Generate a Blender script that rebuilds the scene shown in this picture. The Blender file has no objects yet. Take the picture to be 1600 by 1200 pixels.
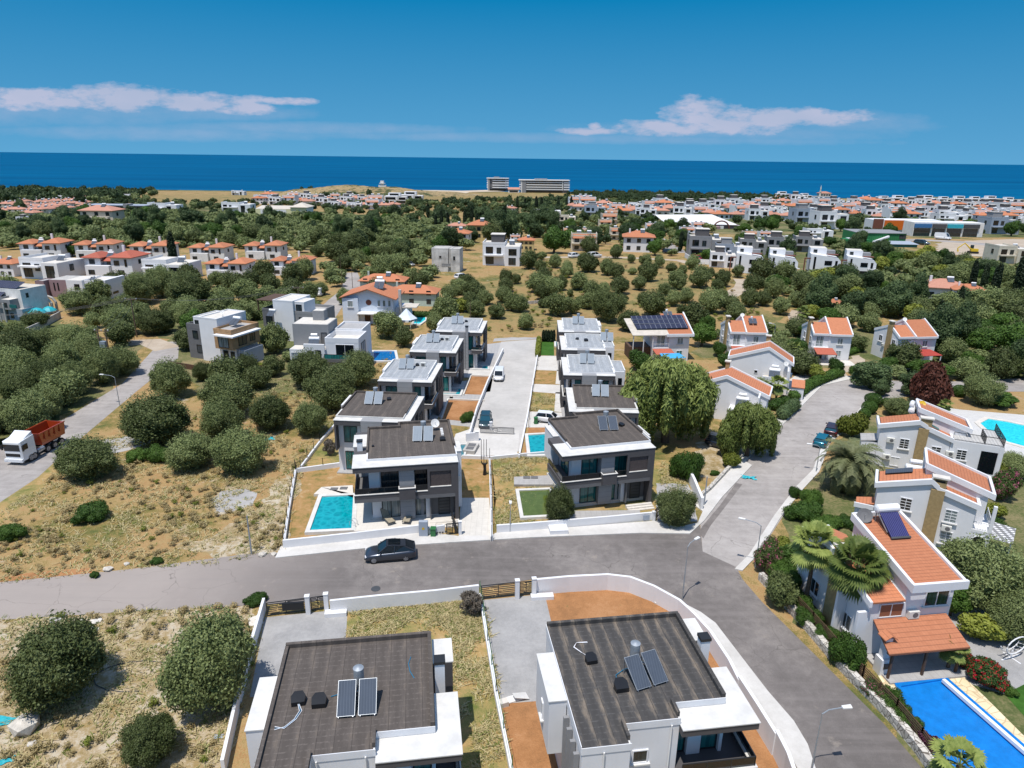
import bpy, bmesh, math, random
import numpy as np
from mathutils import Vector, Matrix
rnd = random.Random(7)
R_ = math.radians
sc = bpy.context.scene
COL = sc.collection
# ------------------------------------------------------------------ camera, sky, sun, exposure
CH, CF, PITCH, ROLL = 37.0, 1067.0, R_(18.38), R_(0.716)
cam = bpy.data.cameras.new('camera'); cam.lens = 24.0; cam.sensor_width = 36.0
cam.clip_start = 0.5; cam.clip_end = 60000
co = bpy.data.objects.new('camera', cam); COL.objects.link(co); sc.camera = co
co.matrix_world = Matrix.Translation((0, 0, CH)) @ Matrix.Rotation(math.pi/2 - PITCH, 4, 'X') @ Matrix.Rotation(ROLL, 4, 'Z')
sc.view_settings.view_transform = 'Standard'; sc.view_settings.look = 'None'
sc.view_settings.exposure = 0.28; sc.view_settings.gamma = 1
SUN_EL, SUN_AZ = R_(71), R_(212)          # azimuth clockwise from +Y; shadows fall away and to the right
sd = Vector((math.sin(SUN_AZ)*math.cos(SUN_EL), math.cos(SUN_AZ)*math.cos(SUN_EL), math.sin(SUN_EL)))
sl = bpy.data.lights.new('sun', 'SUN'); sl.energy = 4.0; sl.angle = R_(0.5); sl.color = (1.0, 0.955, 0.89)
so = bpy.data.objects.new('sun', sl); COL.objects.link(so); so.rotation_euler = sd.to_track_quat('Z', 'Y').to_euler()
w = bpy.data.worlds.new('World'); sc.world = w; w.use_nodes = True
nt = w.node_tree; N = nt.nodes; L = nt.links
bg = N['Background']; bg.inputs[1].default_value = 0.15
sky = N.new('ShaderNodeTexSky'); sky.sky_type = 'NISHITA'; sky.sun_disc = False
sky.sun_elevation = SUN_EL; sky.sun_rotation = SUN_AZ; sky.altitude = 100; sky.air_density = 1.0; sky.dust_density = 0.15; sky.ozone_density = 2.0
def wn(t, **k):
    n = N.new(t)
    for a, b in k.items(): setattr(n, a, b)
    return n
def wm(op, a, b=None, c=None, clamp=False):
    n = N.new('ShaderNodeMath'); n.operation = op; n.use_clamp = clamp
    for i, v in enumerate((a, b, c)):
        if v is None: continue
        if isinstance(v, (int, float)): n.inputs[i].default_value = v
        else: L.new(v, n.inputs[i])
    return n.outputs[0]
hsv = wn('ShaderNodeHueSaturation'); hsv.inputs['Hue'].default_value = 0.5; hsv.inputs['Saturation'].default_value = 0.95; hsv.inputs['Value'].default_value = 1.0
L.new(sky.outputs[0], hsv.inputs['Color'])
tc = wn('ShaderNodeTexCoord'); sx = wn('ShaderNodeSeparateXYZ'); L.new(tc.outputs['Generated'], sx.inputs[0])
# horizon blue: air near the horizon stays blue rather than white
def wmix(fac, a, b):
    n = N.new('ShaderNodeMix'); n.data_type = 'RGBA'
    if isinstance(fac, (int, float)): n.inputs[0].default_value = fac
    else: L.new(fac, n.inputs[0])
    for i, v in ((6, a), (7, b)):
        if isinstance(v, tuple): n.inputs[i].default_value = (*v, 1)
        else: L.new(v, n.inputs[i])
    return n.outputs[2]
low = wmix(wm('POWER', wm('MULTIPLY', wm('ABSOLUTE', sx.outputs[2]), 5.0, clamp=True), 0.9), (0.62, 2.1, 3.6), (0.0, 1.16, 2.65))
skyc = wmix(wm('MULTIPLY', wm('SUBTRACT', wm('ABSOLUTE', sx.outputs[2]), 0.22), 2.6, clamp=True), low, hsv.outputs[0])
sl_ = wm('DIVIDE', sx.outputs[0], wm('MAXIMUM', sx.outputs[1], 0.05)); el_ = wm('DIVIDE', sx.outputs[2], wm('MAXIMUM', sx.outputs[1], 0.05))
cv = wn('ShaderNodeCombineXYZ'); L.new(wm('MULTIPLY', sl_, 1.0), cv.inputs[0]); L.new(wm('MULTIPLY', el_, 2.6), cv.inputs[1])
nz = wn('ShaderNodeTexNoise'); nz.inputs['Scale'].default_value = 24; nz.inputs['Detail'].default_value = 9; nz.inputs['Roughness'].default_value = 0.62
L.new(cv.outputs[0], nz.inputs['Vector'])
nz2 = wn('ShaderNodeTexNoise'); nz2.inputs['Scale'].default_value = 5; nz2.inputs['Detail'].default_value = 5; L.new(cv.outputs[0], nz2.inputs['Vector'])
def blob(cs, ce, rs, re, flat=1.0):
    a = wm('DIVIDE', wm('SUBTRACT', sl_, cs), rs); b = wm('DIVIDE', wm('SUBTRACT', el_, ce), re)
    return wm('SUBTRACT', 1.0, wm('ADD', wm('MULTIPLY', a, a), wm('MULTIPLY', b, b)))
def cloud(blobs, amp, lo, hi):
    m = None
    for bb in blobs:
        v = blob(*bb); m = v if m is None else wm('MAXIMUM', m, v)
    d = wm('ADD', m, wm('MULTIPLY', wm('SUBTRACT', nz.outputs[0], 0.5), amp))
    return wm('SMOOTHSTEP' if False else 'MULTIPLY', wm('DIVIDE', wm('SUBTRACT', d, lo), hi - lo, clamp=True), 1.0)
def pxdir(u, v):
    a = (u-800)/CF; b = (600-v)/CF; c, s = math.cos(ROLL), math.sin(ROLL)
    x = a*c-b*s; y = a*s+b*c
    return Vector((x, math.cos(PITCH)+y*math.sin(PITCH), -math.sin(PITCH)+y*math.cos(PITCH)))
def cb(u, v, ru, rv):
    d = pxdir(u, v); d2 = pxdir(u+ru, v)
    return (d.x/d.y, d.z/d.y, abs(d2.x/d2.y-d.x/d.y), rv/CF*1.05)
soft = cloud([cb(150, 170, 330, 26), cb(350, 176, 160, 13), cb(0, 170, 200, 26), cb(470, 200, 300, 10), cb(1330, 192, 150, 18), cb(250, 208, 300, 12), cb(1150, 205, 300, 14), cb(900, 216, 500, 8)], 1.6, 0.0, 1.3)
crisp = cloud([cb(60, 155, 110, 16), cb(180, 152, 110, 20), cb(300, 158, 120, 13), cb(450, 158, 45, 6), cb(385, 170, 55, 10), cb(1030, 200, 75, 12), cb(1090, 182, 60, 26), cb(1160, 190, 100, 20), cb(1260, 183, 110, 14), cb(920, 205, 50, 6), cb(928, 199, 12, 8)], 3.2, -0.05, 0.8)
dens = wm('MAXIMUM', wm('MULTIPLY', soft, 0.28), wm('MULTIPLY', crisp, 0.85))
dens = wm('MULTIPLY', dens, wm('GREATER_THAN', sx.outputs[1], 0.1))
ccol = wmix(nz2.outputs[0], (1.8, 2.4, 3.4), (3.9, 3.55, 4.3))
L.new(wmix(dens, skyc, ccol), bg.inputs[0])

# ------------------------------------------------------------------ terrain and pixel -> ground helpers
def zt(y):
    if y < 220: return 0.0
    if y < 320: return -0.03*(y-220)**2/200
    return max(-0.03*(y-270), -36.0)
def P(u, v, h=0.0):
    d = pxdir(u, v)
    if d.z > -0.004: d.z = -0.004
    t = (CH-h)/-d.z
    for _ in range(60):
        t = .5*(t + (CH-h-zt(d.y*t))/-d.z)
    return Vector((d.x*t, d.y*t, zt(d.y*t)+h))
def depth(p):                                  # distance along the view axis, for sizes
    return p[1]*math.cos(PITCH) + (CH-p[2])*math.sin(PITCH)
def mpp(u, v):                                 # metres per photo pixel at the ground there
    return depth(P(u, v))/CF
# ------------------------------------------------------------------ materials
MATS = {}
def newmat(name):
    m = bpy.data.materials.new(name); m.use_nodes = True; MATS[name] = m
    return m, m.node_tree.nodes, m.node_tree.links, m.node_tree.nodes['Principled BSDF']
def node(nd, t, **k):
    n = nd.new(t)
    for a, b in k.items(): setattr(n, a, b)
    return n
def ramp(nd, lk, fac, stops):
    r = nd.new('ShaderNodeValToRGB'); e = r.color_ramp.elements
    while len(e) < len(stops): e.new(0.5)
    for q, (p, c) in zip(e, stops): q.position = p; q.color = (*c, 1)
    lk.new(fac, r.inputs[0]); return r.outputs[0]
def mixc(nd, lk, fac, a, b, mode='MIX'):
    n = nd.new('ShaderNodeMix'); n.data_type = 'RGBA'; n.blend_type = mode
    if isinstance(fac, (int, float)): n.inputs[0].default_value = fac
    else: lk.new(fac, n.inputs[0])
    for i, v in ((6, a), (7, b)):
        if isinstance(v, tuple): n.inputs[i].default_value = (*v, 1)
        else: lk.new(v, n.inputs[i])
    return n.outputs[2]
def mth(nd, lk, op, a, b=None):
    n = nd.new('ShaderNodeMath'); n.operation = op
    for i, v in enumerate((a, b)):
        if v is None: continue
        if isinstance(v, (int, float)): n.inputs[i].default_value = v
        else: lk.new(v, n.inputs[i])
    return n.outputs[0]
def noise(nd, lk, vec, scale, detail=5, rough=0.6):
    n = nd.new('ShaderNodeTexNoise'); n.inputs['Scale'].default_value = scale; n.inputs['Detail'].default_value = detail; n.inputs['Roughness'].default_value = rough
    if vec is not None: lk.new(vec, n.inputs['Vector'])
    return n.outputs[0]
def tint(nd, lk, col, amount):                 # every object its own slight tint
    oi = nd.new('ShaderNodeObjectInfo')
    v = mth(nd, lk, 'ADD', mth(nd, lk, 'MULTIPLY', oi.outputs['Random'], 2*amount), 1-amount)
    cx = nd.new('ShaderNodeCombineXYZ')
    for i in range(3): lk.new(v, cx.inputs[i])
    return mixc(nd, lk, 1.0, col, cx.outputs[0], 'MULTIPLY')
def bump(nd, lk, b, h, st, dist=0.05):
    n = nd.new('ShaderNodeBump'); n.inputs['Strength'].default_value = st; n.inputs['Distance'].default_value = dist
    lk.new(h, n.inputs['Height']); lk.new(n.outputs[0], b.inputs['Normal'])
def mat(name, c, rough=.8, var=.12, scale=1.2, bmp=0, metal=0, spec=.4, rand=0, c2=None, detail=6, streak=0):
    m, nd, lk, b = newmat(name)
    t = node(nd, 'ShaderNodeTexCoord')
    n = noise(nd, lk, t.outputs['Object'], scale, detail, .65)
    hi = c2 or tuple(min(1, x*(1+var)) for x in c); lo = tuple(x*(1-var) for x in c)
    if c2: lo = c
    col = ramp(nd, lk, n, [(.36, lo), (.64, hi)])
    if streak:                                 # rain streaks down the render
        mp = node(nd, 'ShaderNodeMapping'); mp.inputs['Scale'].default_value = (1.7, 1.7, .3); lk.new(t.outputs['Object'], mp.inputs[0])
        f = ramp(nd, lk, noise(nd, lk, mp.outputs[0], 1.0, 5, .7), [(.52, (0, 0, 0)), (.72, (1, 1, 1))]); col = mixc(nd, lk, mth(nd, lk, 'MULTIPLY', f, streak), col, (.32, .29, .25))
    if rand: col = tint(nd, lk, col, rand)
    lk.new(col, b.inputs['Base Color'])
    b.inputs['Roughness'].default_value = rough; b.inputs['Metallic'].default_value = metal; b.inputs['Specular IOR Level'].default_value = spec
    if bmp: bump(nd, lk, b, noise(nd, lk, t.outputs['Object'], scale*8, 4), bmp)
    return m
mat('white', (.69, .69, .70), .7, .035, .5, streak=.07)
mat('white2', (.66, .65, .63), .8, .1, .6, streak=.12)
mat('cream', (.58, .52, .42), .8, .08, .6)
mat('yellow_wall', (.55, .42, .2), .8, .08)
mat('pale_yellow', (.62, .6, .36), .8, .04)
mat('mauve', (.27, .18, .19), .8, .06)
mat('skyblue_wall', (.62, .68, .76), .75, .04)
mat('pale_green_wall', (.42, .52, .46), .75, .06)
mat('gray_wall', (.24, .24, .245), .75, .06)
mat('bluegray_wall', (.30, .34, .40), .75, .05)
mat('dark_gray', (.078, .073, .075), .7, .06)
mat('mid_gray', (.135, .133, .135), .7, .08)
mat('concrete', (.42, .4, .37), .85, .18, .8, .3)
mat('concrete_old', (.50, .48, .45), .9, .3, .35)
mat('ledge', (.585, .57, .54), .75, .1, .9)
mat('terrazzo', (.60, .56, .50), .75, .08, 1.5)
mat('black_metal', (.02, .021, .023), .45, .1)
mat('dark_metal', (.06, .065, .07), .5, .1)
mat('steel', (.45, .47, .5), .35, .08, 2, metal=.8)
mat('galv', (.34, .37, .40), .45, .1, 2, metal=.4)
mat('tank_white', (.8, .8, .8), .35, .05)
mat('plastic_black', (.012, .013, .015), .35, .1)
mat('green_bin', (.03, .15, .05), .5, .1)
mat('ac_white', (.66, .65, .6), .5, .06)
mat('tan_stone', (.33, .235, .11), .85, .14, 3, .4)
mat('brown_wood', (.09, .05, .03), .7, .2, 3)
mat('red_brown', (.16, .055, .035), .7, .1)
mat('beige_roof', (.52, .47, .40), .85, .12)
mat('cable_blue', (.02, .16, .28), .5, .1)
mat('cable_white', (.7, .7, .72), .5, .1)
mat('turquoise_tarp', (.02, .36, .42), .5, .15, 3, .3)
mat('blue_canopy', (.05, .33, .62), .6, .08)
mat('red_roof', (.36, .05, .035), .7, .08)
mat('green_metal', (.015, .15, .045), .55, .06)
mat('teal_metal', (.01, .11, .11), .55, .06)
mat('orange_paint', (.62, .13, .01), .6, .05)
mat('magenta', (.4, .02, .12), .7, .1)
mat('shop_blue', (.04, .14, .32), .5, .1)
mat('shop_cyan', (.03, .36, .45), .5, .1)
mat('text_green', (.01, .14, .08), .6, .05)
mat('yellow_sign', (.6, .4, .02), .5, .05)
mat('cushion', (.30, .26, .19), .9, .12, 6)
mat('curb', (.50, .47, .43), .85, .12, 2)
mat('limestone', (.50, .46, .40), .9, .25, 2, .5)
mat('bark', (.10, .075, .055), .95, .3, 5, .6)
mat('palm_bark', (.13, .09, .06), .95, .3, 8, .6)
mat('tyre', (.013, .013, .014), .85, .1)
mat('rim', (.32, .33, .35), .35, .1, metal=.7)
mat('lamp_red', (.35, .01, .01), .3, .05)
mat('lamp_clear', (.7, .7, .72), .15, .05)
mat('rust', (.13, .06, .04), .9, .3, 3)
mat('flower_pink', (.62, .12, .25), .8, .3, 8)
mat('flower_red', (.55, .015, .03), .8, .3, 8)
mat('flower_yellow', (.55, .42, .03), .8, .3, 8)
def glass(name, c, rough=.08, c2=None, curtain=False):
    m, nd, lk, b = newmat(name)
    t = node(nd, 'ShaderNodeTexCoord')
    if c2:
        mp = node(nd, 'ShaderNodeMapping'); mp.inputs['Scale'].default_value = (5, 5, .25); lk.new(t.outputs['Object'], mp.inputs[0])
        lk.new(ramp(nd, lk, noise(nd, lk, mp.outputs[0], 1.2, 3), [(.38, c), (.62, c2)]), b.inputs['Base Color'])
    else: b.inputs['Base Color'].default_value = (*c, 1)
    b.inputs['Roughness'].default_value = rough; b.inputs['Specular IOR Level'].default_value = .6
    return m
glass('glass', (.012, .016, .02), .06, (.03, .045, .05))
glass('glass_curtain', (.10, .13, .13), .2, (.32, .36, .35))
glass('glass_teal', (.012, .10, .10), .1, (.03, .19, .18))
glass('glass_dark', (.006, .009, .012), .04)
glass('car_glass', (.01, .014, .018), .04)
glass('car_glass_blue', (.01, .06, .09), .04)
def carpaint(name, c, metal=.3):
    m, nd, lk, b = newmat(name)
    b.inputs['Base Color'].default_value = (*c, 1); b.inputs['Metallic'].default_value = metal; b.inputs['Roughness'].default_value = .28
    b.inputs['Coat Weight'].default_value = .6; b.inputs['Coat Roughness'].default_value = .06
carpaint('paint_gray', (.055, .065, .085), .6); carpaint('paint_white', (.72, .73, .74), 0); carpaint('paint_navy', (.01, .018, .035), .3)
carpaint('paint_teal', (.0, .13, .19), .3); carpaint('paint_maroon', (.05, .018, .024), .4); carpaint('paint_dark', (.02, .05, .06), .3); carpaint('paint_red', (.4, .02, .02), .1); carpaint('truck_orange', (.36, .045, .012), 0)
carpaint('paint_silver', (.45, .46, .47), .5)
# roof felt laid in strips with dusty seams
def bitumen(name, c, dust, gapx=1.0, amt=.8):
    m, nd, lk, b = newmat(name)
    t = node(nd, 'ShaderNodeTexCoord'); s = node(nd, 'ShaderNodeSeparateXYZ'); lk.new(t.outputs['Object'], s.inputs[0])
    wob = noise(nd, lk, t.outputs['Object'], .7, 4)
    x = mth(nd, lk, 'ADD', mth(nd, lk, 'DIVIDE', s.outputs[0], gapx), mth(nd, lk, 'MULTIPLY', wob, .15))
    f = mth(nd, lk, 'FRACT', x); band = mth(nd, lk, 'ABSOLUTE', mth(nd, lk, 'SUBTRACT', f, .5))       # 0 centre .5 seam
    m2 = node(nd, 'ShaderNodeMapping'); m2.inputs['Scale'].default_value = (2.2, .5, 1); lk.new(t.outputs['Object'], m2.inputs[0]); n2 = noise(nd, lk, m2.outputs[0], 1.0, 9, .78)
    v = mth(nd, lk, 'ADD', mth(nd, lk, 'MULTIPLY', band, 1.5*amt), mth(nd, lk, 'MULTIPLY', mth(nd, lk, 'SUBTRACT', n2, .5), 2.0))
    col = ramp(nd, lk, v, [(.05, c), (.35, tuple(a*1.25 for a in c)), (.8, dust)])
    # cross marks of the rolls
    mp = node(nd, 'ShaderNodeMapping'); mp.inputs['Scale'].default_value = (5, 9, 1); lk.new(t.outputs['Object'], mp.inputs[0])
    cr = ramp(nd, lk, noise(nd, lk, mp.outputs[0], 1.0, 2), [(.45, (0, 0, 0)), (.6, (1, 1, 1))]); rw = mth(nd, lk, 'LESS_THAN', mth(nd, lk, 'FRACT', mth(nd, lk, 'DIVIDE', s.outputs[1], .42)), .22)
    col = mixc(nd, lk, mth(nd, lk, 'MULTIPLY', mth(nd, lk, 'MULTIPLY', cr, rw), .28), col, tuple(a*2.6+.02 for a in c))
    se = mth(nd, lk, 'LESS_THAN', mth(nd, lk, 'FRACT', mth(nd, lk, 'DIVIDE', s.outputs[0], gapx)), .03)
    col = mixc(nd, lk, mth(nd, lk, 'MULTIPLY', se, .7), col, tuple(a*.45 for a in c))
    lk.new(col, b.inputs['Base Color']); b.inputs['Roughness'].default_value = .92; b.inputs['Specular IOR Level'].default_value = .2
    bump(nd, lk, b, n2, .5, .03)
bitumen('felt_dark', (.055, .052, .050), (.21, .17, .13), .95)
bitumen('felt_brown', (.082, .070, .062), (.17, .138, .11), .95, .55)
bitumen('felt_pale', (.27, .285, .30), (.46, .43, .38), .95, .5)
# clay tiles: courses across the slope, from the object's local coordinates
def tiles(name, c, c2, pitch=.33):
    m, nd, lk, b = newmat(name)
    t = node(nd, 'ShaderNodeTexCoord'); s = node(nd, 'ShaderNodeSeparateXYZ'); uv = t.outputs['UV']; lk.new(uv, s.inputs[0])
    f = mth(nd, lk, 'FRACT', mth(nd, lk, 'DIVIDE', s.outputs[1], pitch))
    g = mth(nd, lk, 'FRACT', mth(nd, lk, 'DIVIDE', s.outputs[0], .26))
    n1 = noise(nd, lk, uv, 2.2, 6, .7); n2 = noise(nd, lk, uv, .35, 3)
    col = ramp(nd, lk, n1, [(.3, c), (.7, c2)])
    col = mixc(nd, lk, mth(nd, lk, 'MULTIPLY', mth(nd, lk, 'LESS_THAN', f, .13), .6), col, tuple(a*.35 for a in c))
    col = mixc(nd, lk, mth(nd, lk, 'MULTIPLY', mth(nd, lk, 'LESS_THAN', g, .14), .22), col, tuple(a*.4 for a in c))
    col = mixc(nd, lk, mth(nd, lk, 'MULTIPLY', n2, .35), col, tuple(a*.62 for a in c2))
    col = tint(nd, lk, col, .10)
    lk.new(col, b.inputs['Base Color']); b.inputs['Roughness'].default_value = .8
    bump(nd, lk, b, f, .5, .05)
tiles('tile_orange', (.43, .15, .068), (.55, .21, .10)); tiles('tile_canopy', (.36, .13, .06), (.46, .18, .09), .42)
tiles('tile_red', (.38, .09, .05), (.47, .125, .075)); tiles('tile_faded', (.45, .2, .13), (.55, .27, .19))
def lines(name, c, c2, sx, sy, sz, w=.06, var=.12):      # grooved / planked / paved surface by local coordinates
    m, nd, lk, b = newmat(name)
    t = node(nd, 'ShaderNodeTexCoord'); s = node(nd, 'ShaderNodeSeparateXYZ'); lk.new(t.outputs['Object'], s.inputs[0])
    n1 = noise(nd, lk, t.outputs['Object'], 1.3, 8, .7)
    col = ramp(nd, lk, n1, [(.3, tuple(a*(1-var) for a in c)), (.7, tuple(a*(1+var) for a in c))])
    for i, p in enumerate((sx, sy, sz)):
        if not p: continue
        f = mth(nd, lk, 'LESS_THAN', mth(nd, lk, 'FRACT', mth(nd, lk, 'DIVIDE', s.outputs[i], p)), w)
        col = mixc(nd, lk, mth(nd, lk, 'MULTIPLY', f, .75), col, c2)
    lk.new(col, b.inputs['Base Color']); b.inputs['Roughness'].default_value = .8
lines('panel_gray', (.28, .28, .285), (.12, .12, .125), 0, 0, .62, .04, .04)
lines('wood_clad', (.36, .22, .11), (.20, .11, .05), 0, 0, .22, .12, .25)
lines('paver', (.52, .51, .49), (.36, .35, .34), .45, .45, 0, .05, .10)
lines('paver_warm', (.56, .53, .48), (.42, .39, .35), .6, .4, 0, .05, .10)
lines('slab_gray', (.36, .35, .34), (.24, .23, .23), .6, .6, 0, .05, .12)
lines('deck_white', (.60, .56, .50), (.48, .44, .39), .6, .6, 0, .03, .06)
lines('pv', (.012, .018, .05), (.35, .37, .42), 1.0, 0, 0, .05, .2)
lines('collector', (.045, .06, .085), (.10, .12, .15), .16, 0, 0, .12, .1)
lines('collector_pale', (.20, .235, .27), (.32, .35, .38), .16, 0, 0, .12, .1)
lines('tube_blue', (.012, .012, .09), (.10, .11, .25), .16, 0, 0, .25, .2)
lines('slats_white', (.65, .65, .66), (.1, .1, .1), .6, .3, 0, .5, .05)
def brick(name, c, c2, mortar, sc_=4.5):
    m, nd, lk, b = newmat(name)
    t = node(nd, 'ShaderNodeTexCoord'); br = node(nd, 'ShaderNodeTexBrick'); br.inputs['Scale'].default_value = sc_
    mp = node(nd, 'ShaderNodeMapping'); mp.inputs['Rotation'].default_value = (R_(90), 0, 0); lk.new(t.outputs['Object'], mp.inputs[0]); lk.new(mp.outputs[0], br.inputs['Vector'])
    br.inputs['Color1'].default_value = (*c, 1); br.inputs['Color2'].default_value = (*c2, 1); br.inputs['Mortar'].default_value = (*mortar, 1); br.inputs['Mortar Size'].default_value = .03
    lk.new(br.outputs[0], b.inputs['Base Color']); b.inputs['Roughness'].default_value = .85
brick('brick_dark', (.06, .045, .042), (.10, .075, .07), (.04, .035, .035))
def stone(name, c, c2, gap, scale=2.2):
    m, nd, lk, b = newmat(name)
    t = node(nd, 'ShaderNodeTexCoord'); v = node(nd, 'ShaderNodeTexVoronoi'); v.feature = 'DISTANCE_TO_EDGE'; v.inputs['Scale'].default_value = scale; lk.new(t.outputs['Object'], v.inputs['Vector'])
    v2 = node(nd, 'ShaderNodeTexVoronoi'); v2.inputs['Scale'].default_value = scale; lk.new(t.outputs['Object'], v2.inputs['Vector'])
    s = node(nd, 'ShaderNodeSeparateColor'); lk.new(v2.outputs['Color'], s.inputs[0])
    col = ramp(nd, lk, s.outputs[0], [(0, c), (1, c2)])
    f = ramp(nd, lk, v.outputs['Distance'], [(.02, (1, 1, 1)), (.07, (0, 0, 0))])
    col = mixc(nd, lk, f, col, gap); lk.new(col, b.inputs['Base Color']); b.inputs['Roughness'].default_value = .9
    bump(nd, lk, b, v.outputs['Distance'], .6, .08)
stone('stone_wall', (.40, .37, .32), (.60, .57, .52), (.13, .11, .09), 2.6)
stone('crazy_paving', (.66, .54, .33), (.74, .62, .42), (.5, .38, .22), 1.5)
stone('path_stone', (.30, .28, .26), (.42, .39, .36), (.2, .18, .16), 1.5)
def water(name, c, c2, tile=0):
    m, nd, lk, b = newmat(name)
    t = node(nd, 'ShaderNodeTexCoord'); n1 = noise(nd, lk, t.outputs['Object'], 1.6, 3, .5)
    col = ramp(nd, lk, n1, [(.35, c), (.65, c2)])
    if tile:
        v = node(nd, 'ShaderNodeTexVoronoi'); v.feature = 'DISTANCE_TO_EDGE'; v.inputs['Scale'].default_value = tile; lk.new(t.outputs['Object'], v.inputs['Vector'])
        f = ramp(nd, lk, v.outputs['Distance'], [(.0, (1, 1, 1)), (.25, (0, 0, 0))])
        col = mixc(nd, lk, mth(nd, lk, 'MULTIPLY', f, .35), col, tuple(min(1, a*1.7+.02) for a in c2))
    lk.new(col, b.inputs['Base Color']); b.inputs['Roughness'].default_value = .06; b.inputs['Specular IOR Level'].default_value = .5
    bump(nd, lk, b, noise(nd, lk, t.outputs['Object'], 3, 3), .12, .03)
water('water_teal', (.0, .20, .25), (.0, .27, .31), 1.3); water('water_green', (.07, .10, .012), (.09, .125, .02)); water('water_aqua', (.01, .42, .50), (.02, .52, .60), 2)
water('water_blue', (.0, .10, .30), (.0, .13, .36), 2)
mat('pool_cover', (.005, .17, .52), .4, .12, 1.2, .3)
mat('pool_tile', (.05, .18, .22), .4, .2, 6)
def ground_mat(name, stops, s1=.08, s2=.9, s3=9, rough=.95, bm=.4, w2=.6, w3=.6, pat=None, crack=0, dusty=None):
    m, nd, lk, b = newmat(name)
    g = node(nd, 'ShaderNodeNewGeometry'); pos = g.outputs['Position']
    n1 = noise(nd, lk, pos, s1, 5, .6); n2 = noise(nd, lk, pos, s2, 6, .7); n3 = noise(nd, lk, pos, s3, 4, .7)
    v = mth(nd, lk, 'ADD', mth(nd, lk, 'MULTIPLY', n1, 1.0), mth(nd, lk, 'ADD', mth(nd, lk, 'MULTIPLY', mth(nd, lk, 'SUBTRACT', n2, .5), w2), mth(nd, lk, 'MULTIPLY', mth(nd, lk, 'SUBTRACT', n3, .5), w3)))
    col = ramp(nd, lk, v, stops)
    if pat:
        f = ramp(nd, lk, noise(nd, lk, pos, pat[0], 6, .7), [(pat[1], (0, 0, 0)), (pat[1]+pat[2], (1, 1, 1))])
        col = mixc(nd, lk, mth(nd, lk, 'MULTIPLY', f, pat[4]), col, pat[3])
    if dusty:                                  # dust carried onto the surface towards -x, with an uneven edge
        s = node(nd, 'ShaderNodeSeparateXYZ'); lk.new(pos, s.inputs[0]); e = mth(nd, lk, 'ADD', mth(nd, lk, 'MULTIPLY', mth(nd, lk, 'SUBTRACT', n2, .5), 9), s.outputs[0])
        f = ramp(nd, lk, mth(nd, lk, 'DIVIDE', mth(nd, lk, 'ADD', e, -dusty[0]+8), 16), [(0, (1, 1, 1)), (1, (0, 0, 0))]); col = mixc(nd, lk, mth(nd, lk, 'MULTIPLY', f, .85), col, dusty[1])
    if crack:
        ad = node(nd, 'ShaderNodeVectorMath'); ad.operation = 'ADD'; nn = nd.new('ShaderNodeTexNoise'); nn.inputs['Scale'].default_value = .8; lk.new(pos, nn.inputs['Vector']); lk.new(pos, ad.inputs[0]); lk.new(nn.outputs[1], ad.inputs[1])
        v_ = node(nd, 'ShaderNodeTexVoronoi'); v_.feature = 'DISTANCE_TO_EDGE'; v_.inputs['Scale'].default_value = crack; lk.new(ad.outputs[0], v_.inputs['Vector'])
        f = ramp(nd, lk, v_.outputs['Distance'], [(.002, (1, 1, 1)), (.005, (0, 0, 0))]); col = mixc(nd, lk, mth(nd, lk, 'MULTIPLY', mth(nd, lk, 'MULTIPLY', f, ramp(nd, lk, n1, [(.45, (0, 0, 0)), (.6, (1, 1, 1))])), .6), col, (.05, .045, .04))
        mp = node(nd, 'ShaderNodeMapping'); mp.inputs['Scale'].default_value = (.05, 1.1, 1); mp.inputs['Rotation'].default_value = (0, 0, R_(-8)); lk.new(pos, mp.inputs[0])
        col = mixc(nd, lk, mth(nd, lk, 'MULTIPLY', ramp(nd, lk, noise(nd, lk, mp.outputs[0], 1, 4), [(.5, (0, 0, 0)), (.7, (1, 1, 1))]), .35), col, tuple(a*1.45 for a in stops[1][1]))
    lk.new(col, b.inputs['Base Color']); b.inputs['Roughness'].default_value = rough; b.inputs['Specular IOR Level'].default_value = .15
    bump(nd, lk, b, n3, bm, .08)
ground_mat('field', [(.26, (.08, .10, .03)), (.37, (.16, .14, .045)), (.45, (.25, .175, .066)), (.54, (.37, .26, .125)), (.60, (.29, .155, .06)), (.66, (.34, .245, .12)), (.72, (.22, .18, .07)), (.78, (.18, .13, .05))], .09, .8, 8, pat=(.2, .60, .08, (.42, .37, .29), .7))
ground_mat('scrub', [(.3, (.055, .075, .025)), (.45, (.10, .115, .04)), (.6, (.20, .17, .085)), (.75, (.30, .22, .12))], .03, .3, 3)
ground_mat('gold_field', [(.3, (.10, .11, .035)), (.42, (.19, .16, .065)), (.52, (.31, .22, .095)), (.62, (.27, .17, .075)), (.72, (.17, .145, .06))], .07, .6, 5)
ground_mat('soil', [(.3, (.25, .125, .055)), (.5, (.34, .165, .07)), (.7, (.40, .21, .10))], .3, 1.5, 12, pat=(1.3, .64, .08, (.10, .12, .04), .6))
ground_mat('soil_weedy', [(.3, (.14, .13, .04)), (.45, (.28, .19, .07)), (.6, (.36, .21, .09)), (.75, (.40, .29, .15))], .35, 1.4, 12)
ground_mat('dry_lawn', [(.3, (.12, .14, .035)), (.45, (.25, .21, .08)), (.6, (.37, .24, .10)), (.75, (.42, .32, .17))], .3, 1.4, 12)
ground_mat('green_lawn', [(.3, (.03, .085, .012)), (.7, (.05, .13, .02))], .5, 2, 14)
ground_mat('rubble', [(.3, (.22, .17, .08)), (.45, (.35, .27, .16)), (.55, (.42, .35, .25)), (.7, (.47, .42, .33))], .25, 2, 9, pat=(.7, .50, .1, (.27, .19, .075), .8))
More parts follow.
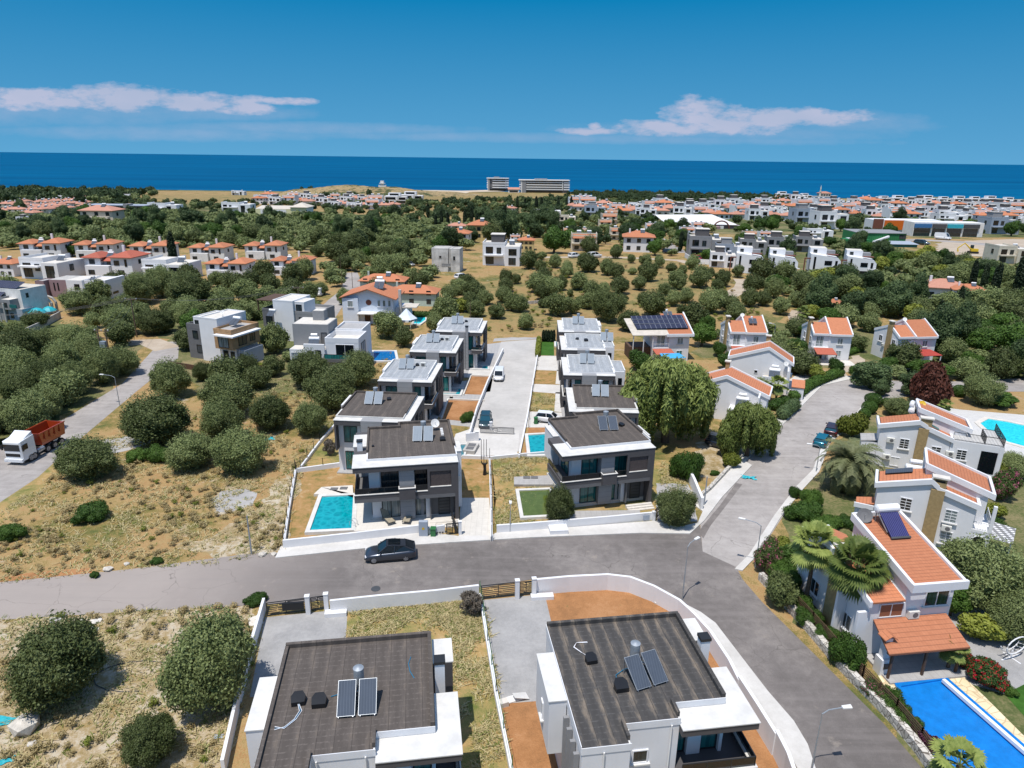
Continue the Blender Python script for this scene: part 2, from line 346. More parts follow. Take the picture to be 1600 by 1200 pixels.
ground_mat('concrete_ground', [(.3, (.30, .29, .28)), (.7, (.40, .385, .37))], .3, 2, 14, bm=.15)
ground_mat('gravel', [(.3, (.27, .265, .26)), (.7, (.37, .36, .35))], .4, 3, 18)
ground_mat('asphalt', [(.3, (.125, .112, .105)), (.5, (.165, .148, .139)), (.7, (.235, .212, .196))], .10, .9, 16, bm=.2, pat=(.35, .60, .10, (.30, .26, .22), .6), crack=.22, dusty=(-24, (.34, .295, .265)), w3=.4)
ground_mat('asphalt_pale', [(.3, (.24, .22, .205)), (.5, (.31, .285, .268)), (.7, (.38, .352, .33))], .12, .9, 16, bm=.2, pat=(.3, .60, .08, (.20, .185, .175), .6), crack=.2, w3=.4)
ground_mat('asphalt_dusty', [(.3, (.27, .235, .22)), (.5, (.31, .275, .255)), (.7, (.36, .31, .275))], .12, .9, 16, bm=.2)
ground_mat('lane', [(.3, (.38, .365, .345)), (.7, (.48, .46, .435))], .2, 1.2, 16, bm=.15)
ground_mat('sidewalk', [(.3, (.47, .45, .42)), (.7, (.58, .56, .53))], .3, 2.5, 16, bm=.15)
ground_mat('dirt_track', [(.3, (.36, .29, .22)), (.7, (.45, .38, .30))], .2, 1.2, 12)
ground_mat('hill_mat', [(.38, (.05, .065, .025)), (.44, (.24, .18, .09)), (.6, (.36, .26, .14)), (.7, (.09, .10, .04))], .03, .12, .6)
ground_mat('sand', [(.3, (.44, .36, .26)), (.7, (.55, .46, .35))], .03, .3, 3)
m, nd, lk, b = newmat('sea')
g = node(nd, 'ShaderNodeNewGeometry'); mp = node(nd, 'ShaderNodeMapping'); mp.inputs['Scale'].default_value = (.0004, .0035, 1); lk.new(g.outputs['Position'], mp.inputs[0])
lk.new(ramp(nd, lk, noise(nd, lk, mp.outputs[0], 1.0, 7, .6), [(.35, (.0, .058, .145)), (.5, (.0, .076, .178)), (.7, (.0, .108, .225))]), b.inputs['Base Color'])
b.inputs['Roughness'].default_value = .6; b.inputs['Specular IOR Level'].default_value = .02
def leafmat(name, c, c2, rand=.22, fl=None, famt=.5):
    m, nd, lk, b = newmat(name)
    t = node(nd, 'ShaderNodeTexCoord'); n1 = noise(nd, lk, t.outputs['Object'], 5, 4, .6); oi = node(nd, 'ShaderNodeObjectInfo')
    col = ramp(nd, lk, mth(nd, lk, 'ADD', n1, mth(nd, lk, 'MULTIPLY', mth(nd, lk, 'SUBTRACT', oi.outputs['Random'], .5), .25)), [(.3, c), (.7, c2)])
    if fl:
        f = ramp(nd, lk, noise(nd, lk, t.outputs['Object'], 11, 2), [(famt, (0, 0, 0)), (famt+.04, (1, 1, 1))]); col = mixc(nd, lk, f, col, fl)
    col = tint(nd, lk, col, rand)
    lk.new(col, b.inputs['Base Color']); b.inputs['Roughness'].default_value = .6; b.inputs['Specular IOR Level'].default_value = .25
    tr = node(nd, 'ShaderNodeBsdfTranslucent'); lk.new(col, tr.inputs[0]); ms = node(nd, 'ShaderNodeMixShader'); ms.inputs[0].default_value = .22
    lk.new(b.outputs[0], ms.inputs[1]); lk.new(tr.outputs[0], ms.inputs[2]); lk.new(ms.outputs[0], nd['Material Output'].inputs[0])
leafmat('leaf_olive', (.084, .112, .032), (.20, .235, .092), .28); leafmat('leaf_green', (.035, .085, .012), (.085, .15, .025)); leafmat('leaf_dark', (.035, .065, .022), (.09, .13, .05))
leafmat('leaf_cypress', (.015, .03, .014), (.035, .055, .022)); leafmat('leaf_willow', (.085, .125, .025), (.21, .25, .07)); leafmat('leaf_yellow', (.12, .15, .02), (.22, .24, .04))
leafmat('leaf_palm', (.10, .15, .03), (.25, .29, .08)); leafmat('leaf_date', (.15, .17, .07), (.30, .31, .16)); leafmat('leaf_brown', (.10, .035, .022), (.17, .06, .04)); leafmat('leaf_purple', (.05, .012, .03), (.10, .03, .05))
leafmat('leaf_dead', (.13, .11, .09), (.22, .19, .15)); leafmat('leaf_pink', (.05, .09, .02), (.10, .14, .04), .1, (.5, .12, .22), .57); leafmat('leaf_redfl', (.03, .07, .015), (.07, .12, .03), .1, (.55, .02, .04), .56); leafmat('leaf_wood', (.045, .075, .022), (.11, .14, .05), .3)
leafmat('leaf_straw', (.30, .23, .10), (.52, .42, .22), 0); leafmat('grass_blade', (.40, .34, .16), (.62, .52, .30), .0)
# ------------------------------------------------------------------ mesh helpers
def M(name): return MATS[name]
class MB:
    def __init__(s): s.v = []; s.f = []; s.uv = []
    def box(s, x0, x1, y0, y1, z0, z1):
        n = len(s.v)
        s.v += [(x0,y0,z0),(x1,y0,z0),(x1,y1,z0),(x0,y1,z0),(x0,y0,z1),(x1,y0,z1),(x1,y1,z1),(x0,y1,z1)]
        s.f += [(n,n+3,n+2,n+1),(n+4,n+5,n+6,n+7),(n,n+1,n+5,n+4),(n+1,n+2,n+6,n+5),(n+2,n+3,n+7,n+6),(n+3,n,n+4,n+7)]
        return s
    def prism(s, pts, z0, z1, z1s=None):       # vertical prism on a plan outline; z1s gives each corner its own top
        n = len(s.v); k = len(pts)
        a = sum(pts[i][0]*pts[(i+1)%k][1]-pts[(i+1)%k][0]*pts[i][1] for i in range(k))
        idx = list(range(k)) if a > 0 else list(range(k))[::-1]
        for i in idx: s.v.append((pts[i][0], pts[i][1], z0))
        for i in idx: s.v.append((pts[i][0], pts[i][1], z1s[i] if z1s else z1))
        s.f.append(tuple(range(n+k-1, n-1, -1))); s.f.append(tuple(range(n+k, n+2*k)))
        for i in range(k): j = (i+1)%k; s.f.append((n+i, n+j, n+k+j, n+k+i))
        return s
    def slabq(s, q, t):                        # quad given by four corner points, thickened downwards
        n = len(s.v); s.v += [tuple(p) for p in q] + [(p[0], p[1], p[2]-t) for p in q]
        s.f += [(n,n+1,n+2,n+3),(n+7,n+6,n+5,n+4)] + [(n+i, n+4+i, n+4+(i+1)%4, n+(i+1)%4) for i in range(4)]
        return s
    def bar(s, a, b, r=.03, up=None):
        a = Vector(a); b = Vector(b); d = (b-a)
        if d.length < 1e-6: return s
        d.normalize(); u = Vector((0,0,1)) if abs(d.z) < .95 else Vector((1,0,0)); p = d.cross(u).normalized()*r; q = d.cross(p).normalized()*r
        n = len(s.v)
        for c in (a, b):
            for e in (p+q, p-q, -p-q, -p+q): s.v.append(tuple(c+e))
        s.f += [(n,n+1,n+2,n+3),(n+7,n+6,n+5,n+4)] + [(n+i,n+4+i,n+4+(i+1)%4,n+(i+1)%4) for i in range(4)]
        return s
    def tube(s, pts, r, k=8, cap=True):
        if not isinstance(r, (list, tuple)): r = [r]*len(pts)
        pts = [Vector(p) for p in pts]; n0 = len(s.v)
        for i, p in enumerate(pts):
            d = (pts[min(i+1,len(pts)-1)]-pts[max(i-1,0)]).normalized(); u = Vector((0,0,1)) if abs(d.z) < .9 else Vector((1,0,0))
            a = d.cross(u).normalized(); b_ = d.cross(a).normalized()
            for j in range(k):
                t = 2*math.pi*j/k; s.v.append(tuple(p + a*math.cos(t)*r[i] + b_*math.sin(t)*r[i]))
        for i in range(len(pts)-1):
            for j in range(k):
                A = n0+i*k+j; B = n0+i*k+(j+1)%k; s.f.append((A, A+k, B+k, B))
        if cap: s.f.append(tuple(n0+j for j in range(k))); s.f.append(tuple(n0+(len(pts)-1)*k+j for j in range(k-1,-1,-1)))
        return s
    def lathe(s, prof, c=(0,0,0), k=16):
        n0 = len(s.v)
        for (r, z) in prof:
            for j in range(k): t = 2*math.pi*j/k; s.v.append((c[0]+r*math.cos(t), c[1]+r*math.sin(t), c[2]+z))
        for i in range(len(prof)-1):
            for j in range(k): A = n0+i*k+j; B = n0+i*k+(j+1)%k; s.f.append((A, B, B+k, A+k))
        s.f.append(tuple(n0+j for j in range(k-1,-1,-1))); s.f.append(tuple(n0+(len(prof)-1)*k+j for j in range(k)))
        return s
    def disc(s, c, n, r, t=.03, k=20, rx=1.0):
        n = Vector(n).normalized(); c = Vector(c); u = Vector((0,0,1)) if abs(n.z) < .95 else Vector((1,0,0)); a = n.cross(u).normalized(); b_ = n.cross(a)
        n0 = len(s.v)
        for q in (0, t):
            for j in range(k): th = 2*math.pi*j/k; s.v.append(tuple(c+n*q+a*math.cos(th)*r*rx+b_*math.sin(th)*r))
        s.f.append(tuple(n0+j for j in range(k))); s.f.append(tuple(n0+k+j for j in range(k-1,-1,-1)))
        for j in range(k): s.f.append((n0+j, n0+k+j, n0+k+(j+1)%k, n0+(j+1)%k))
        return s
    def xf(s, m): s.v = [tuple(m @ Vector(p)) for p in s.v]; return s
    def build(s, name, material, parent=None, smooth=False, bevel=0, label=None):
        me = bpy.data.meshes.new(name); me.from_pydata(s.v, [], s.f)
        if s.uv and len(s.uv) == len(me.loops):
            ul = me.uv_layers.new(name='UVMap')
            for i, q in enumerate(s.uv): ul.data[i].uv = q
        if bevel:
            bm = bmesh.new(); bm.from_mesh(me); bmesh.ops.bevel(bm, geom=bm.edges[:], offset=bevel, segments=2, affect='EDGES', profile=.6); bm.to_mesh(me); bm.free()
        bm = bmesh.new(); bm.from_mesh(me); bmesh.ops.recalc_face_normals(bm, faces=bm.faces[:]); bm.to_mesh(me); bm.free()
        me.materials.append(M(material) if isinstance(material, str) else material)
        if smooth: me.shade_smooth()
        o = bpy.data.objects.new(name, me); COL.objects.link(o)
        if parent: o.parent = parent
        if label: o['label'] = label
        return o
SPLIT = {'pier', 'side_wing', 'wing_ledge', 'balcony_roof', 'roof_ledge', 'mirror', 'pergola', 'sign_panel'}
def boxes(parent, name, material, lst, **k):
    if name in SPLIT and parent is not None and len(lst) > 1: return [boxes(parent, name, material, [q], **k) for q in lst][0]
    b_ = MB()
    for q in lst: b_.box(*q)
    return b_.build(name, material, parent, **k)
def thing(name, label, cat, loc=(0,0,0), rz=0, group=None):
    o = bpy.data.objects.new(name, None); o.empty_display_size = .3; COL.objects.link(o)
    o.location = loc; o.rotation_euler = (0, 0, rz); o['label'] = label; o['category'] = cat
    if group: o['group'] = group
    return o
def tag(o, label, cat, group=None):
    o['label'] = label; o['category'] = cat
    if group: o['group'] = group
    return o
def struct(o): o['kind'] = 'structure'; return o
def stuff(o, label=None, cat=None):
    o['kind'] = 'stuff'
    if label: o['label'] = label
    if cat: o['category'] = cat
    return o
KIDS = {}
def copy_tree(o, parent=None, loc=None, rz=None, s=None, label=None, group=None):
    c = o.copy(); COL.objects.link(c); c.parent = parent
    if parent is None:
        if loc is not None: c.location = loc
        if rz is not None: c.rotation_euler = (0, 0, rz)
        if s is not None: c.scale = (s, s, s) if not isinstance(s, tuple) else s
        if label: c['label'] = label
        if group: c['group'] = group
    if o.name not in KIDS: KIDS[o.name] = [k for k in o.children]
    for k in KIDS[o.name]: copy_tree(k, c)
    return c
USED = set()
def place(proto, loc, rz=0, s=None, label=None, group=None, flag=USED):
    """first use moves the prototype itself, later uses copy it"""
    if proto.name in flag: return copy_tree(proto, None, loc, rz, s, label, group)
    KIDS[proto.name] = [k for k in proto.children]
    flag.add(proto.name); proto.location = loc; proto.rotation_euler = (0, 0, rz)
    if s is not None: proto.scale = (s, s, s) if not isinstance(s, tuple) else s
    if label: proto['label'] = label
    if group: proto['group'] = group
    return proto
# a window or glazed door: the pane mesh with its frame (and sill) as sub-parts. face: F,B,L,R ; a = along the wall
def facebox(face, plane, a0, a1, z0, z1, d0, d1):
    if face == 'F': return (a0, a1, plane-d1, plane-d0, z0, z1)
    if face == 'B': return (a0, a1, plane+d0, plane+d1, z0, z1)
    if face == 'L': return (plane-d1, plane-d0, a0, a1, z0, z1)
    return (plane+d0, plane+d1, a0, a1, z0, z1)
def win(p, face, plane, a, z, w_, h, g='glass', fr='black_metal', div=1, sill=None, name='window', t=.07, grid=0, head=False):
    o = boxes(p, name, g, [facebox(face, plane, a, a+w_, z, z+h, -.02, .03)])
    L_ = [facebox(face, plane, a-t, a, z-t, z+h+t, 0, .08), facebox(face, plane, a+w_, a+w_+t, z-t, z+h+t, 0, .08),
          facebox(face, plane, a, a+w_, z-t, z, 0, .08), facebox(face, plane, a, a+w_, z+h, z+h+t, 0, .08)]
    for i in range(1, div+1):
        if div > 0 and i <= div and div != 0:
            c = a + w_*i/(div+1); L_.append(facebox(face, plane, c-t*.4, c+t*.4, z, z+h, .03, .07))
    for i in range(grid): c = z + h*(i+1)/(grid+1); L_.append(facebox(face, plane, a, a+w_, c-.02, c+.02, .03, .065))
    boxes(o, 'frame', fr, L_)
    if sill: boxes(o, 'sill', sill, [facebox(face, plane, a-.2, a+w_+.2, z-t-.1, z-t, 0, .2)])
    return o
def roofpoly(q):                               # uv in metres: u along the eave, v up the slope
    a, b, c = Vector(q[0]), Vector(q[1]), Vector(q[2]); n = (b-a).cross(c-a).normalized()
    if n.z < 0: n = -n
    u = Vector((0,0,1)).cross(n)
    u = (b-a).normalized() if u.length < 1e-4 else u.normalized()
    v = n.cross(u)
    return [((Vector(p)-a).dot(u), (Vector(p)-a).dot(v)) for p in q]
def roofmesh(p, name, material, quads, t=.12, label=None):
    b_ = MB(); F = []; UV = []; V = []
    for q in quads:
        a = (Vector(q[1])-Vector(q[0])).cross(Vector(q[2])-Vector(q[0]))
        if a.z < 0: q = q[::-1]
        n = len(V); k = len(q); V += [tuple(x) for x in q]; F.append(tuple(range(n, n+k))); UV += roofpoly(q)
        m_ = len(V); V += [(x[0], x[1], x[2]-t) for x in q]; F.append(tuple(range(m_+k-1, m_-1, -1))); UV += [(0, 0)]*k
        for i in range(k): j = (i+1)%k; F.append((n+i, m_+i, m_+j, n+j)); UV += [(0, 0)]*4
    me = bpy.data.meshes.new(name); me.from_pydata(V, [], F); ul = me.uv_layers.new(name='UVMap')
    for i, q in enumerate(UV): ul.data[i].uv = q
    me.materials.append(M(material)); o = bpy.data.objects.new(name, me); COL.objects.link(o); o.parent = p
    if label: o['label'] = label
    return o
# ------------------------------------------------------------------ ground sheets
POLYS = []
ROUGH = {"scrub": (1.6, 2.2), "gold_field": (1.6, 2.2), "rubble": (.7, .9), "dirt_track": (.5, 1.2), "concrete_ground": (.15, .8), "sand": (2, 3)}
def sheet(name, pts, material, lift, kind=True, dense=0):
    """flat polygon from photo pixels, laid on the ground; pts of (u, v)"""
    W = [P(u, v) for u, v in pts]
    for p in W: p.z = 0
    if material in ROUGH:                      # natural patches get a ragged outline
        r = random.Random(len(pts)*31+int(pts[0][0])); Q = []; amp, step = ROUGH[material]
        for i, p in enumerate(W):
            q = W[(i+1) % len(W)]; d = q-p; L_ = d.length; st = step*(1+max(0, p.y-100)/80); am = amp*(1+max(0, p.y-100)/60); k = max(1, min(60, int(L_/st))); n = Vector((-d.y, d.x, 0)).normalized()
            for j in range(k): Q.append(p+d*(j/k)+n*((r.random()-.5)*2*am if j else 0)+d.normalized()*((r.random()-.5)*st*.5 if j else 0))
        W = Q
    POLYS.append((name, [(p.x, p.y) for p in W]))
    bm = bmesh.new(); vs = [bm.verts.new((p.x, p.y, 0)) for p in W]
    from mathutils.geometry import tessellate_polygon
    for tri in tessellate_polygon([W]):
        try: bm.faces.new([vs[i] for i in tri])
        except ValueError: pass
    ys = [p.y for p in W]
    if max(ys) > 215:
        y = math.floor(min(ys)/8)*8+8
        while y < max(ys):
            if 215 < y < 330: bmesh.ops.bisect_plane(bm, geom=bm.verts[:]+bm.edges[:]+bm.faces[:], plane_co=(0, y, 0), plane_no=(0, 1, 0))
            y += 8
    for v in bm.verts: v.co.z = zt(v.co.y) + lift*(1 + max(0, v.co.y-150)/60)
    bmesh.ops.recalc_face_normals(bm, faces=bm.faces[:])
    for f in bm.faces:
        if f.normal.z < 0: f.normal_flip()
    me = bpy.data.meshes.new(name); bm.to_mesh(me); bm.free(); me.materials.append(M(material))
    o = bpy.data.objects.new(name, me); COL.objects.link(o)
    return struct(o) if kind else o
def ribbon_px(pts, w_, closed=False):
    """strip outline (pixels -> world xy) of width w_ metres along a pixel polyline"""
    W = [P(u, v) for u, v in pts]; Lf = []; Rt = []
    for i, p in enumerate(W):
        d = (W[min(i+1, len(W)-1)]-W[max(i-1, 0)]); d.z = 0; d.normalize(); n = Vector((-d.y, d.x, 0))
        Lf.append(p+n*w_/2); Rt.append(p-n*w_/2)
    return W, Lf, Rt
def strip(name, pts, w_, material, lift):
    W, A, B = ribbon_px(pts, w_); V = []; F = []; POLYS.append((name, [(p.x, p.y) for p in A]+[(p.x, p.y) for p in B[::-1]]))
    for a, b_ in zip(A, B):
        for q in (a, b_): V.append((q.x, q.y, zt(q.y)+lift*(1+max(0, q.y-150)/60)))
    for i in range(len(A)-1): F.append((2*i, 2*i+1, 2*i+3, 2*i+2))
    me = bpy.data.meshes.new(name); me.from_pydata(V, [], F); me.materials.append(M(material)); o = bpy.data.objects.new(name, me); COL.objects.link(o)
    return struct(o)
def wallmesh(pts, h, th, base=0.0, world=False, h2=None):
    W = [Vector((*p, zt(p[1]))) if world else P(*p) for p in pts]; k = len(W); b_ = MB(); A = []; B = []
    for i, p in enumerate(W):
        d1 = (W[i]-W[i-1]) if i > 0 else (W[1]-W[0]); d2 = (W[i+1]-W[i]) if i < k-1 else d1
        for d in (d1, d2): d.z = 0; d.normalize()
        n = Vector((-(d1.y+d2.y), d1.x+d2.x, 0)); n.normalize(); m_ = 1/max(.5, n.dot(Vector((-d1.y, d1.x, 0))))
        A.append(p+n*th/2*m_); B.append(p-n*th/2*m_)
    for i in range(k-1):
        n = len(b_.v)
        for (q, r) in ((A[i], B[i]), (A[i+1], B[i+1])):
            b_.v += [(q.x, q.y, q.z+base), (r.x, r.y, r.z+base), (r.x, r.y, r.z+h), (q.x, q.y, q.z+h)]
        b_.f += [(n+j, n+(j+1)%4, n+4+(j+1)%4, n+4+j) for j in range(4)]
        if i == 0: b_.f.append((n, n+1, n+2, n+3))
        if i == k-2: b_.f.append((n+7, n+6, n+5, n+4))
    # weld the shared rings
    return b_
def wall(pts, h, label, material='white', th=.22, name='boundary_wall', group=None, world=False, cap=None):
    b_ = wallmesh(pts, h, th, 0, world); c = P(*pts[0]) if not world else Vector((*pts[0], 0))
    b_.v = [(x-c.x, y-c.y, z-c.z) for x, y, z in b_.v]
    if cap:
        t = thing(name, label, 'wall', c, 0, group); b_.build('masonry', material, t)
        b2 = wallmesh(pts, h+.06, th+.08, h-.001, world); b2.v = [(x-c.x, y-c.y, z-c.z) for x, y, z in b2.v]; b2.build('coping', cap, t); return t
    o = b_.build(name, material); o.location = c
    bm = bmesh.new(); bm.from_mesh(o.data); bmesh.ops.remove_doubles(bm, verts=bm.verts[:], dist=.001); bmesh.ops.recalc_face_normals(bm, faces=bm.faces[:]); bm.to_mesh(o.data); bm.free()
    return tag(o, label, 'wall', group)
# ------------------------------------------------------------------ ground, sea, roads
def grid_ground():
    xs = np.concatenate([np.arange(-2000, -200, 120), np.arange(-200, 201, 20), np.arange(240, 2001, 120)])
    ys = np.concatenate([np.arange(-40, 215, 15), np.arange(215, 330, 4), np.arange(340, 1460, 40)])
    V = [(x, y, zt(y)) for y in ys for x in xs]; nx = len(xs)
    F = [(j*nx+i, j*nx+i+1, (j+1)*nx+i+1, (j+1)*nx+i) for j in range(len(ys)-1) for i in range(nx-1)]
    me = bpy.data.meshes.new('ground'); me.from_pydata(V, [], F); me.materials.append(M('field')); o = bpy.data.objects.new('ground', me); COL.objects.link(o); struct(o)
grid_ground()
# coastal strip with an uneven shoreline cliff down to the water
cl = []
for i in range(0, 81):
    u = -60 + i*22
    v = 305 if u < 120 else 301 if u < 460 else 300 if u < 740 else 301 if u < 900 else 304 if u < 1180 else 309
    v += 1.4*math.sin(u*.021)+.9*math.sin(u*.063+1)
    d = pxdir(u, v); t = (CH+36)/-d.z; cl.append((d.x*t, d.y*t))
V = []; F = []
for x, y in cl: V += [(x*.88, 1392, -33.6), (x*.92, 1472, -36.03), (x, y, -36.2), (x*1.002, y+6, -38.5)]
for i in range(len(cl)-1):
    a = 4*i; F += [(a+j, a+j+1, a+j+5, a+j+4) for j in range(3)]
me = bpy.data.meshes.new('shore'); me.from_pydata(V, [], F); me.materials.append(M('scrub')); o = bpy.data.objects.new('shore', me); COL.objects.link(o); struct(o)
for p in me.polygons: p.flip() if p.normal.z < 0 else None
bm = MB(); bm.v = [(-60000, 1250, -38), (60000, 1250, -38), (60000, 45000, -38), (-60000, 45000, -38)]; bm.f = [(0, 1, 2, 3)]
struct(bm.build('sea', 'sea'))
# headland hill on the coast
def hill(name, u0, v0, rx, ry, h, seed, material='hill_mat', n=60):
    c = P(u0, v0); r = random.Random(seed); V = []; F = []
    for j in range(n+1):
        for i in range(n+1):
            a = (i/n*2-1); b_ = (j/n*2-1); d = math.sqrt(a*a+b_*b_)
            k = max(0, 1-d**2.2)
            z = h*k**.75*(1+.10*math.sin(a*9+seed)+.08*math.sin(b_*13+a*5)) + (r.random()-.5)*h*.13*k
            V.append((c.x+a*rx, c.y+b_*ry, zt(c.y+b_*ry)-.6+z))
    for j in range(n):
        for i in range(n): q = j*(n+1)+i; F.append((q, q+1, q+n+2, q+n+1))
    me = bpy.data.meshes.new(name); me.from_pydata(V, [], F); me.materials.append(M(material)); me.shade_smooth(); o = bpy.data.objects.new(name, me); COL.objects.link(o); struct(o)
hill('hill', 560, 305, 140, 110, 15, 3); hill('hill', 640, 304, 130, 110, 8, 8, 'hill_mat')
# far ground cover patches
sheet('scrubland', [(-200,318),(300,318),(560,335),(700,345),(690,400),(560,400),(440,385),(0,378),(-200,392)], 'scrub', .006)
sheet('scrubland', [(1180,372),(1340,372),(1420,390),(1500,402),(1700,405),(1700,560),(1540,560),(1470,500),(1370,490),(1330,470),(1200,440),(1150,420)], 'scrub', .006)
sheet('scrubland', [(1200,500),(1480,520),(1750,520),(1750,600),(1500,590),(1360,590),(1230,560),(1100,560),(1090,545)], 'scrub', .010)
sheet('scrubland', [(-250,470),(100,500),(120,540),(250,535),(120,640),(-50,720),(-350,760)], 'scrub', .006)
sheet('scrubland', [(260,470),(470,470),(560,560),(560,600),(540,615),(300,612),(262,560)], 'scrub', .006)
sheet('scrubland', [(860,312),(1200,318),(1700,325),(1700,372),(1200,370),(900,345),(800,330)], 'scrub', .006)
sheet('dry_field', [(225,305),(480,305),(440,317),(300,318),(230,315)], 'gold_field', .012)
sheet('dry_field', [(1370,318),(1640,320),(1640,328),(1500,330),(1370,325),(1290,322)], 'gold_field', .012)
sheet('dry_field', [(660,300),(900,300),(900,310),(720,318),(620,316)], 'gold_field', .012)
sheet('dirt_lot', [(1455,395),(1470,378),(1640,372),(1640,404),(1550,402)], 'dirt_track', .012)
sheet('dirt_lot', [(640,297),(760,297),(755,304),(690,306),(650,303)], 'sand', .014)
sheet('dry_field', [(780,430),(860,402),(1000,402),(1110,420),(1160,452),(1200,500),(1100,520),(900,505),(800,520),(745,525),(720,470)], 'gold_field', .008)
sheet('dry_field', [(1130,470),(1190,462),(1220,500),(1200,512),(1150,505)], 'gold_field', .012)
# distant roads
strip('road', [(1392,376),(1440,375),(1500,378),(1560,384),(1640,392)], 13, 'asphalt_pale', .016)
strip('road', [(1200,368),(1300,372),(1392,376)], 9, 'asphalt_pale', .016)
strip('road', [(545,426),(551,440),(546,455),(530,468),(516,482),(503,500)], 5.5, 'asphalt_pale', .016)
strip('road', [(1019,363),(1025,372),(1045,386),(1062,395)], 8, 'asphalt_pale', .016)
strip('track', [(830,402),(900,402),(960,402),(1010,404),(1062,407),(1080,412)], 4.5, 'dirt_track', .014)
strip('track', [(1158,436),(1163,442),(1160,450),(1146,458),(1135,464)], 5, 'dirt_track', .014)
strip('track', [(1250,486),(1244,495),(1250,508),(1262,520)], 4, 'dirt_track', .014)
strip('track', [(200,536),(235,534),(262,545)], 5, 'dirt_track', .012)
# left road where the truck stands
sheet('road', [(-120,762),(0,700),(100,655),(190,600),(250,535),(280,533),(278,560),(215,610),(120,690),(60,745),(0,785),(-120,880)], 'asphalt_pale', .008)
sheet('verge', [(-60,845),(0,818),(60,770),(130,700),(110,705),(0,785)], 'dry_lawn', .004)
# near fields
sheet('rough_ground', [(-150,965),(0,968),(200,955),(395,948),(400,1000),(345,1230),(-150,1400)], 'rubble', .008)
sheet('rough_ground', [(275,850),(330,870),(380,872),(440,868),(452,800),(470,750),(445,740),(400,800),(360,760),(330,785),(335,800),(385,805),(330,840)], 'rubble', .008)
sheet('bare_patch', [(328,782),(345,768),(385,764),(402,770),(395,790),(355,801),(338,800)], 'concrete_ground', .012)
sheet('bare_patch', [(155,688),(190,684),(235,672),(245,690),(190,706),(160,712)], 'concrete_ground', .012)
sheet('bare_patch', [(150,905),(30,908),(-60,925),(-60,915),(0,903),(60,893),(140,888)], 'soil', .012)
# junction, streets
sheet('street', [(408,938),(420,945),(510,938),(640,928),(750,919),(835,905),(900,899),(985,902),(1030,920),(1066,940),(1095,963),(1140,1020),(1200,1090),(1260,1160),(1290,1260),(1500,1260),(1440,1200),(1380,1130),(1300,1050),(1240,990),(1190,940),(1160,905),(1150,885),(1098,862),(1094,822),(1040,828),(1000,828),(830,836),(700,844),(570,853),(438,864),(400,864),(200,890),(0,910),(-150,926),(-150,976),(0,969),(200,956),(400,946)], 'asphalt', .020)
sheet('street', [(1098,862),(1158,890),(1180,874),(1220,812),(1253,765),(1278,740),(1297,692),(1342,655),(1366,626),(1485,612),(1620,612),(1620,590),(1450,598),(1350,592),(1328,592),(1282,602),(1237,647),(1182,697),(1160,725),(1128,762),(1094,818)], 'asphalt_pale', .024)
sheet('drain_strip', [(1092,832),(1098,822),(1125,790),(1150,755),(1160,757),(1135,790),(1110,822),(1099,842)], 'asphalt', .028)
# lane between the two rows of villas
sheet('lane', [(735,692),(742,668),(763,600),(783,534),(846,530),(838,562),(824,650),(812,706)], 'lane', .016)
sheet('lane', [(770,534),(846,530),(843,527),(800,527),(772,529)], 'concrete_ground', .012)
sheet('driveway', [(700,712),(712,678),(742,668),(812,672),(808,712)], 'sidewalk', .020)
# pavements with a kerb step
def pavement(name, pts, h=.12, material='sidewalk'):
    W = [P(*p) for p in pts]; c = W[0]; o = MB().prism([(p.x-c.x, p.y-c.y) for p in W], 0, h).build(name, material); o.location = c; return struct(o)
pavement('pavement', [(430,873),(440,852),(560,842),(668,833),(716,839),(768,838),(775,834),(880,826),(1024,815),(1060,825),(1090,818),(1098,800),(1165,722),(1175,728),(1128,778),(1100,815),(1078,835),(1000,834),(830,841),(700,849),(570,858)])
pavement('pavement', [(1068,944),(1095,958),(1118,975),(1160,1030),(1200,1082),(1240,1128),(1262,1165),(1275,1205),(1250,1210),(1225,1165),(1195,1130),(1150,1070),(1090,985)])
pavement('pavement', [(1098,800),(1165,722),(1185,700),(1240,648),(1285,603),(1325,594),(1355,594),(1352,588),(1318,588),(1275,597),(1225,645),(1170,690),(1148,715),(1085,790)])
pavement('pavement', [(1148,890),(1170,868),(1210,806),(1245,760),(1270,735),(1287,690),(1332,652),(1347,635),(1355,637),(1342,655),(1297,693),(1280,738),(1255,765),(1218,812),(1182,870),(1160,893)])
# plots
sheet('garden', [(443,852),(462,738),(548,728),(600,722),(735,718),(768,716),(775,780),(768,845),(700,832),(560,842)], 'soil_weedy', .006)
sheet('garden', [(768,716),(870,708),(1060,720),(1085,735),(1120,790),(1024,815),(880,826),(775,833)], 'dry_lawn', .006)
sheet('garden', [(478,735),(500,690),(535,655),(560,660),(548,728)], 'dry_lawn', .006)
sheet('garden', [(818,718),(826,668),(880,662),(900,708)], 'soil', .006)
sheet('driveway', [(716,851),(720,778),(764,778),(770,848)], 'paver_warm', .014)
sheet('driveway', [(1026,815),(1025,755),(1075,757),(1085,770),(1090,815)], 'concrete_ground', .014)
sheet('garden', [(505,950),(540,948),(752,918),(762,965),(800,1210),(700,1220),(540,1010),(500,1010)], 'dry_lawn', .008)
sheet('garden', [(838,925),(850,905),(1000,905),(1060,945),(1120,1000),(1160,1060),(1230,1160),(1240,1230),(1120,1260),(850,1230),(845,960)], 'soil', .008)
sheet('garden', [(783,1100),(848,1092),(870,1230),(800,1230)], 'soil', .012)
sheet('driveway', [(414,965),(510,955),(543,953),(540,1005),(500,1080),(390,1090)], 'gravel', .014)
sheet('driveway', [(754,938),(835,930),(852,932),(862,975),(850,1095),(783,1100)], 'gravel', .014)
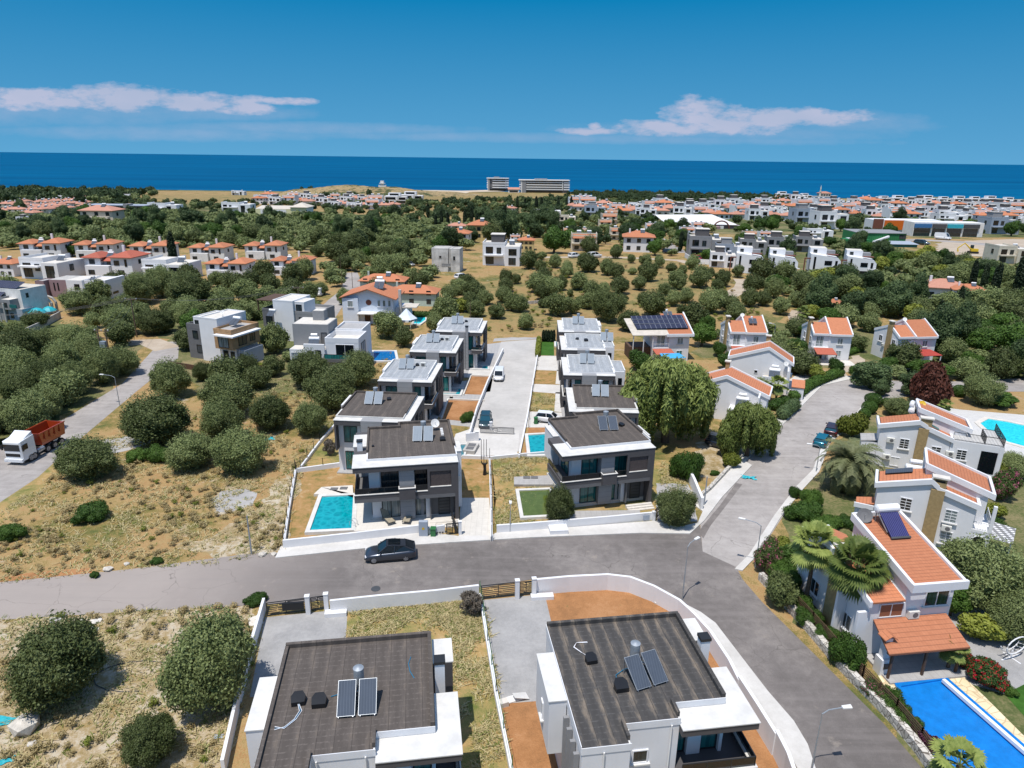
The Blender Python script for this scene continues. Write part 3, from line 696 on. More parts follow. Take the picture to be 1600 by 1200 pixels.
# plots along the lane, left row
for a in ([(690,655),(700,625),(755,625),(742,660)], [(726,616),(735,588),(765,588),(757,617)], ):
    sheet('garden', a, 'soil', .020)
for a in ([(684,662),(712,600),(770,590),(745,668)], [(695,590),(725,560),(778,552),(765,590)], [(725,560),(740,540),(785,535),(778,552)], [(667,640),(690,610),(712,600),(700,660)]):
    sheet('patio', a, 'slab_gray', .012)
for a in ([(700,600),(715,596),(770,592),(766,612),(704,620)],[(730,590),(733,576),(775,572),(770,590)],[(706,624),(690,660),(684,664),(700,622)]): sheet('driveway', a, 'sidewalk', .016)
# right row
for a, m_ in (([(842,555),(844,533),(865,532),(866,556)], 'green_lawn'), ([(835,599),(838,580),(870,580),(868,600)], 'soil_weedy'), ([(826,642),(830,613),(868,615),(866,643)], 'dry_lawn')): sheet('garden', a, m_, .020)
for a in ([(838,578),(840,556),(886,556),(885,580)], [(830,612),(835,600),(884,602),(884,616)], [(820,668),(826,643),(884,645),(880,668)], [(866,643),(868,613),(884,613),(884,645)], [(868,600),(870,578),(886,578),(885,602)]): sheet('patio', a, 'sidewalk', .016)
# right hand gardens and pool terrace
sheet('garden', [(1385,1040),(1500,1020),(1610,1060),(1650,1300),(1500,1300),(1400,1130),(1375,1060)], 'scrub', .010)
sheet('terrace', [(1372,1056),(1486,1036),(1500,1052),(1540,1090),(1640,1190),(1700,1300),(1540,1290),(1400,1100)], 'crazy_paving', .018)
sheet('gravel_yard', [(1480,1050),(1495,1000),(1465,960),(1420,870),(1480,860),(1530,950),(1640,960),(1640,1080),(1570,1085),(1520,1070)], 'gravel', .014)
sheet('green_lawn', [(1570,1085),(1610,1065),(1680,1090),(1680,1150),(1610,1130)], 'green_lawn', .022)
sheet('terrace', [(1480,690),(1400,625),(1500,640),(1620,650),(1700,720),(1650,760),(1540,720)], 'paver', .014)
sheet('garden', [(1205,900),(1222,815),(1260,760),(1290,735),(1305,690),(1350,640),(1380,650),(1370,760),(1370,860),(1310,985),(1285,1000)], 'scrub', .010)
sheet('garden', [(1440,870),(1500,770),(1560,700),(1660,740),(1700,960),(1560,960)], 'scrub', .009)
sheet('parking_bay', [(1225,600),(1252,580),(1275,595),(1250,622),(1228,625)], 'sidewalk', .014)
sheet('gravel_yard', [(1095,690),(1165,690),(1185,702),(1120,760),(1080,730)], 'rubble', .012)
sheet('path', [(1312,580),(1318,565),(1345,552),(1352,562),(1330,575),(1318,590)], 'dirt_track', .014)
# ------------------------------------------------------------------ modern flat-roofed villas
class Mir:                                     # optional mirror of a plan about its width
    def __init__(s, p, w_, on): s.p = p; s.w = w_; s.on = on
    def b(s, q): return (s.w-q[1], s.w-q[0], *q[2:]) if s.on else q
    def boxes(s, name, m_, lst, **k): return boxes(s.p, name, m_, [s.b(q) for q in lst], **k)
    def win(s, face, plane, a, z, w_, h, **k):
        if s.on:
            if face in 'FB': a = s.w-a-w_
            else: face = 'R' if face == 'L' else 'L'; plane = s.w-plane
        return win(s.p, face, plane, a, z, w_, h, **k)
    def x(s, v): return s.w-v if s.on else v
def solar(p, x, y, z, rz=0.0, col='collector_pale', tank='galv', sc_=1.0):
    """pair of tilted collectors with an upright tank behind"""
    m = Matrix.Translation((x, y, z)) @ Matrix.Rotation(rz, 4, 'Z') @ Matrix.Scale(sc_, 4)
    f = MB()
    for sx_ in (-1.0, -.2, .2, 1.0):
        f.bar((sx_, -.85, .1), (sx_, .8, 1.2), .025); f.bar((sx_, .8, 1.2), (sx_, .8, 0), .025); f.bar((sx_, -.85, .1), (sx_, -.85, 0), .025)
    o = f.xf(m).build('solar_heater', 'steel', p)
    for s in (-1, 1):
        t = Matrix.Translation((s*.59, -.02, .66)) @ Matrix.Rotation(math.atan2(1.1, 1.65), 4, 'X')
        c = MB().box(-.5, .5, -.97, .97, 0, .07).xf(t).xf(m).build('collector', 'galv', o)
        g = MB().box(-.475, .475, -.945, .945, .06, .085); g.xf(t); me = g.xf(m).build('absorber', col, o)
    MB().lathe([(.27, .35), (.30, .45), (.30, 1.55), (.29, 1.6), (.31, 1.62), (.1, 1.7), (.02, 1.72)], (0, 1.25, 0), 20).xf(m).build('tank', tank, o, smooth=False)
    MB().bar((.2, 1.2, .4), (.75, .7, .1), .02).bar((-.2, 1.2, .4), (-.75, .8, 1.1), .02).bar((0, 1.25, 0), (0, 1.25, .4), .12).xf(m).build('pipe', 'cable_blue', o)
    return o
def vent_box(p, x, y, z, rz, s=1.0, cable=None):
    m = Matrix.Translation((x, y, z)) @ Matrix.Rotation(rz, 4, 'Z') @ Matrix.Scale(s, 4)
    b_ = MB().prism([(-.32, -.25), (.32, -.25), (.35, .12), (.2, .36), (-.2, .36), (-.35, .12)], 0, .3, [.26, .26, .36, .42, .42, .36]).xf(m)
    o = b_.build('pipe_cowl', 'plastic_black', p)
    if cable:
        for i, cm in enumerate(cable):
            pts = [m @ Vector((.02*i, -.2, .15)), m @ Vector((.1+.06*i, -.6, .04)), m @ Vector((-.1+.05*i, -1.1, .04)), m @ Vector((-.5, -1.5-.05*i, .04)), m @ Vector((-.95, -1.6+.1*i, .04))]
            MB().tube(pts, .02, 5).build('cable', cm, o)
    return o
def dish(p, x, y, z, az, r=.45, m_='white2', h=.8):
    o = MB().bar((x, y, z), (x, y, z+h), .025).build('satellite_dish', 'steel', p)
    n = Vector((math.sin(az)*.8, -math.cos(az)*.8, .55)).normalized(); c = Vector((x, y, z+h)); b_ = MB()
    u = n.cross(Vector((0, 0, 1))).normalized(); v = n.cross(u); k = 16
    prof = [(0, 0), (.5, .05), (1, .2)]; n0 = 0
    b_.v = [tuple(c)]
    for (rr, dd) in prof[1:]:
        for j in range(k): t = 2*math.pi*j/k; b_.v.append(tuple(c + (u*math.cos(t)+v*math.sin(t))*rr*r + n*dd*r))
    for j in range(k): b_.f.append((0, 1+j, 1+(j+1)%k)); b_.f.append((1+j, 1+k+j, 1+k+(j+1)%k, 1+(j+1)%k))
    d = b_.build('reflector', m_, o); MB().bar(c, c+n*r*.9, .015).build('feed_arm', 'steel', o)
    return o
def ac(p, face, plane, a, z, s=1.0):
    o = boxes(p, 'air_conditioner', 'ac_white', [facebox(face, plane, a, a+.85*s, z, z+.6*s, .06, .36*s)])
    cx = a+.52*s; cz = z+.3*s
    n, c = {'F': ((0,-1,0), (cx, plane-.36*s, cz)), 'B': ((0,1,0), (cx, plane+.36*s, cz)), 'L': ((-1,0,0), (plane-.36*s, cx, cz)), 'R': ((1,0,0), (plane+.36*s, cx, cz))}[face]
    MB().disc(c, n, .22*s, .01).build('fan_grille', 'mid_gray', o)
    boxes(o, 'bracket', 'steel', [facebox(face, plane, a+.1, a+.14, z-.06, z, 0, .34*s), facebox(face, plane, a+.7*s, a+.74*s, z-.06, z, 0, .34*s)])
    return o
def glass_rail(p, seg, z, h=.55, name='balcony_rail', posts=True, m_='glass_dark', cap='black_metal'):
    g = MB(); f = MB()
    for (x0, y0, x1, y1) in seg:
        L_ = math.hypot(x1-x0, y1-y0); d = Vector(((x1-x0)/L_, (y1-y0)/L_, 0)); n_ = Vector((-d.y, d.x, 0))*.015
        g.prism([(x0-n_.x, y0-n_.y), (x1-n_.x, y1-n_.y), (x1+n_.x, y1+n_.y), (x0+n_.x, y0+n_.y)], z+.03, z+h-.04)
        f.bar((x0, y0, z+h), (x1, y1, z+h), .03); k = max(2, int(L_/1.3)+1)
        for i in range(k): q = i/(k-1); f.bar((x0+(x1-x0)*q, y0+(y1-y0)*q, z), (x0+(x1-x0)*q, y0+(y1-y0)*q, z+h), .025)
    o = f.build(name, cap, p); g.build('glass_panel', m_, o); return o

def street_villa(o, rz, label, roof, green=False, wing=True):
    """the two villas facing the street: width 10.6, local y grows away from the street"""
    W_ = 10.7; D = 9.6; t = thing('villa', label, 'villa', o, rz, 'modern villas facing the street')
    m = Mir(t, W_, False)
    m.boxes('wall', 'white', [(1.7, W_-.35, 1.5, D, .4, 3.05), (1.5, W_-.02, 1.5, D, 3.45, 6.4)])
    m.boxes('plinth', 'deck_white', [(1.4, W_-.1, 1.3, D+.1, 0, .4)])
    m.boxes('floor_slab', 'mid_gray', [(1.0 if green else 0, W_, 0, D, 3.05, 3.45), (0, 1.0, 0, 5.2, 3.05, 3.45)][:2 if green else 1])
    m.boxes('fascia', 'dark_gray', [(0, W_, 0, .3, 3.46, 3.9), (0, .3, .3, 5.2, 3.46, 3.9), (-.003, W_, .0, 5.2 if green else D, 6.4, 6.98), (1.35, W_, 5.2, D, 6.4, 6.979), (W_-3.2, W_-.35, .003, .25, 3.9, 4.35), (W_-3.2, W_-2.95, .003, .25, 4.35, 6.4), (W_-.75, W_-.35, .003, .25, 4.35, 6.4), (W_-2.95, W_-.75, .003, .25, 6.1, 6.4),
             (W_-.35, W_+.003, -.003, 1.5, 0, 6.4), (4.55, 6.2, -.45, .0, 3.3, 4.55)])
    boxes(t, 'balcony_coping', 'ledge', [(-.05, 4.55, -.05, .33, 3.9, 3.96), (6.2, W_-3.2, -.05, .33, 3.9, 3.96), (4.5, 6.25, -.5, -.3, 4.55, 4.6), (4.5, 4.6, -.3, .2, 4.55, 4.6), (6.15, 6.25, -.3, .2, 4.55, 4.6), (W_-2.95, W_-.75, -.03, .2, 4.3, 4.36)])
    boxes(t, 'brick_panel', 'brick_dark', [(W_-2.93, W_-.77, .12, .25, 4.36, 6.1)])
    boxes(t, 'panel', 'panel_gray', [(4.6, 6.15, .35, 1.5, 4.0, 6.4), (4.6, 6.15, .7, 1.5, .4, 3.05), (W_-3.9, W_-3.6, 1.3, 1.5, .4, 3.05)])
    boxes(t, 'pier', 'white', [(1.5, 2.6, 1.2, 1.5, 3.9, 6.4), (W_-3.4, W_-3.0, .8, 1.5, .4, 3.05), (.35, .6, 5.0, 5.2, 3.9, 6.4)])
    # roof: white ledge, raised felt deck with dark rims behind
    m.boxes('roof_ledge', 'ledge', [(-.06, W_+.04, -.06, 1.35, 6.98, 7.04), (-.06, 1.35, 1.35, 3.3, 6.98, 7.04)])
    m.boxes('roof_upstand', 'white', [(1.35, W_+.04, 1.35, D, 6.98, 7.30)])
    deck = m.boxes('roof', roof, [(1.50, W_-.1, 1.42, D-.1, 7.28, 7.36)])
    m.boxes('parapet', roof, [(1.35, 5.0, D-.25, D, 7.30, 7.62), (4.75, 5.0, D, D+.9, 7.0, 7.62), (4.75, W_-.0, D+.9, D+1.15, 7.0, 7.62), (1.33, 1.52, 3.0, D, 7.30, 7.62), (W_-.2, W_+.05, 3.5, D+1.15, 7.30, 7.62)])
    m.boxes('rear_wing', 'white', [(4.8, W_-.02, D+.02, D+1.1, .4, 7.0)]); m.boxes('rear_roof', roof, [(5.0, W_-.2, D-.1, D+.92, 7.25, 7.34)])
    if wing:
        m.boxes('side_wing', 'white', [(.7 if green else -.1, 1.4, 5.4, 8.7, 3.45, 6.98), (W_, W_+.6, 2.6, 5.2, .4, 7.02)]); m.boxes('wing_ledge', 'ledge', [(.65 if green else -.15, 1.33, 5.35, 8.75, 6.99, 7.05), (W_-.0, W_+.65, 2.55, 5.25, 7.03, 7.08)])
        ch = boxes(t, 'chimney', 'white', [(.35, .9, 4.2, 4.7, 7.0, 8.0)]) if not green else None
        if ch: boxes(ch, 'cap', 'black_metal', [(.3, .95, 4.15, 4.75, 8.05, 8.2)])
    gl = 'glass_teal' if green else 'glass'
    win(t, 'F', 1.5, 2.75, .45, 1.8, 2.4, g='glass_curtain' if not green else gl, div=1, name='sliding_door')
    win(t, 'F', 1.5, 6.3, .45, 1.9, 2.35, g='glass_curtain' if not green else gl, div=1, name='sliding_door')
    win(t, 'F', 1.5, 2.8, 3.55, 1.7, 2.5, g=gl, div=1, name='balcony_door'); win(t, 'F', 1.5, 6.3, 3.55, 1.7, 2.5, g=gl, div=1, name='balcony_door')
    win(t, 'F', 1.5, 1.75, 4.3, .3, 1.6, g=gl, div=0); win(t, 'L', 1.7, 2.2, .5, 2.6, 2.3, g=gl, name='sliding_door'); win(t, 'L', 1.5, 2.2, 3.6, 2.4, 2.3, g=gl, name='balcony_door')
    win(t, 'R', W_-.35, 6.5, 1.6, .9, 1.0, g=gl, div=0)
    boxes(t, 'entrance_recess', 'mid_gray', [(W_-3.0, W_-2.9, .3, 1.5, .4, 3.05), (W_-2.9, W_-.36, 1.35, 1.48, .4, 3.05)])
    d = win(t, 'F', 1.35, W_-2.0, .42, 1.1, 2.2, g='dark_metal', div=0, name='front_door', grid=5)
    glass_rail(t, [(.12, .12, 4.5, .12), (.12, .12, .12, 5.1)], 3.96, .6); glass_rail(t, [(6.25, .12, W_-3.25, .12)], 3.96, .6)
    for s_ in range(3): boxes(t, 'step', 'terrazzo', [(W_-3.1, W_+.0, -.35-.35*s_, -.002-.35*s_, 0, .36-.12*s_)])
    return t
def roof_gear(p, lst):
    for q in lst:
        k = q[0]
        if k == 's': solar(p, *q[1:])
        elif k == 'v': vent_box(p, *q[1:])
        elif k == 'd': dish(p, *q[1:])
        elif k == 'a': o = boxes(p, 'air_conditioner', 'ac_white', [(q[1]-.4, q[1]+.4, q[2]-.17, q[2]+.17, q[3], q[3]+.6)]); boxes(o, 'fan_grille', 'mid_gray', [(q[1]-.25, q[1]+.25, q[2]-.19, q[2]-.17, q[3]+.08, q[3]+.5)])
h1 = street_villa((-16.0, 62.6, 0), R_(10.3), 'grey-fronted villa with dark brown roof beside the teal pool, sun chairs on its terrace', 'felt_brown')
roof_gear(h1, [('s', 7.4, 5.7, 7.36, R_(-6), 'collector_pale'), ('v', 9.5, 5.0, 7.36, 0, .9), ('d', 8.9, 8.2, 7.36, .2, .5), ('v', 2.0, 4.4, 7.36, .2, .4)])
for i in range(4): boxes(h1, 'roof_block', 'white2', [(9.45, 9.75, 6.3+.55*i, 6.6+.55*i, 7.36, 7.55)])
ac(h1, 'R', 10.7, 1.6, 4.0)
h2 = street_villa((5.45, 66.15, 0), R_(14.5), 'grey-fronted villa with dark brown roof beside the green murky pool', 'felt_brown', True)
roof_gear(h2, [('s', 7.3, 5.6, 7.36, R_(-10), 'collector'), ('v', 9.2, 5.9, 7.36, .6, .9)])
boxes(h2, 'upper_ledge', 'ledge', [(10.76, 10.95, 2.0, 5.0, 7.6, 7.66)])

def lane_villa(o, rz, label, roof, mirror, w_=7.9, d=9.2, slot=False, chim=False, gear=()):
    """villas along the lane; unmirrored they face the lane on their right hand side"""
    t = thing('villa', label, 'villa', o, rz, 'modern villas along the lane'); m = Mir(t, w_, mirror)
    X0 = 0
    m.boxes('wall', 'white', [(0.0, w_-1.3, 1.0, d, .1, 6.4), (.02, w_-1.3, .98, d, 0, .1) ])
    m.boxes('plinth', 'slab_gray', [(-.1, w_-.05, .05, d-.1, 0, .14)])
    m.boxes('fascia', 'dark_gray', [(0, w_, 0, .28, 6.4, 7.0), (w_-.28, w_, .28, d, 6.4, 7.0), (w_-1.9, w_, 0, .25, 3.1, 3.75), (w_-.25, w_, .25, d*.55, 3.1, 3.75), (w_-.35, w_+.02, d*.55, d, 0, 6.4), (-.02, .2, .0, 1.0, 3.1, 6.4)])
    m.boxes('floor_slab', 'mid_gray', [(w_-1.9, w_-.26, .25, d*.55, 3.1, 3.3), (.05, w_-.3, .3, d-.05, 6.4, 6.95)])
    m.boxes('panel', 'panel_gray', [(w_*.36, w_*.64, -.12, 1.0, .14, 7.08)])
    m.boxes('roof_ledge', 'ledge', [(-.05, w_*.36, -.05, .9, 7.0, 7.07), (w_*.64, w_+.05, -.05, .9, 7.0, 7.07), (w_*.36, w_*.64, .5, .9, 7.0, 7.07), (w_-.85, w_+.05, .9, d, 7.0, 7.07)])
    m.boxes('roof_upstand', 'white' if roof == 'felt_pale' else 'ledge', [(-.02, w_-.85, .9, d+.02, 6.95, 7.28)])
    m.boxes('roof', roof, [(.2, w_-.95, 1.0, d-.2, 7.27, 7.33)])
    rimm = 'white2' if roof == 'felt_pale' else roof
    m.boxes('parapet', rimm, [(0, .2, 3.2, d, 7.28, 7.55), (0, w_-.85, d-.2, d+.02, 7.28, 7.55), (w_-.98, w_-.82, 2.4, d, 7.28, 7.5)])
    if slot:
        m.boxes('side_wing', 'white', [(-1.6, 0.0, 1.5, 6.5, 0, 7.25)]); m.win('F', 1.5, -1.1, 3.6, .45, 2.6, g='glass_dark', div=0); m.boxes('wing_roof', roof, [(-1.45, -.15, 1.7, 6.3, 7.25, 7.3)])
        m.boxes('wing_parapet', 'white2', [(-1.6, -1.45, 1.5, 6.5, 7.25, 7.5), (-1.45, 0, 6.35, 6.5, 7.25, 7.5)])
    else: m.boxes('side_wing', 'white', [(-.5, .0, 4.6, 8.4, 0, 7.28)])
    m.win('F', 1.0, .9, 3.9, 1.5, 2.0, g='glass_teal', name='balcony_door'); m.win('F', 1.0, w_*.66, 3.6, 1.1, 2.4, g='glass_teal', div=0, name='balcony_door')
    m.win('F', 1.0, w_*.66, .3, 1.1, 2.3, g='glass_teal', div=0, name='sliding_door'); m.win('F', 1.0, .9, .3, 1.4, 2.3, g='glass_teal', name='sliding_door')
    m.win('R', w_-1.3, 1.5, 3.5, 2.6, 2.4, g='glass_dark', name='balcony_door'); m.win('R', w_-1.3, 1.6, .3, 2.6, 2.3, g='glass_dark', name='sliding_door'); m.win('R', w_+.02, d*.55+.9, 3.9, 1.5, 1.7, g='brick_dark', div=0)
    m.boxes('pier', 'white', [(w_-1.32, w_-.98, .9, 1.3, .14, 3.1), (w_-1.7, w_-1.3, .9, 1.0, 3.3, 6.4)])
    sg = [(w_-1.8, .12, w_-.12, .12), (w_-.12, .12, w_-.12, d*.55)]
    if mirror: sg = [(w_-a, b_, w_-c, e) for a, b_, c, e in sg]
    glass_rail(t, sg, 3.75, .55); m.boxes('balcony_coping', 'ledge', [(w_-1.9, w_+.03, -.03, .27, 3.75, 3.8), (w_-.27, w_+.03, .27, d*.55, 3.75, 3.8)])
    if chim: ch = boxes(t, 'chimney', 'panel_gray', [(m.x(w_*.68)-.25, m.x(w_*.68)+.25, -.35, .0, .14, 8.1)]); boxes(ch, 'cap', 'black_metal', [(m.x(w_*.68)-.3, m.x(w_*.68)+.3, -.4, .05, 8.12, 8.3)])
    roof_gear(t, gear)
    return t
A = [(-21.2, 75.7, 9.1, 'felt_brown', 0), (-18.8, 90.8, 7.6, 'felt_pale', 0), (-16.6, 106.0, 7.5, 'felt_pale', 0), (-13.9, 119.6, 8.4, 'felt_pale', 1)]
LA = ['dark-roofed villa along the lane, first behind the villa with sun chairs', 'pale-roofed villa, second behind the villa with sun chairs', 'pale-roofed villa between the blue pool and the lane, third in the left row', 'pale-roofed villa with a slim chimney at the far end of the left row']
for i, (x, y, w_, rf, chm) in enumerate(A):
    g = [('s', w_*.38, 5.6, 7.33, R_(4), 'collector_pale'), ('v', w_*.56, 6.8, 7.33, .4, .8)]
    if i in (1, 2): g.append(('a', w_*.68, 6.6, 7.33))
    lane_villa((x, y, 0), R_(-3.6), LA[i], rf, False, w_, 9.4, chim=bool(chm), gear=g)
Bv = [(7.2, 79.6, 8.6, 'felt_brown', 0, 0), (7.5, 94.6, 7.5, 'felt_pale', 0, 1), (8.1, 108.3, 7.2, 'felt_pale', 0, 1), (8.4, 120.5, 7.6, 'felt_pale', 0, 0)]
LB = ['dark-roofed villa along the lane with the white hatchback parked beside it', 'pale-roofed villa with a tall slot window, left of the weeping tree', 'pale-roofed villa with a slot window and two black cowls on its roof', 'pale-roofed villa at the far end of the right row beside the small clipped lawn']
for i, (x, y, w_, rf, chm, sl_w) in enumerate(Bv):
    g = [('s', w_*(.5 if i != 2 else 1.1), 5.6, 7.33, R_(-3), 'collector_pale'), ('v', w_*.4, 5.8, 7.33, -.4, .8)]
    if i == 0: g.append(('a', w_*.42, 6.9, 7.33))
    if i == 2: g.append(('v', w_*.6, 4.8, 7.33, .2, 1.0))
    lane_villa((x, y, 0), R_(-1.5), LB[i], rf, True, w_, 9.3, slot=bool(sl_w), gear=g)

# ---- the two big villas at the bottom of the picture
def near_villa(o, rz, label, left):
    t = thing('villa', label, 'villa', o, rz, 'modern villas nearest the viewer')
    felt = 'felt_dark' if not left else 'felt_brown'
    main = [(0, 0), (2.7, 0), (2.7, 1.35), (6.0, 1.35), (6.0, 2.5), (9.2, 2.5), (9.2, 10.2), (0, 10.2)]
    b_ = MB().prism(main, 0, 7.0); b_.build('wall', 'white', t)
    inn = [(.2, .02), (2.6, .02), (2.6, 1.37), (5.9, 1.37), (5.9, 2.52), (9.0, 2.52), (9.0, 10.0), (.2, 10.0)]
    MB().prism(inn, 6.95, 7.05).build('roof', felt, t)
    pr = MB(); pr.box(0, 9.2, 9.98, 10.22, 7.0, 7.34); pr.box(8.98, 9.22, 2.5, 9.98, 7.0, 7.34); pr.box(-.02, .2, 0, 9.98, 7.0, 7.26 if left else 7.12)
    pr.box(2.55, 2.72, .25, 1.45, 7.0, 7.34); pr.box(5.85, 6.02, 1.5, 2.55, 7.0, 7.34); pr.build('parapet', felt, t)
    boxes(t, 'roof_edge', 'white', [(-.04, 2.74, -.04, .0, 6.6, 7.06), (2.7, 6.04, 1.31, 1.35, 6.6, 7.06), (6.0, 9.24, 2.46, 2.5, 6.6, 7.06), (-.06, -.02, 0, 10.2, 6.6, 7.14)])
    # white slab over the balcony and its grey fascia
    boxes(t, 'balcony_roof', 'dark_gray', [(6.02, 10.6, .9, 2.44, 6.1, 6.55), (9.25, 10.6, 2.44, 5.4, 6.1, 6.55), (9.25, 10.5, 8.0, 10.2, 3.4, 6.55)])
    boxes(t, 'roof_ledge', 'ledge', [(6.02, 10.65, .85, 2.44, 6.551, 6.62), (9.25, 10.65, 2.44, 5.4, 6.551, 6.62), (9.25, 10.55, 8.0, 10.25, 6.551, 6.62)])
    ch = boxes(t, 'chimney', 'white', [(9.35, 9.95, 6.5, 7.1, 0, 7.7)]); boxes(ch, 'cap', 'black_metal', [(9.3, 10.0, 6.45, 7.15, 7.75, 7.95), (9.42, 9.88, 6.57, 7.03, 7.7, 7.75)])
    boxes(t, 'side_wing', 'white', [(-1.1, -.06, 3.6, 7.6, 3.0, 6.9)]); boxes(t, 'wing_ledge', 'ledge', [(-1.15, -.06, 3.55, 7.65, 6.9, 6.97)])
    # balcony
    boxes(t, 'balcony', 'dark_gray', [(6.02, 10.5, .6, 5.4, 3.0, 3.35), (6.02, 10.6, .5, .7, 2.6, 3.7), (10.4, 10.6, .7, 5.4, 2.6, 3.7)])
    boxes(t, 'balcony_coping', 'ledge', [(6.0, 10.65, .45, .75, 3.7, 3.76), (10.35, 10.65, .75, 5.4, 3.7, 3.76)])
    glass_rail(t, [(6.1, .6, 10.5, .6), (10.5, .6, 10.5, 5.4)], 3.76, .65)
    win(t, 'F', 2.5, 6.15, 3.45, .75, 2.35, g='glass_teal', div=0, name='balcony_door'); win(t, 'F', 2.5, 8.0, 3.45, .9, 2.35, g='glass_teal', div=0, name='balcony_door'); boxes(t, 'pier', 'white', [(7.0, 7.85, 2.2, 2.5, 3.35, 6.1), (9.0, 9.2, 2.2, 2.5, 3.35, 6.1)])
    win(t, 'R', 9.2, 3.1, 3.45, 1.9, 2.35, g='glass_teal', name='balcony_door'); win(t, 'F', 1.35, 3.4, 4.2, .8, .8, g='glass', fr='white', div=0, sill='ledge')
    win(t, 'F', 2.5, 6.4, .4, 2.2, 2.2, g='glass_teal', name='sliding_door')
    for i in range(4): boxes(t, 'blind_fin', 'gray_wall', [(-.35, -.05, .35+.85*i, .55+.85*i, 1.0, 6.3)])
    win(t, 'L', -1.1, 5.2, 4.2, .35, 1.1, g='glass', fr='white', div=0, sill='ledge')
    for x, y in ((1.2, -.04), (5.5, 1.3), (2.95, 1.3)): MB().tube([(x, y-.06, 0), (x, y-.06, 6.7)], .05, 6).build('drain_pipe', 'white2', t)
    return t
nl = near_villa((-12.8, 26.1, 0), R_(8.2), 'dark-roofed villa at the bottom left, loose white cables by its roof cowl', True)
roof_gear(nl, [('s', 4.9, 4.5, 7.05, R_(-1), 'collector'), ('v', .0+1.5, 5.2, 7.05, .05, 1.15, ['cable_white', 'cable_blue', 'cable_white']), ('v', 2.7, 4.9, 7.05, .0, 1.2)])
MB().tube([(3.3, 5.4, 7.1), (4.0, 5.6, 7.1), (4.6, 5.5, 7.1), (4.9, 5.6, 7.2)], .025, 5).build('cable', 'cable_blue', nl)
MB().tube([(7.9, 8.2, 7.08), (7.75, 7.6, 7.08), (7.85, 6.9, 7.08), (8.1, 6.3, 7.08)], .025, 5).build('cable', 'cable_blue', nl)
nr = near_villa((4.0, 28.5, 0), R_(8.2), 'villa at the bottom right with a black striped roof inside the curved white wall', False)
roof_gear(nr, [('s', 5.0, 4.6, 7.05, R_(14), 'collector'), ('v', 2.1, 6.4, 7.05, .1, 1.05), ('v', 3.3, 3.9, 7.05, .05, 1.2)])
for i, cm in enumerate(('cable_white', 'cable_white', 'brown_wood')): MB().tube([(2.0, 6.7, 7.2), (1.7, 7.2, 7.12), (1.3+.05*i, 7.8, 7.1), (1.6, 8.2, 7.1), (2.3, 8.1+.1*i, 7.1)], .022, 5).build('cable', cm, nr)
MB().tube([(3.2, 4.3, 7.12), (3.3, 5.0, 7.12), (3.9, 5.4, 7.12), (4.6, 5.5, 7.2)], .025, 5).build('cable', 'cable_blue', nr)
# ------------------------------------------------------------------ tile-roofed houses of the right-hand side
def gable_band(p, name, prof, y0, y1, up=.28, dn=.25, m_='white'):
    """white band following a roof profile (x,z) as a vertical ribbon between y0 and y1"""
    b_ = MB()
    for (x0, z0), (x1, z1) in zip(prof[:-1], prof[1:]):
        n = len(b_.v); b_.v += [(x0,y0,z0-dn),(x1,y0,z1-dn),(x1,y1,z1-dn),(x0,y1,z0-dn),(x0,y0,z0+up),(x1,y0,z1+up),(x1,y1,z1+up),(x0,y1,z0+up)]
        b_.f += [(n,n+3,n+2,n+1),(n+4,n+5,n+6,n+7),(n,n+1,n+5,n+4),(n+1,n+2,n+6,n+5),(n+2,n+3,n+7,n+6),(n+3,n,n+4,n+7)]
    return b_.build(name, m_, p)
def prof_wall(p, name, prof, y0, y1, m_='white', zb=0):
    """solid block whose top follows a profile along x"""
    b_ = MB(); pts = [(prof[0][0], zb)] + list(prof) + [(prof[-1][0], zb)]; k = len(pts)
    b_.v = [(x, y0, z) for x, z in pts] + [(x, y1, z) for x, z in pts]
    b_.f = [tuple(range(k)), tuple(range(2*k-1, k-1, -1))] + [(i, k+i, k+(i+1)%k, (i+1)%k) for i in range(k)]
    return b_.build(name, m_, p)
def profx_wall(p, name, prof, x0, x1, m_='white', zb=0):
    """same with the profile running along y"""
    b_ = MB(); pts = [(prof[0][0], zb)] + list(prof) + [(prof[-1][0], zb)]; k = len(pts)
    b_.v = [(x0, y, z) for y, z in pts] + [(x1, y, z) for y, z in pts]
    b_.f = [tuple(range(k)), tuple(range(2*k-1, k-1, -1))] + [(i, k+i, k+(i+1)%k, (i+1)%k) for i in range(k)]
    return b_.build(name, m_, p)
def bandx(p, name, prof, x0, x1, up=.25, dn=.25, m_='white'):
    b_ = MB()
    for (y0, z0), (y1, z1) in zip(prof[:-1], prof[1:]):
        n = len(b_.v); b_.v += [(x0,y0,z0-dn),(x1,y0,z0-dn),(x1,y1,z1-dn),(x0,y1,z1-dn),(x0,y0,z0+up),(x1,y0,z0+up),(x1,y1,z1+up),(x0,y1,z1+up)]
        b_.f += [(n,n+3,n+2,n+1),(n+4,n+5,n+6,n+7),(n,n+1,n+5,n+4),(n+1,n+2,n+6,n+5),(n+2,n+3,n+7,n+6),(n+3,n,n+4,n+7)]
    return b_.build(name, m_, p)
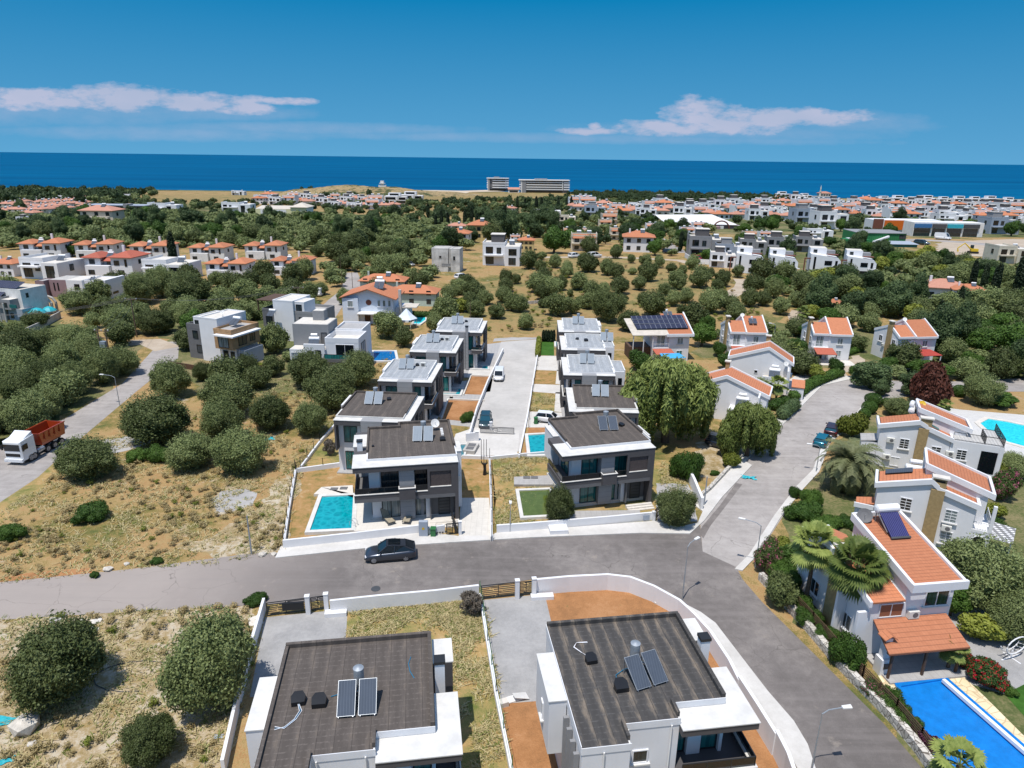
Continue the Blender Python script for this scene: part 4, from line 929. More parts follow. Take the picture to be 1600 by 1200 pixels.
def boiler(p, x, y, z, rz=0, s=1.0, tube=False, tankc='tank_white'):
    """horizontal white tank on a frame with a collector sloping down in front"""
    m = Matrix.Translation((x, y, z)) @ Matrix.Rotation(rz, 4, 'Z') @ Matrix.Scale(s, 4)
    f = MB()
    for sx_ in (-.8, .8): f.bar((sx_, .0, 0), (sx_, 0, 1.1), .03); f.bar((sx_, -1.5, .1), (sx_, .0, 1.1), .03)
    o = f.xf(m).build('solar_heater', 'steel', p)
    MB().tube([(-.95, 0, 1.3), (-.88, 0, 1.3), (.88, 0, 1.3), (.95, 0, 1.3)], [.15, .33, .33, .15], 14).xf(m).build('tank', tankc, o)
    if not tube: MB().tube([(-.6, .1, 1.95), (-.55, .1, 1.95), (.55, .1, 1.95), (.6, .1, 1.95)], [.1, .25, .25, .1], 12).xf(m).build('tank', tankc, o) if tankc == 'tank_white' and s > .9 else None
    t = Matrix.Translation((0, -.85, .62)) @ Matrix.Rotation(math.atan2(1.0, 1.5), 4, 'X')
    if tube:
        MB().box(-.75, .75, -1.3, .9, 0, .06).xf(t).xf(m).build('collector', 'tube_blue', o); MB().box(-.8, .8, -1.42, -1.28, -.03, .12).xf(t).xf(m).build('manifold', 'dark_metal', o)
    else:
        for q in (-1, 1): MB().box(q*.47-.44, q*.47+.44, -.95, .75, 0, .07).xf(t).xf(m).build('collector', 'collector', o)
    return o
def rail(p, segs, z, h=.9, step=.16, m_='black_metal', name='railing', r=.012):
    b_ = MB()
    for (x0, y0, x1, y1) in segs:
        L_ = math.hypot(x1-x0, y1-y0); k = max(2, int(L_/step))
        b_.bar((x0, y0, z+h), (x1, y1, z+h), .025); b_.bar((x0, y0, z+.08), (x1, y1, z+.08), .015)
        for i in range(k+1): q = i/k; x = x0+(x1-x0)*q; y = y0+(y1-y0)*q; b_.bar((x, y, z), (x, y, z+h), r if 0 < i < k else r*2)
    return b_.build(name, m_, p)
def arch(p, face, plane, a, w_, h, m_='glass_dark', z0=0.0, name='arch'):
    b_ = MB(); k = 12; pts = [(a, z0), (a+w_, z0), (a+w_, z0+h-w_/2)] + [(a+w_/2+w_/2*math.cos(t*math.pi/k), z0+h-w_/2+w_/2*math.sin(t*math.pi/k)) for t in range(1, k)] + [(a, z0+h-w_/2)]
    def q(d, c, z): return (c, plane-d, z) if face == 'F' else (plane-d, c, z) if face == 'L' else (plane+d, c, z) if face == 'R' else (c, plane+d, z)
    n = len(pts); b_.v = [q(.02, c, z) for c, z in pts] + [q(-.3, c, z) for c, z in pts]
    b_.f = [tuple(range(n)), tuple(range(2*n-1, n-1, -1))] + [(i, n+i, n+(i+1)%n, (i+1)%n) for i in range(n)]
    o = b_.build(name, m_, p)
    r = MB(); r.tube([q(.03, c, z) for c, z in pts[1:]] + [q(.03, *pts[0])], .05, 5).build('surround', 'white', o)
    return o
# -- three houses in a row up the lane
def lane_house(o, rz, label, canopy, heater, w_=7.0, dishy=True):
    t = thing('tiled_house', label, 'house', o, rz, 'white houses with paired orange roofs')
    s = w_/7.0; a = 2.95*s
    PL = [(0, 5.25), (2.8, 6.85), (7.0, 5.1)]; PR = [(-.35, 5.1), (3.9, 7.55), (7.0, 5.9)]
    profx_wall(t, 'wall', [(y, z-.15) for y, z in PL], .0, a, 'white'); profx_wall(t, 'wall', [(max(y, -.2), z-.15) for y, z in PR], a+.01, w_, 'white')
    roofmesh(t, 'roof', 'tile_orange', [[(.15, -.15, 5.2), (a-.1, -.15, 5.2), (a-.1, 2.8, 6.9), (.15, 2.8, 6.9)], [(.15, 2.8, 6.9), (a-.1, 2.8, 6.9), (a-.1, 7.1, 5.1), (.15, 7.1, 5.1)]])
    roofmesh(t, 'roof', 'tile_orange', [[(a+.15, -.45, 5.2), (w_-.1, -.45, 5.2), (w_-.1, 3.9, 7.65), (a+.15, 3.9, 7.65)], [(a+.15, 3.9, 7.65), (w_-.1, 3.9, 7.65), (w_-.1, 7.1, 5.9), (a+.15, 7.1, 5.9)]])
    bandx(t, 'verge', [(-.2, 5.17), (2.8, 6.87), (7.1, 5.1)], -.1, .15); bandx(t, 'verge', [(-.5, 5.17), (3.9, 7.65), (7.1, 5.9)], a-.08, a+.16, .22); bandx(t, 'verge', [(-.5, 5.17), (3.9, 7.65), (7.1, 5.9)], w_-.1, w_+.12)
    boxes(t, 'eave', 'white', [(-.1, a-.08, -.35, -.2, 4.92, 5.3)]); boxes(t, 'eave', 'white', [(a+.16, w_-.1, -.65, -.5, 4.92, 5.3)])
    boxes(t, 'chimney_breast', 'tan_stone', [(-.35, -.01, 1.9, 3.0, 0, 7.0)]); boxes(t, 'chimney', 'tan_stone', [(-.3, .25, 2.0, 2.9, 7.0, 7.7)]); boxes(t, 'chimney_cap', 'terrazzo', [(-.45, .4, 1.85, 3.05, 7.75, 7.9)])
    win(t, 'F', 0, .7*s, 2.75, 1.3, 1.9, g='glass_curtain', fr='white', name='balcony_door'); win(t, 'F', -.2, a+1.6*s, 3.3, .9, 1.1, g='glass_curtain', fr='white', sill='ledge'); win(t, 'F', -.2, a+1.6*s, .9, .9, 1.1, g='glass_curtain', fr='white')
    win(t, 'L', 0, .7, 3.3, .8, 1.1, g='glass', fr='white'); win(t, 'L', 0, 4.4, 3.3, .9, 1.1, g='glass', fr='white', sill='ledge'); win(t, 'F', 0, .8*s, .2, 1.4, 2.0, g='glass_dark', fr='white', name='door')
    boxes(t, 'balcony', 'white', [(-.1, a, -1.2, -.0, 2.45, 2.65)]); rail(t, [(-.05, -1.15, a-.05, -1.15), (-.05, -1.15, -.05, -.05)], 2.65, .85, .22, 'white')
    if canopy == 'red': roofmesh(t, 'canopy', 'red_roof', [[(a-.8, -3.2, 2.3), (w_-.6, -3.2, 2.3), (w_-1.1, -.3, 2.75), (a-1.4, -.3, 2.75)]], .08)
    else: roofmesh(t, 'canopy', 'tile_red', [[(.1, -3.4, 2.0), (a+.8, -3.4, 2.0), (a+.5, -1.25, 2.75), (.0, -1.25, 2.75)]], .08)
    q = a+.9 if canopy != 'red' else w_-.7
    for x in (q-3.4 if canopy != 'red' else a-.6, q-.2): boxes(t, 'post', 'white' if canopy == 'red' else 'brown_wood', [(x, x+.12, -3.15, -3.03, 0, 2.28 if canopy == 'red' else 2.0)])
    boxes(t, 'terrace', 'terrazzo', [(-.2, w_+.3, -4.0, -.3, 0, .12)])
    if heater: solar(t, a+1.7*s, 1.9, 6.6, 0, 'collector', 'tank_white', .7)
    ac(t, 'L', 0, 3.4, 2.5, .8)
    if dishy: dish(t, a+.1, 3.6, 7.3, -.4, .4, 'white2', .5)
    return t
lane_house((42.4, 129.5, 0), R_(-1.6), 'tiled house with a solar heater on its higher roof, left of its two twins', 'tile', True, 7.0)
lane_house((58.4, 129.1, 0), R_(-5.5), 'tiled house with bare roofs and a tiled porch canopy, middle of the three twins', 'tile', False, 7.2, False)
lane_house((73.8, 126.9, 0), R_(9), 'tiled house with a red patio canopy, right of its two twins', 'red', False, 8.0)
# -- houses with an off-centre gable facing the street
def gable_house(o, rz, label, W_, D, ridge, zs, boil=True, side='white'):
    t = thing('tiled_house', label, 'house', o, rz, 'white houses with a broad gable')
    zl, zr, ze = zs; pr = [(0, zl), (ridge, zr), (W_, ze)]
    prof_wall(t, 'wall', [(x, z-.1) for x, z in pr], 0, D)
    roofmesh(t, 'roof', 'tile_orange', [[(-.2, .1, zl-.05), (ridge, .1, zr+.05), (ridge, D-.1, zr+.05), (-.2, D-.1, zl-.05)], [(ridge, .1, zr+.05), (W_+.2, .1, ze-.05), (W_+.2, D-.1, ze-.05), (ridge, D-.1, zr+.05)]])
    gable_band(t, 'verge', [(-.35, zl-.1), (ridge, zr+.02), (W_+.35, ze-.1)], -.18, .1, .22, .3); gable_band(t, 'verge', [(-.35, zl-.1), (ridge, zr+.02), (W_+.35, ze-.1)], D-.1, D+.15, .2, .3)
    boxes(t, 'eave', 'white', [(-.38, -.2, .1, D-.1, zl-.42, zl+.1)]); boxes(t, 'eave', 'white', [(W_+.2, W_+.38, .1, D-.1, ze-.42, ze+.1)])
    return t
hu = gable_house(P(1136, 600), R_(-21), 'white house with a boiler and two collectors on its balcony, left of the lawn drive', 9.9, 4.6, 6.1, (4.9, 7.1, 4.8))
boxes(hu, 'balcony', 'white', [(5.6, 9.6, -2.6, -.02, 0, 2.3), (9.35, 9.6, -2.6, -.02, 2.3, 4.2), (5.6, 9.35, -2.6, -2.4, 2.3, 2.9)]); boxes(hu, 'balcony_floor', 'cream', [(5.7, 9.3, -2.4, -.05, 2.3, 2.36)])
boiler(hu, 7.4, -.6, 2.4, 0, .95); dish(hu, 9.0, -.5, 4.1, .3, .4); win(hu, 'F', 0, 4.2, 2.6, .45, .45, g='glass_dark', fr='white', div=0); win(hu, 'F', -2.6, 8.0, .7, .9, 1.1, fr='white')
ch = boxes(hu, 'chimney', 'tan_stone', [(5.4, 6.1, 4.7, 5.3, 0, 8.0)]); boxes(ch, 'cap', 'terrazzo', [(5.25, 6.25, 4.55, 5.45, 8.05, 8.2)]); ac(hu, 'R', 9.9, 1.6, 2.0)
roofmesh(hu, 'porch_roof', 'tile_orange', [[(10.2, -4.4, 2.2), (12.2, -4.4, 2.2), (12.2, -2.2, 2.9), (10.2, -2.2, 2.9)]]); boxes(hu, 'porch', 'white', [(10.3, 12.1, -4.3, -2.3, 0, 2.15)])
h3_ = gable_house(P(1090, 650), R_(-24), 'white house half hidden between the two weeping trees, boiler on its roof', 9.5, 5.0, 3.6, (5.2, 6.8, 4.6))
boxes(h3_, 'balcony', 'white', [(4.5, 8.6, -2.4, -.02, 0, 2.6), (8.35, 8.6, -2.4, -.02, 2.6, 5.0)]); boiler(h3_, 6.2, -.6, 2.7, 0, .95); ch = boxes(h3_, 'chimney', 'tan_stone', [(2.7, 3.3, 4.9, 5.5, 0, 7.6)]); boxes(ch, 'cap', 'terrazzo', [(2.55, 3.45, 4.75, 5.65, 7.65, 7.8)]); win(h3_, 'F', -2.4, 5.4, .7, 1.0, 1.2, fr='white')
# -- T2 : second big house
def split_gable(o, rz, label, low, high, DL, extras=None):
    """low gabled front block plus a taller single-slope block behind it. low = [(x,z)...] profile with a step; high=(x0,z0,x1,z1,y0,y1)"""
    t = thing('tiled_house', label, 'house', o, rz, 'big white houses beside the street')
    (xl, zl), (xr, zr), (xs, zs_), (xe, ze) = low
    prof_wall(t, 'wall', [(xl, zl-.25), (xr, zr-.25), (xs, zs_-.15), (xe, ze-.25)], 0, DL)
    hx0, hz0, hx1, hz1, y0, y1 = high
    prof_wall(t, 'wall', [(hx0, hz0-.2), (hx1-.3, hz1-.2)], y0+.01 if y0 > 0 else .02, y1)
    q = min(DL, 9)
    roofmesh(t, 'roof', 'tile_orange', [[(xl, .1, zl), (xr, .1, zr), (xr, q, zr), (xl, q, zl)]]); roofmesh(t, 'roof', 'tile_orange', [[(xs-.5, .1, zs_+.1), (xe, .1, ze), (xe, y0, ze), (xs-.5, y0, zs_+.1)]])
    roofmesh(t, 'roof', 'tile_orange', [[(hx0+.1, y0+.1, hz0), (hx1-.1, y0+.1, hz1), (hx1-.1, y1-.1, hz1), (hx0+.1, y1-.1, hz0)]])
    gable_band(t, 'verge', [(xl-.35, zl-.08), (xr, zr+.03), (xs, zs_+.15), (xs, zs_+.0), (xe+.3, ze-.06)], -.25, .1, .2, .35)
    boxes(t, 'eave', 'white', [(xl-.38, xl-.12, .1, q+.1, zl-.4, zl+.12)]); boxes(t, 'eave', 'white', [(xe+.02, xe+.3, .1, y0, ze-.4, ze+.14)])
    gable_band(t, 'verge', [(hx0-.1, hz0+.02), (hx1+.25, hz1-.06)], y0-.2, y0+.1, .2, .4); gable_band(t, 'verge', [(hx0-.1, hz0+.02), (hx1+.25, hz1-.06)], y1-.1, y1+.2, .2, .4)
    boxes(t, 'eave', 'white', [(hx1, hx1+.25, y0+.1, y1-.1, hz1-.4, hz1+.15)]); boxes(t, 'eave', 'white', [(hx0-.2, hx0+.05, y0+.1, y1-.1, hz0-.4, hz0+.2)])
    return t
t2 = split_gable((37.9, 63.6, 0), R_(-28), 'white house with blue collectors lying on its left roof, between its two neighbours', [(0, 5.55), (4.5, 7.0), (5.2, 6.3), (8.6, 5.3)], (4.0, 7.9, 9.9, 6.0, 1.7, 6.2), 3.4)
boxes(t2, 'chimney_breast', 'tan_stone', [(4.55, 5.75, -.3, -.01, 0, 6.2)]); ch = boxes(t2, 'chimney', 'tan_stone', [(4.6, 5.75, -.1, .45, 6.45, 7.35)]); boxes(ch, 'cap', 'terrazzo', [(4.45, 5.95, -.25, .6, 7.4, 7.55)]); boxes(ch, 'flue', 'plastic_black', [(4.75, 5.6, -.12, .47, 7.0, 7.2)])
roofmesh(t2, 'collector', 'collector', [[(.5, 2.2, 5.95), (2.9, 2.2, 6.72), (2.9, 3.3, 6.72), (.5, 3.3, 5.95)]], .06)
for (a_, z_) in ((2.2, 3.3), (6.2, 3.0), (6.2, .6)): win(t2, 'F', 0, a_, z_, .95, 1.25, g='glass_curtain' if a_ > 5 else 'glass', fr='white', sill='ledge', grid=3)
ac(t2, 'F', 0, .9, 2.3); ac(t2, 'F', 0, 6.1, 2.05);
boxes(t2, 'porch', 'white', [(-1.7, -.05, .3, 2.0, 0, 2.5)]); roofmesh(t2, 'porch_roof', 'tile_orange', [[(-1.75, .25, 2.7), (-.05, .25, 3.1), (-.05, 2.0, 3.1), (-1.75, 2.0, 2.7)]]); boxes(t2, 'porch_band', 'white', [(-1.9, -.05, .05, .22, 2.4, 2.9)]); arch(t2, 'F', .3, -1.45, 1.1, 2.1, name='porch_arch')
boxes(t2, 'balcony', 'white', [(8.65, 10.3, .3, 4.6, 2.3, 2.6), (10.0, 10.3, .3, .6, 0, 5.4), (8.65, 10.3, 4.3, 4.6, 0, 2.3)]); rail(t2, [(8.7, .35, 10.2, .35), (10.25, .35, 10.25, 4.5)], 2.6, .85, .2, 'white2'); win(t2, 'R', 8.6, 1.2, 2.7, 1.6, 2.1, g='glass_curtain', fr='white', name='balcony_door'); boxes(t2, 'arcade', 'white', [(8.65, 10.3, .32, .5, 0, 2.3)]); arch(t2, 'F', .32, 8.85, 1.2, 2.0)
dish(t2, 4.4, 3.4, 6.9, -.3, .42, 'tan_stone', .5); boiler(t2, 3.2, 4.4, 5.0, R_(10), 1.0)
# -- T3 : third house with roof terrace
t3 = split_gable((46.6, 80.2, 0), R_(-24), 'white house with a railed roof terrace beside the curved pool', [(0, 5.5), (4.1, 6.65), (5.0, 6.05), (7.7, 5.0)], (4.1, 7.7, 9.8, 5.9, 1.9, 5.6), 3.2)
boxes(t3, 'chimney_breast', 'tan_stone', [(4.1, 5.2, -.3, -.01, 0, 5.9)]); ch = boxes(t3, 'chimney', 'tan_stone', [(4.2, 5.4, -.1, .5, 6.2, 7.1)]); boxes(ch, 'cap', 'terrazzo', [(4.05, 5.55, -.25, .65, 7.15, 7.3)])
boxes(t3, 'wing', 'white', [(7.75, 13.2, .0, 5.8, 0, 4.9)]); boxes(t3, 'roof_terrace', 'paver', [(7.9, 13.1, .1, 5.7, 4.9, 4.96)]); rail(t3, [(7.9, .08, 13.1, .08), (13.12, .08, 13.12, 5.7), (11.2, .1, 11.2, 2.8), (11.2, 2.8, 13.1, 2.8)], 4.96, 1.0, .14)
for (a_, z_) in ((2.4, 2.9), (5.9, 2.5), (8.6, 2.6)): win(t3, 'F', 0, a_, z_, .95, 1.2, g='glass', fr='white', sill='ledge', grid=3)
win(t3, 'F', 0, 1.8, .4, .9, 1.1, g='white2', fr='white'); ac(t3, 'F', 0, .9, 3.5); ac(t3, 'F', 0, .8, 1.2); ac(t3, 'F', 0, 7.4, 2.9); ac(t3, 'F', 0, 9.6, .9)
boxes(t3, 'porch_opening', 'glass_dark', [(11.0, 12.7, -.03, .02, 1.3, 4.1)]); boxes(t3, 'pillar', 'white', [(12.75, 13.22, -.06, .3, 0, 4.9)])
boxes(t3, 'side_wing', 'white', [(-1.8, -.02, .5, 3.0, 0, 2.9)]); roofmesh(t3, 'porch_roof', 'slab_gray', [[(-1.9, .45, 2.95), (0, .45, 3.3), (0, 3.0, 3.3), (-1.9, 3.0, 2.95)]])
boiler(t3, 3.6, 4.6, 5.3, R_(80), 1.1); roofmesh(t3, 'skylight', 'glass_teal', [[(5.5, .6, 6.15), (6.4, .6, 5.75), (6.4, 1.4, 5.75), (5.5, 1.4, 6.15)]], .05); dish(t3, 4.6, 4.6, 7.2, .1, .4, 'yellow_sign', .4)
# -- T1 : nearest house
t1 = thing('tiled_house', 'nearest white house, blue tube collector and grey dish on its orange roof', 'house', (28.25, 44.5, 0), R_(8), 'big white houses beside the street')
profx_wall(t1, 'wall', [(0, 6.35), (7.2, 7.85)], 2.3, 6.35); profx_wall(t1, 'wall', [(0, 5.05), (5.8, 6.5), (9.8, 5.5)], -.6, 2.29)
roofmesh(t1, 'roof', 'tile_orange', [[(2.3, -.3, 6.55), (6.55, -.3, 6.55), (6.55, 7.3, 8.05), (2.3, 7.3, 8.05)]])
roofmesh(t1, 'roof', 'tile_orange', [[(-.75, -.3, 5.15), (2.1, -.3, 5.15), (2.1, 5.8, 6.65), (-.75, 5.8, 6.65)], [(-.75, 5.8, 6.65), (2.1, 5.8, 6.65), (2.1, 9.9, 5.6), (-.75, 9.9, 5.6)]])
bandx(t1, 'verge', [(-.5, 6.5), (7.5, 8.1)], 2.08, 2.34, .3, .35); bandx(t1, 'verge', [(-.5, 6.5), (7.5, 8.1)], 6.5, 6.75, .22, .3); boxes(t1, 'eave', 'white', [(2.08, 6.75, -.75, -.5, 6.1, 6.8)]); boxes(t1, 'eave', 'white', [(2.34, 6.5, 7.5, 7.7, 7.8, 8.3)])
bandx(t1, 'verge', [(-.4, 5.1), (5.8, 6.68), (10.0, 5.55)], -.95, -.72, .2, .3); boxes(t1, 'eave', 'white', [(-.95, 2.1, 10.0, 10.2, 5.2, 5.7)])
win(t1, 'F', 0, 4.0, 4.3, 1.9, 1.25, g='glass', fr='white', sill='ledge'); win(t1, 'F', 0, .0+.3, 3.6, 1.9, 1.1, g='tile_canopy', fr='white', name='window'); ac(t1, 'F', 0, 2.6, 3.45, 1.05)
win(t1, 'F', 0, 3.2, .1, 2.2, 2.2, g='glass', fr='white', name='sliding_door')
boxes(t1, 'chimney_breast', 'tan_stone', [(-1.0, -.6, 3.4, 4.7, 0, 5.9)]); ch = boxes(t1, 'chimney', 'tan_stone', [(-1.0, -.3, 3.5, 4.6, 5.9, 7.2)]); boxes(ch, 'cap', 'terrazzo', [(-1.15, -.15, 3.35, 4.75, 7.25, 7.4)])
for y_ in (1.6, 6.2): win(t1, 'L', -.6, y_, 1.0, 1.1, 1.3, g='glass', fr='white', sill='ledge')
win(t1, 'L', -.6, 6.6, 3.6, 1.0, 1.1, g='glass', fr='white'); arch(t1, 'L', -.6, .1, 1.0, 2.3); ac(t1, 'L', -.6, 8.2, 3.2)
for y_ in (-.1, 2.5): profx_wall(t1, 'buttress', [(y_, 4.2), (y_+.25, 4.2)], -1.5, -.61)
MB().tube([(-1.2, -.0, 0), (-.9, -.0, 2.4), (-.7, .0, 4.0)], .05, 6).build('drain_pipe', 'white2', t1); boiler(t1, 4.6, 6.6, 7.75, R_(0), 1.1, True); dish(t1, 2.9, 6.9, 7.9, -.5, .62, 'mid_gray', .5)
# terrace canopy on brown posts, beside the house
cn = thing('patio_canopy', 'orange tiled canopy on brown posts over the grey patio by the blue pool', 'canopy', (28.25, 44.5, 0), R_(8))
roofmesh(cn, 'roof', 'tile_canopy', [[(-.7, -3.0, 2.65), (5.9, -3.0, 2.65), (6.1, -.05, 3.45), (-.1, -.05, 3.45)]], .14)
for x_ in (-.2, 2.6, 5.4): boxes(cn, 'post', 'brown_wood', [(x_, x_+.16, -2.75, -2.59, .15, 2.55)])
boxes(cn, 'beam', 'brown_wood', [(-.6, 5.8, -2.8, -2.6, 2.42, 2.6)])
struct(boxes(None, 'patio', 'slab_gray', [(0, 7.0, -3.1, 0, 0, .15)])); o = bpy.data.objects['patio.009'] if 'patio.009' in bpy.data.objects else [q for q in bpy.data.objects if q.name.startswith('patio') and q.type == 'MESH'][-1]; o.location = (28.0, 44.4, .02); o.rotation_euler = (0, 0, R_(8))
bq = thing('barbecue_chimney', 'white brick barbecue with a small tiled hood by the patio canopy', 'barbecue', P(1376, 1050), R_(8))
boxes(bq, 'body', 'white', [(-.4, .5, -.4, .4, 0, 1.4)]); boxes(bq, 'flue', 'white', [(-.25, .3, -.2, .3, 1.4, 3.2)]); roofmesh(bq, 'hood', 'tile_orange', [[(-.5, -.4, 3.2), (.03, -.4, 3.55), (.03, .5, 3.55), (-.5, .5, 3.2)], [(.03, -.4, 3.55), (.55, -.4, 3.2), (.55, .5, 3.2), (.03, .5, 3.55)]], .06); boxes(bq, 'opening', 'plastic_black', [(-.2, .3, -.43, -.39, .6, 1.1)])
# -- house with the solar roof
sh = thing('solar_house', 'white house under a roof of dark solar panels, blue awning at its foot', 'house', (23.6, 127.0, 0), R_(5))
boxes(sh, 'wall', 'white', [(3.2, 6.3, 0, 6, 0, 5.6)]); boxes(sh, 'wall', 'white', [(6.31, 10.3, -.8, 6, 0, 5.4)])
roofmesh(sh, 'roof', 'tile_orange', [[(6.1, -1.2, 5.3), (10.7, -1.2, 5.3), (10.7, 5.6, 7.9), (6.1, 5.6, 7.9)]]); roofmesh(sh, 'roof', 'beige_roof', [[(-1.0, -1.4, 5.3), (6.1, -1.4, 5.3), (6.1, 4.6, 7.2), (-1.4, 4.6, 7.2)]])
bandx(sh, 'verge', [(-1.3, 5.3), (5.7, 7.95)], 10.7, 10.95); boxes(sh, 'eave', 'white', [(5.6, 10.95, -1.5, -1.25, 4.95, 5.45)])
pv = roofmesh(sh, 'solar_panels', 'pv', [[(.2, .3, 6.15), (10.3, .3, 6.3), (10.3, 4.7, 7.85), (-.1, 4.7, 7.65)]], .08)
boxes(pv, 'mounting_rail', 'steel', [(0, 10.3, 1.72, 1.80, 6.72, 6.83), (0, 10.3, 3.2, 3.28, 7.2, 7.36)])
for x_ in (-.8, 1.2, 3.0): boxes(sh, 'post', 'white2', [(x_, x_+.15, -1.2, -1.05, 0, 5.3)])
boxes(sh, 'balcony', 'white', [(3.2, 6.3, -1.3, -.01, 2.4, 2.7)]); rail(sh, [(3.3, -1.25, 6.2, -1.25)], 2.7, .8, .2, 'white'); win(sh, 'F', 0, 4.2, 2.8, 1.5, 2.0, g='glass_curtain', fr='white', name='balcony_door')
win(sh, 'F', -.8, 8.0, 3.4, 1.0, 1.1, g='glass_curtain', fr='white', sill='ledge'); win(sh, 'F', -.8, 8.0, .7, 1.0, 1.3, g='glass_teal', fr='white')
boxes(sh, 'deck_room', 'brown_wood', [(-.9, 3.1, .4, 4.5, 0, 2.5)]); roofmesh(sh, 'porch_roof', 'tile_red', [[(3.3, -3.4, 2.0), (7.0, -3.4, 2.0), (6.6, -1.35, 2.6), (3.0, -1.35, 2.6)]], .08)
aw = roofmesh(sh, 'awning', 'blue_canopy', [[(4.0, -5.6, 1.8), (8.4, -5.2, 1.9), (7.6, -3.5, 2.3), (3.8, -3.5, 2.3)]], .04); MB().bar((4.1, -5.5, 0), (4.1, -5.5, 1.8), .04).bar((8.3, -5.15, 0), (8.3, -5.15, 1.9), .04).build('pole', 'steel', aw)
solar(sh, 7.6, 5.2, 7.3, 0, 'collector', 'tank_white', .8)
# ------------------------------------------------------------------ middle distance buildings
def block_house(label, o, rz, blocks, wins, extras=None, name='house', cat='house', group=None):
    """blocks: (x0,x1,y0,y1,z0,z1,wall,roof,parapet_h); wins: (face,plane,a,z,w,h,glass,frame)"""
    t = thing(name, label, cat, o, rz, group)
    for (x0, x1, y0, y1, z0, z1, m_, rf, ph) in blocks:
        boxes(t, 'wall', m_, [(x0, x1, y0, y1, z0, z1)])
        if rf: boxes(t, 'roof', rf, [(x0+.15, x1-.15, y0+.15, y1-.15, z1-.02, z1+.05)])
        if ph: boxes(t, 'parapet', m_, [(x0-.02, x1+.02, y0-.02, y0+.2, z1, z1+ph), (x0-.02, x1+.02, y1-.2, y1+.02, z1, z1+ph), (x0-.02, x0+.2, y0+.2, y1-.2, z1, z1+ph), (x1-.2, x1+.02, y0+.2, y1-.2, z1, z1+ph)])
    for q in wins: win(t, *q[:6], g=q[6] if len(q) > 6 else 'glass', fr=q[7] if len(q) > 7 else 'black_metal', div=1 if q[4] > 1.1 else 0, sill=None)
    return t
# grey, white and timber-clad villa on the left
gv = block_house('white and grey villa with timber-clad upper corner behind the olive trees', (-61.6, 125.2, 0), R_(-21), [
    (.2, 4.2, .0, 8, 0, 5.8, 'mid_gray', 'beige_roof', .9), (3.9, 8.2, -.5, 7, 0, 8.1, 'white', 'terrazzo', .25), (1.9, 4.1, .2, 6, 5.8, 7.9, 'white', 'terrazzo', .2),
    (8.25, 12.3, -1.6, 5.6, 3.1, 6.4, 'wood_clad', 'slab_gray', .45), (8.21, 11.8, -.3, 5.4, 0, 3.05, 'white', None, 0), (12.35, 13.8, -.4, 4.5, 0, 2.9, 'bluegray_wall', 'gray_wall', 0)],
    [('F', 0, 1.6, 4.0, 1.1, 1.4), ('F', 0, 2.2, 1.3, 1.1, 1.4), ('F', -1.6, 9.2, 3.5, 2.2, 2.1, 'glass_curtain'), ('F', -.3, 8.8, .2, 1.0, 2.2), ('F', -.3, 10.5, .8, .8, 1.5), ('R', 12.3, 0, 3.6, 2.0, 2.0), ('F', .2, 2.3, 6.2, 1.2, 1.2), ('R', 12.3, 3, 3.8, 1.2, 1.6), ('F', -.4, 12.7, .5, .7, 1.7)], name='villa', cat='villa')
boxes(gv, 'canopy_slab', 'white', [(8.9, 13.5, -2.6, -1.65, 5.7, 5.95), (12.35, 13.5, -1.65, 4.8, 5.7, 5.95)]); boiler(gv, 9.8, 3.0, 6.8, 0, .9); dish(gv, 7.4, 2.0, 8.2, 0, .45)
gv2 = block_house('white and grey villa with a pergola on its roof, behind the timber-clad one', (-52.5, 139.5, 0), R_(-14), [
    (0, 3.0, .5, 8, 0, 6.0, 'mid_gray', 'slab_gray', .5), (3.0, 7.6, 0, 7, 0, 8.3, 'white', 'terrazzo', .25), (7.62, 12.6, .4, 8, 0, 5.8, 'gray_wall', 'slab_gray', .6), (7.62, 9.8, .6, 5, 5.8, 8.2, 'white', 'terrazzo', .1)],
    [('F', .4, 8.6, 3.6, 1.3, 1.5), ('F', .6, 8.0, 6.4, 1.2, 1.3), ('F', .5, .8, 3.4, 1.4, 1.4), ('R', 12.6, 2, 3.4, 1.2, 1.5)], name='villa', cat='villa')
boxes(gv2, 'pergola', 'brown_wood', [(-1, -.8, .5, .7, 6, 8.1), (2.8, 3.0, .5, .7, 6.5, 8.1), (-1, -.8, 7, 7.2, 6, 8.1), (-1.2, 3.2, .4, 7.4, 8.1, 8.25)]); boiler(gv2, 3.6, -1.2, 5.6, 0, .8)
wv = block_house('white villa with a big dark window and grey stair block, left of the blue pool', (-39.6, 117.2, 0), R_(-3), [
    (0, 6.5, 2.0, 7.5, 0, 8.2, 'gray_wall', 'terrazzo', 0), (.2, 6.6, -.8, 1.98, 0, 4.3, 'white', 'terrazzo', 0), (2.9, 6.6, -1.2, -.82, 0, 5.4, 'white', None, 0), (6.62, 12.6, -.6, 5, 0, 5.6, 'white', 'terrazzo', .9), (6.65, 11.8, 5.1, 11, 0, 6.4, 'white', 'slab_gray', .4), (2.8, 4.9, 5, 7, 8.2, 10.0, 'gray_wall', 'terrazzo', 0)],
    [('F', -.6, 8.5, 3.3, 3.2, 2.0, 'glass_dark', 'white'), ('F', -1.2, 3.6, .9, 1.0, 3.2), ('F', -1.2, 5.0, 2.9, .9, 1.4), ('F', -.8, .5, 1.8, 2.2, 1.9, 'bluegray_wall', 'white'), ('F', -.6, 8.4, .2, 3.2, 2.2), ('R', 12.6, 1, 3.0, 2.5, 2.2, 'bluegray_wall'), ('F', 2.0, 5.2, 4.6, .9, 2.1, 'mid_gray')], name='villa', cat='villa')
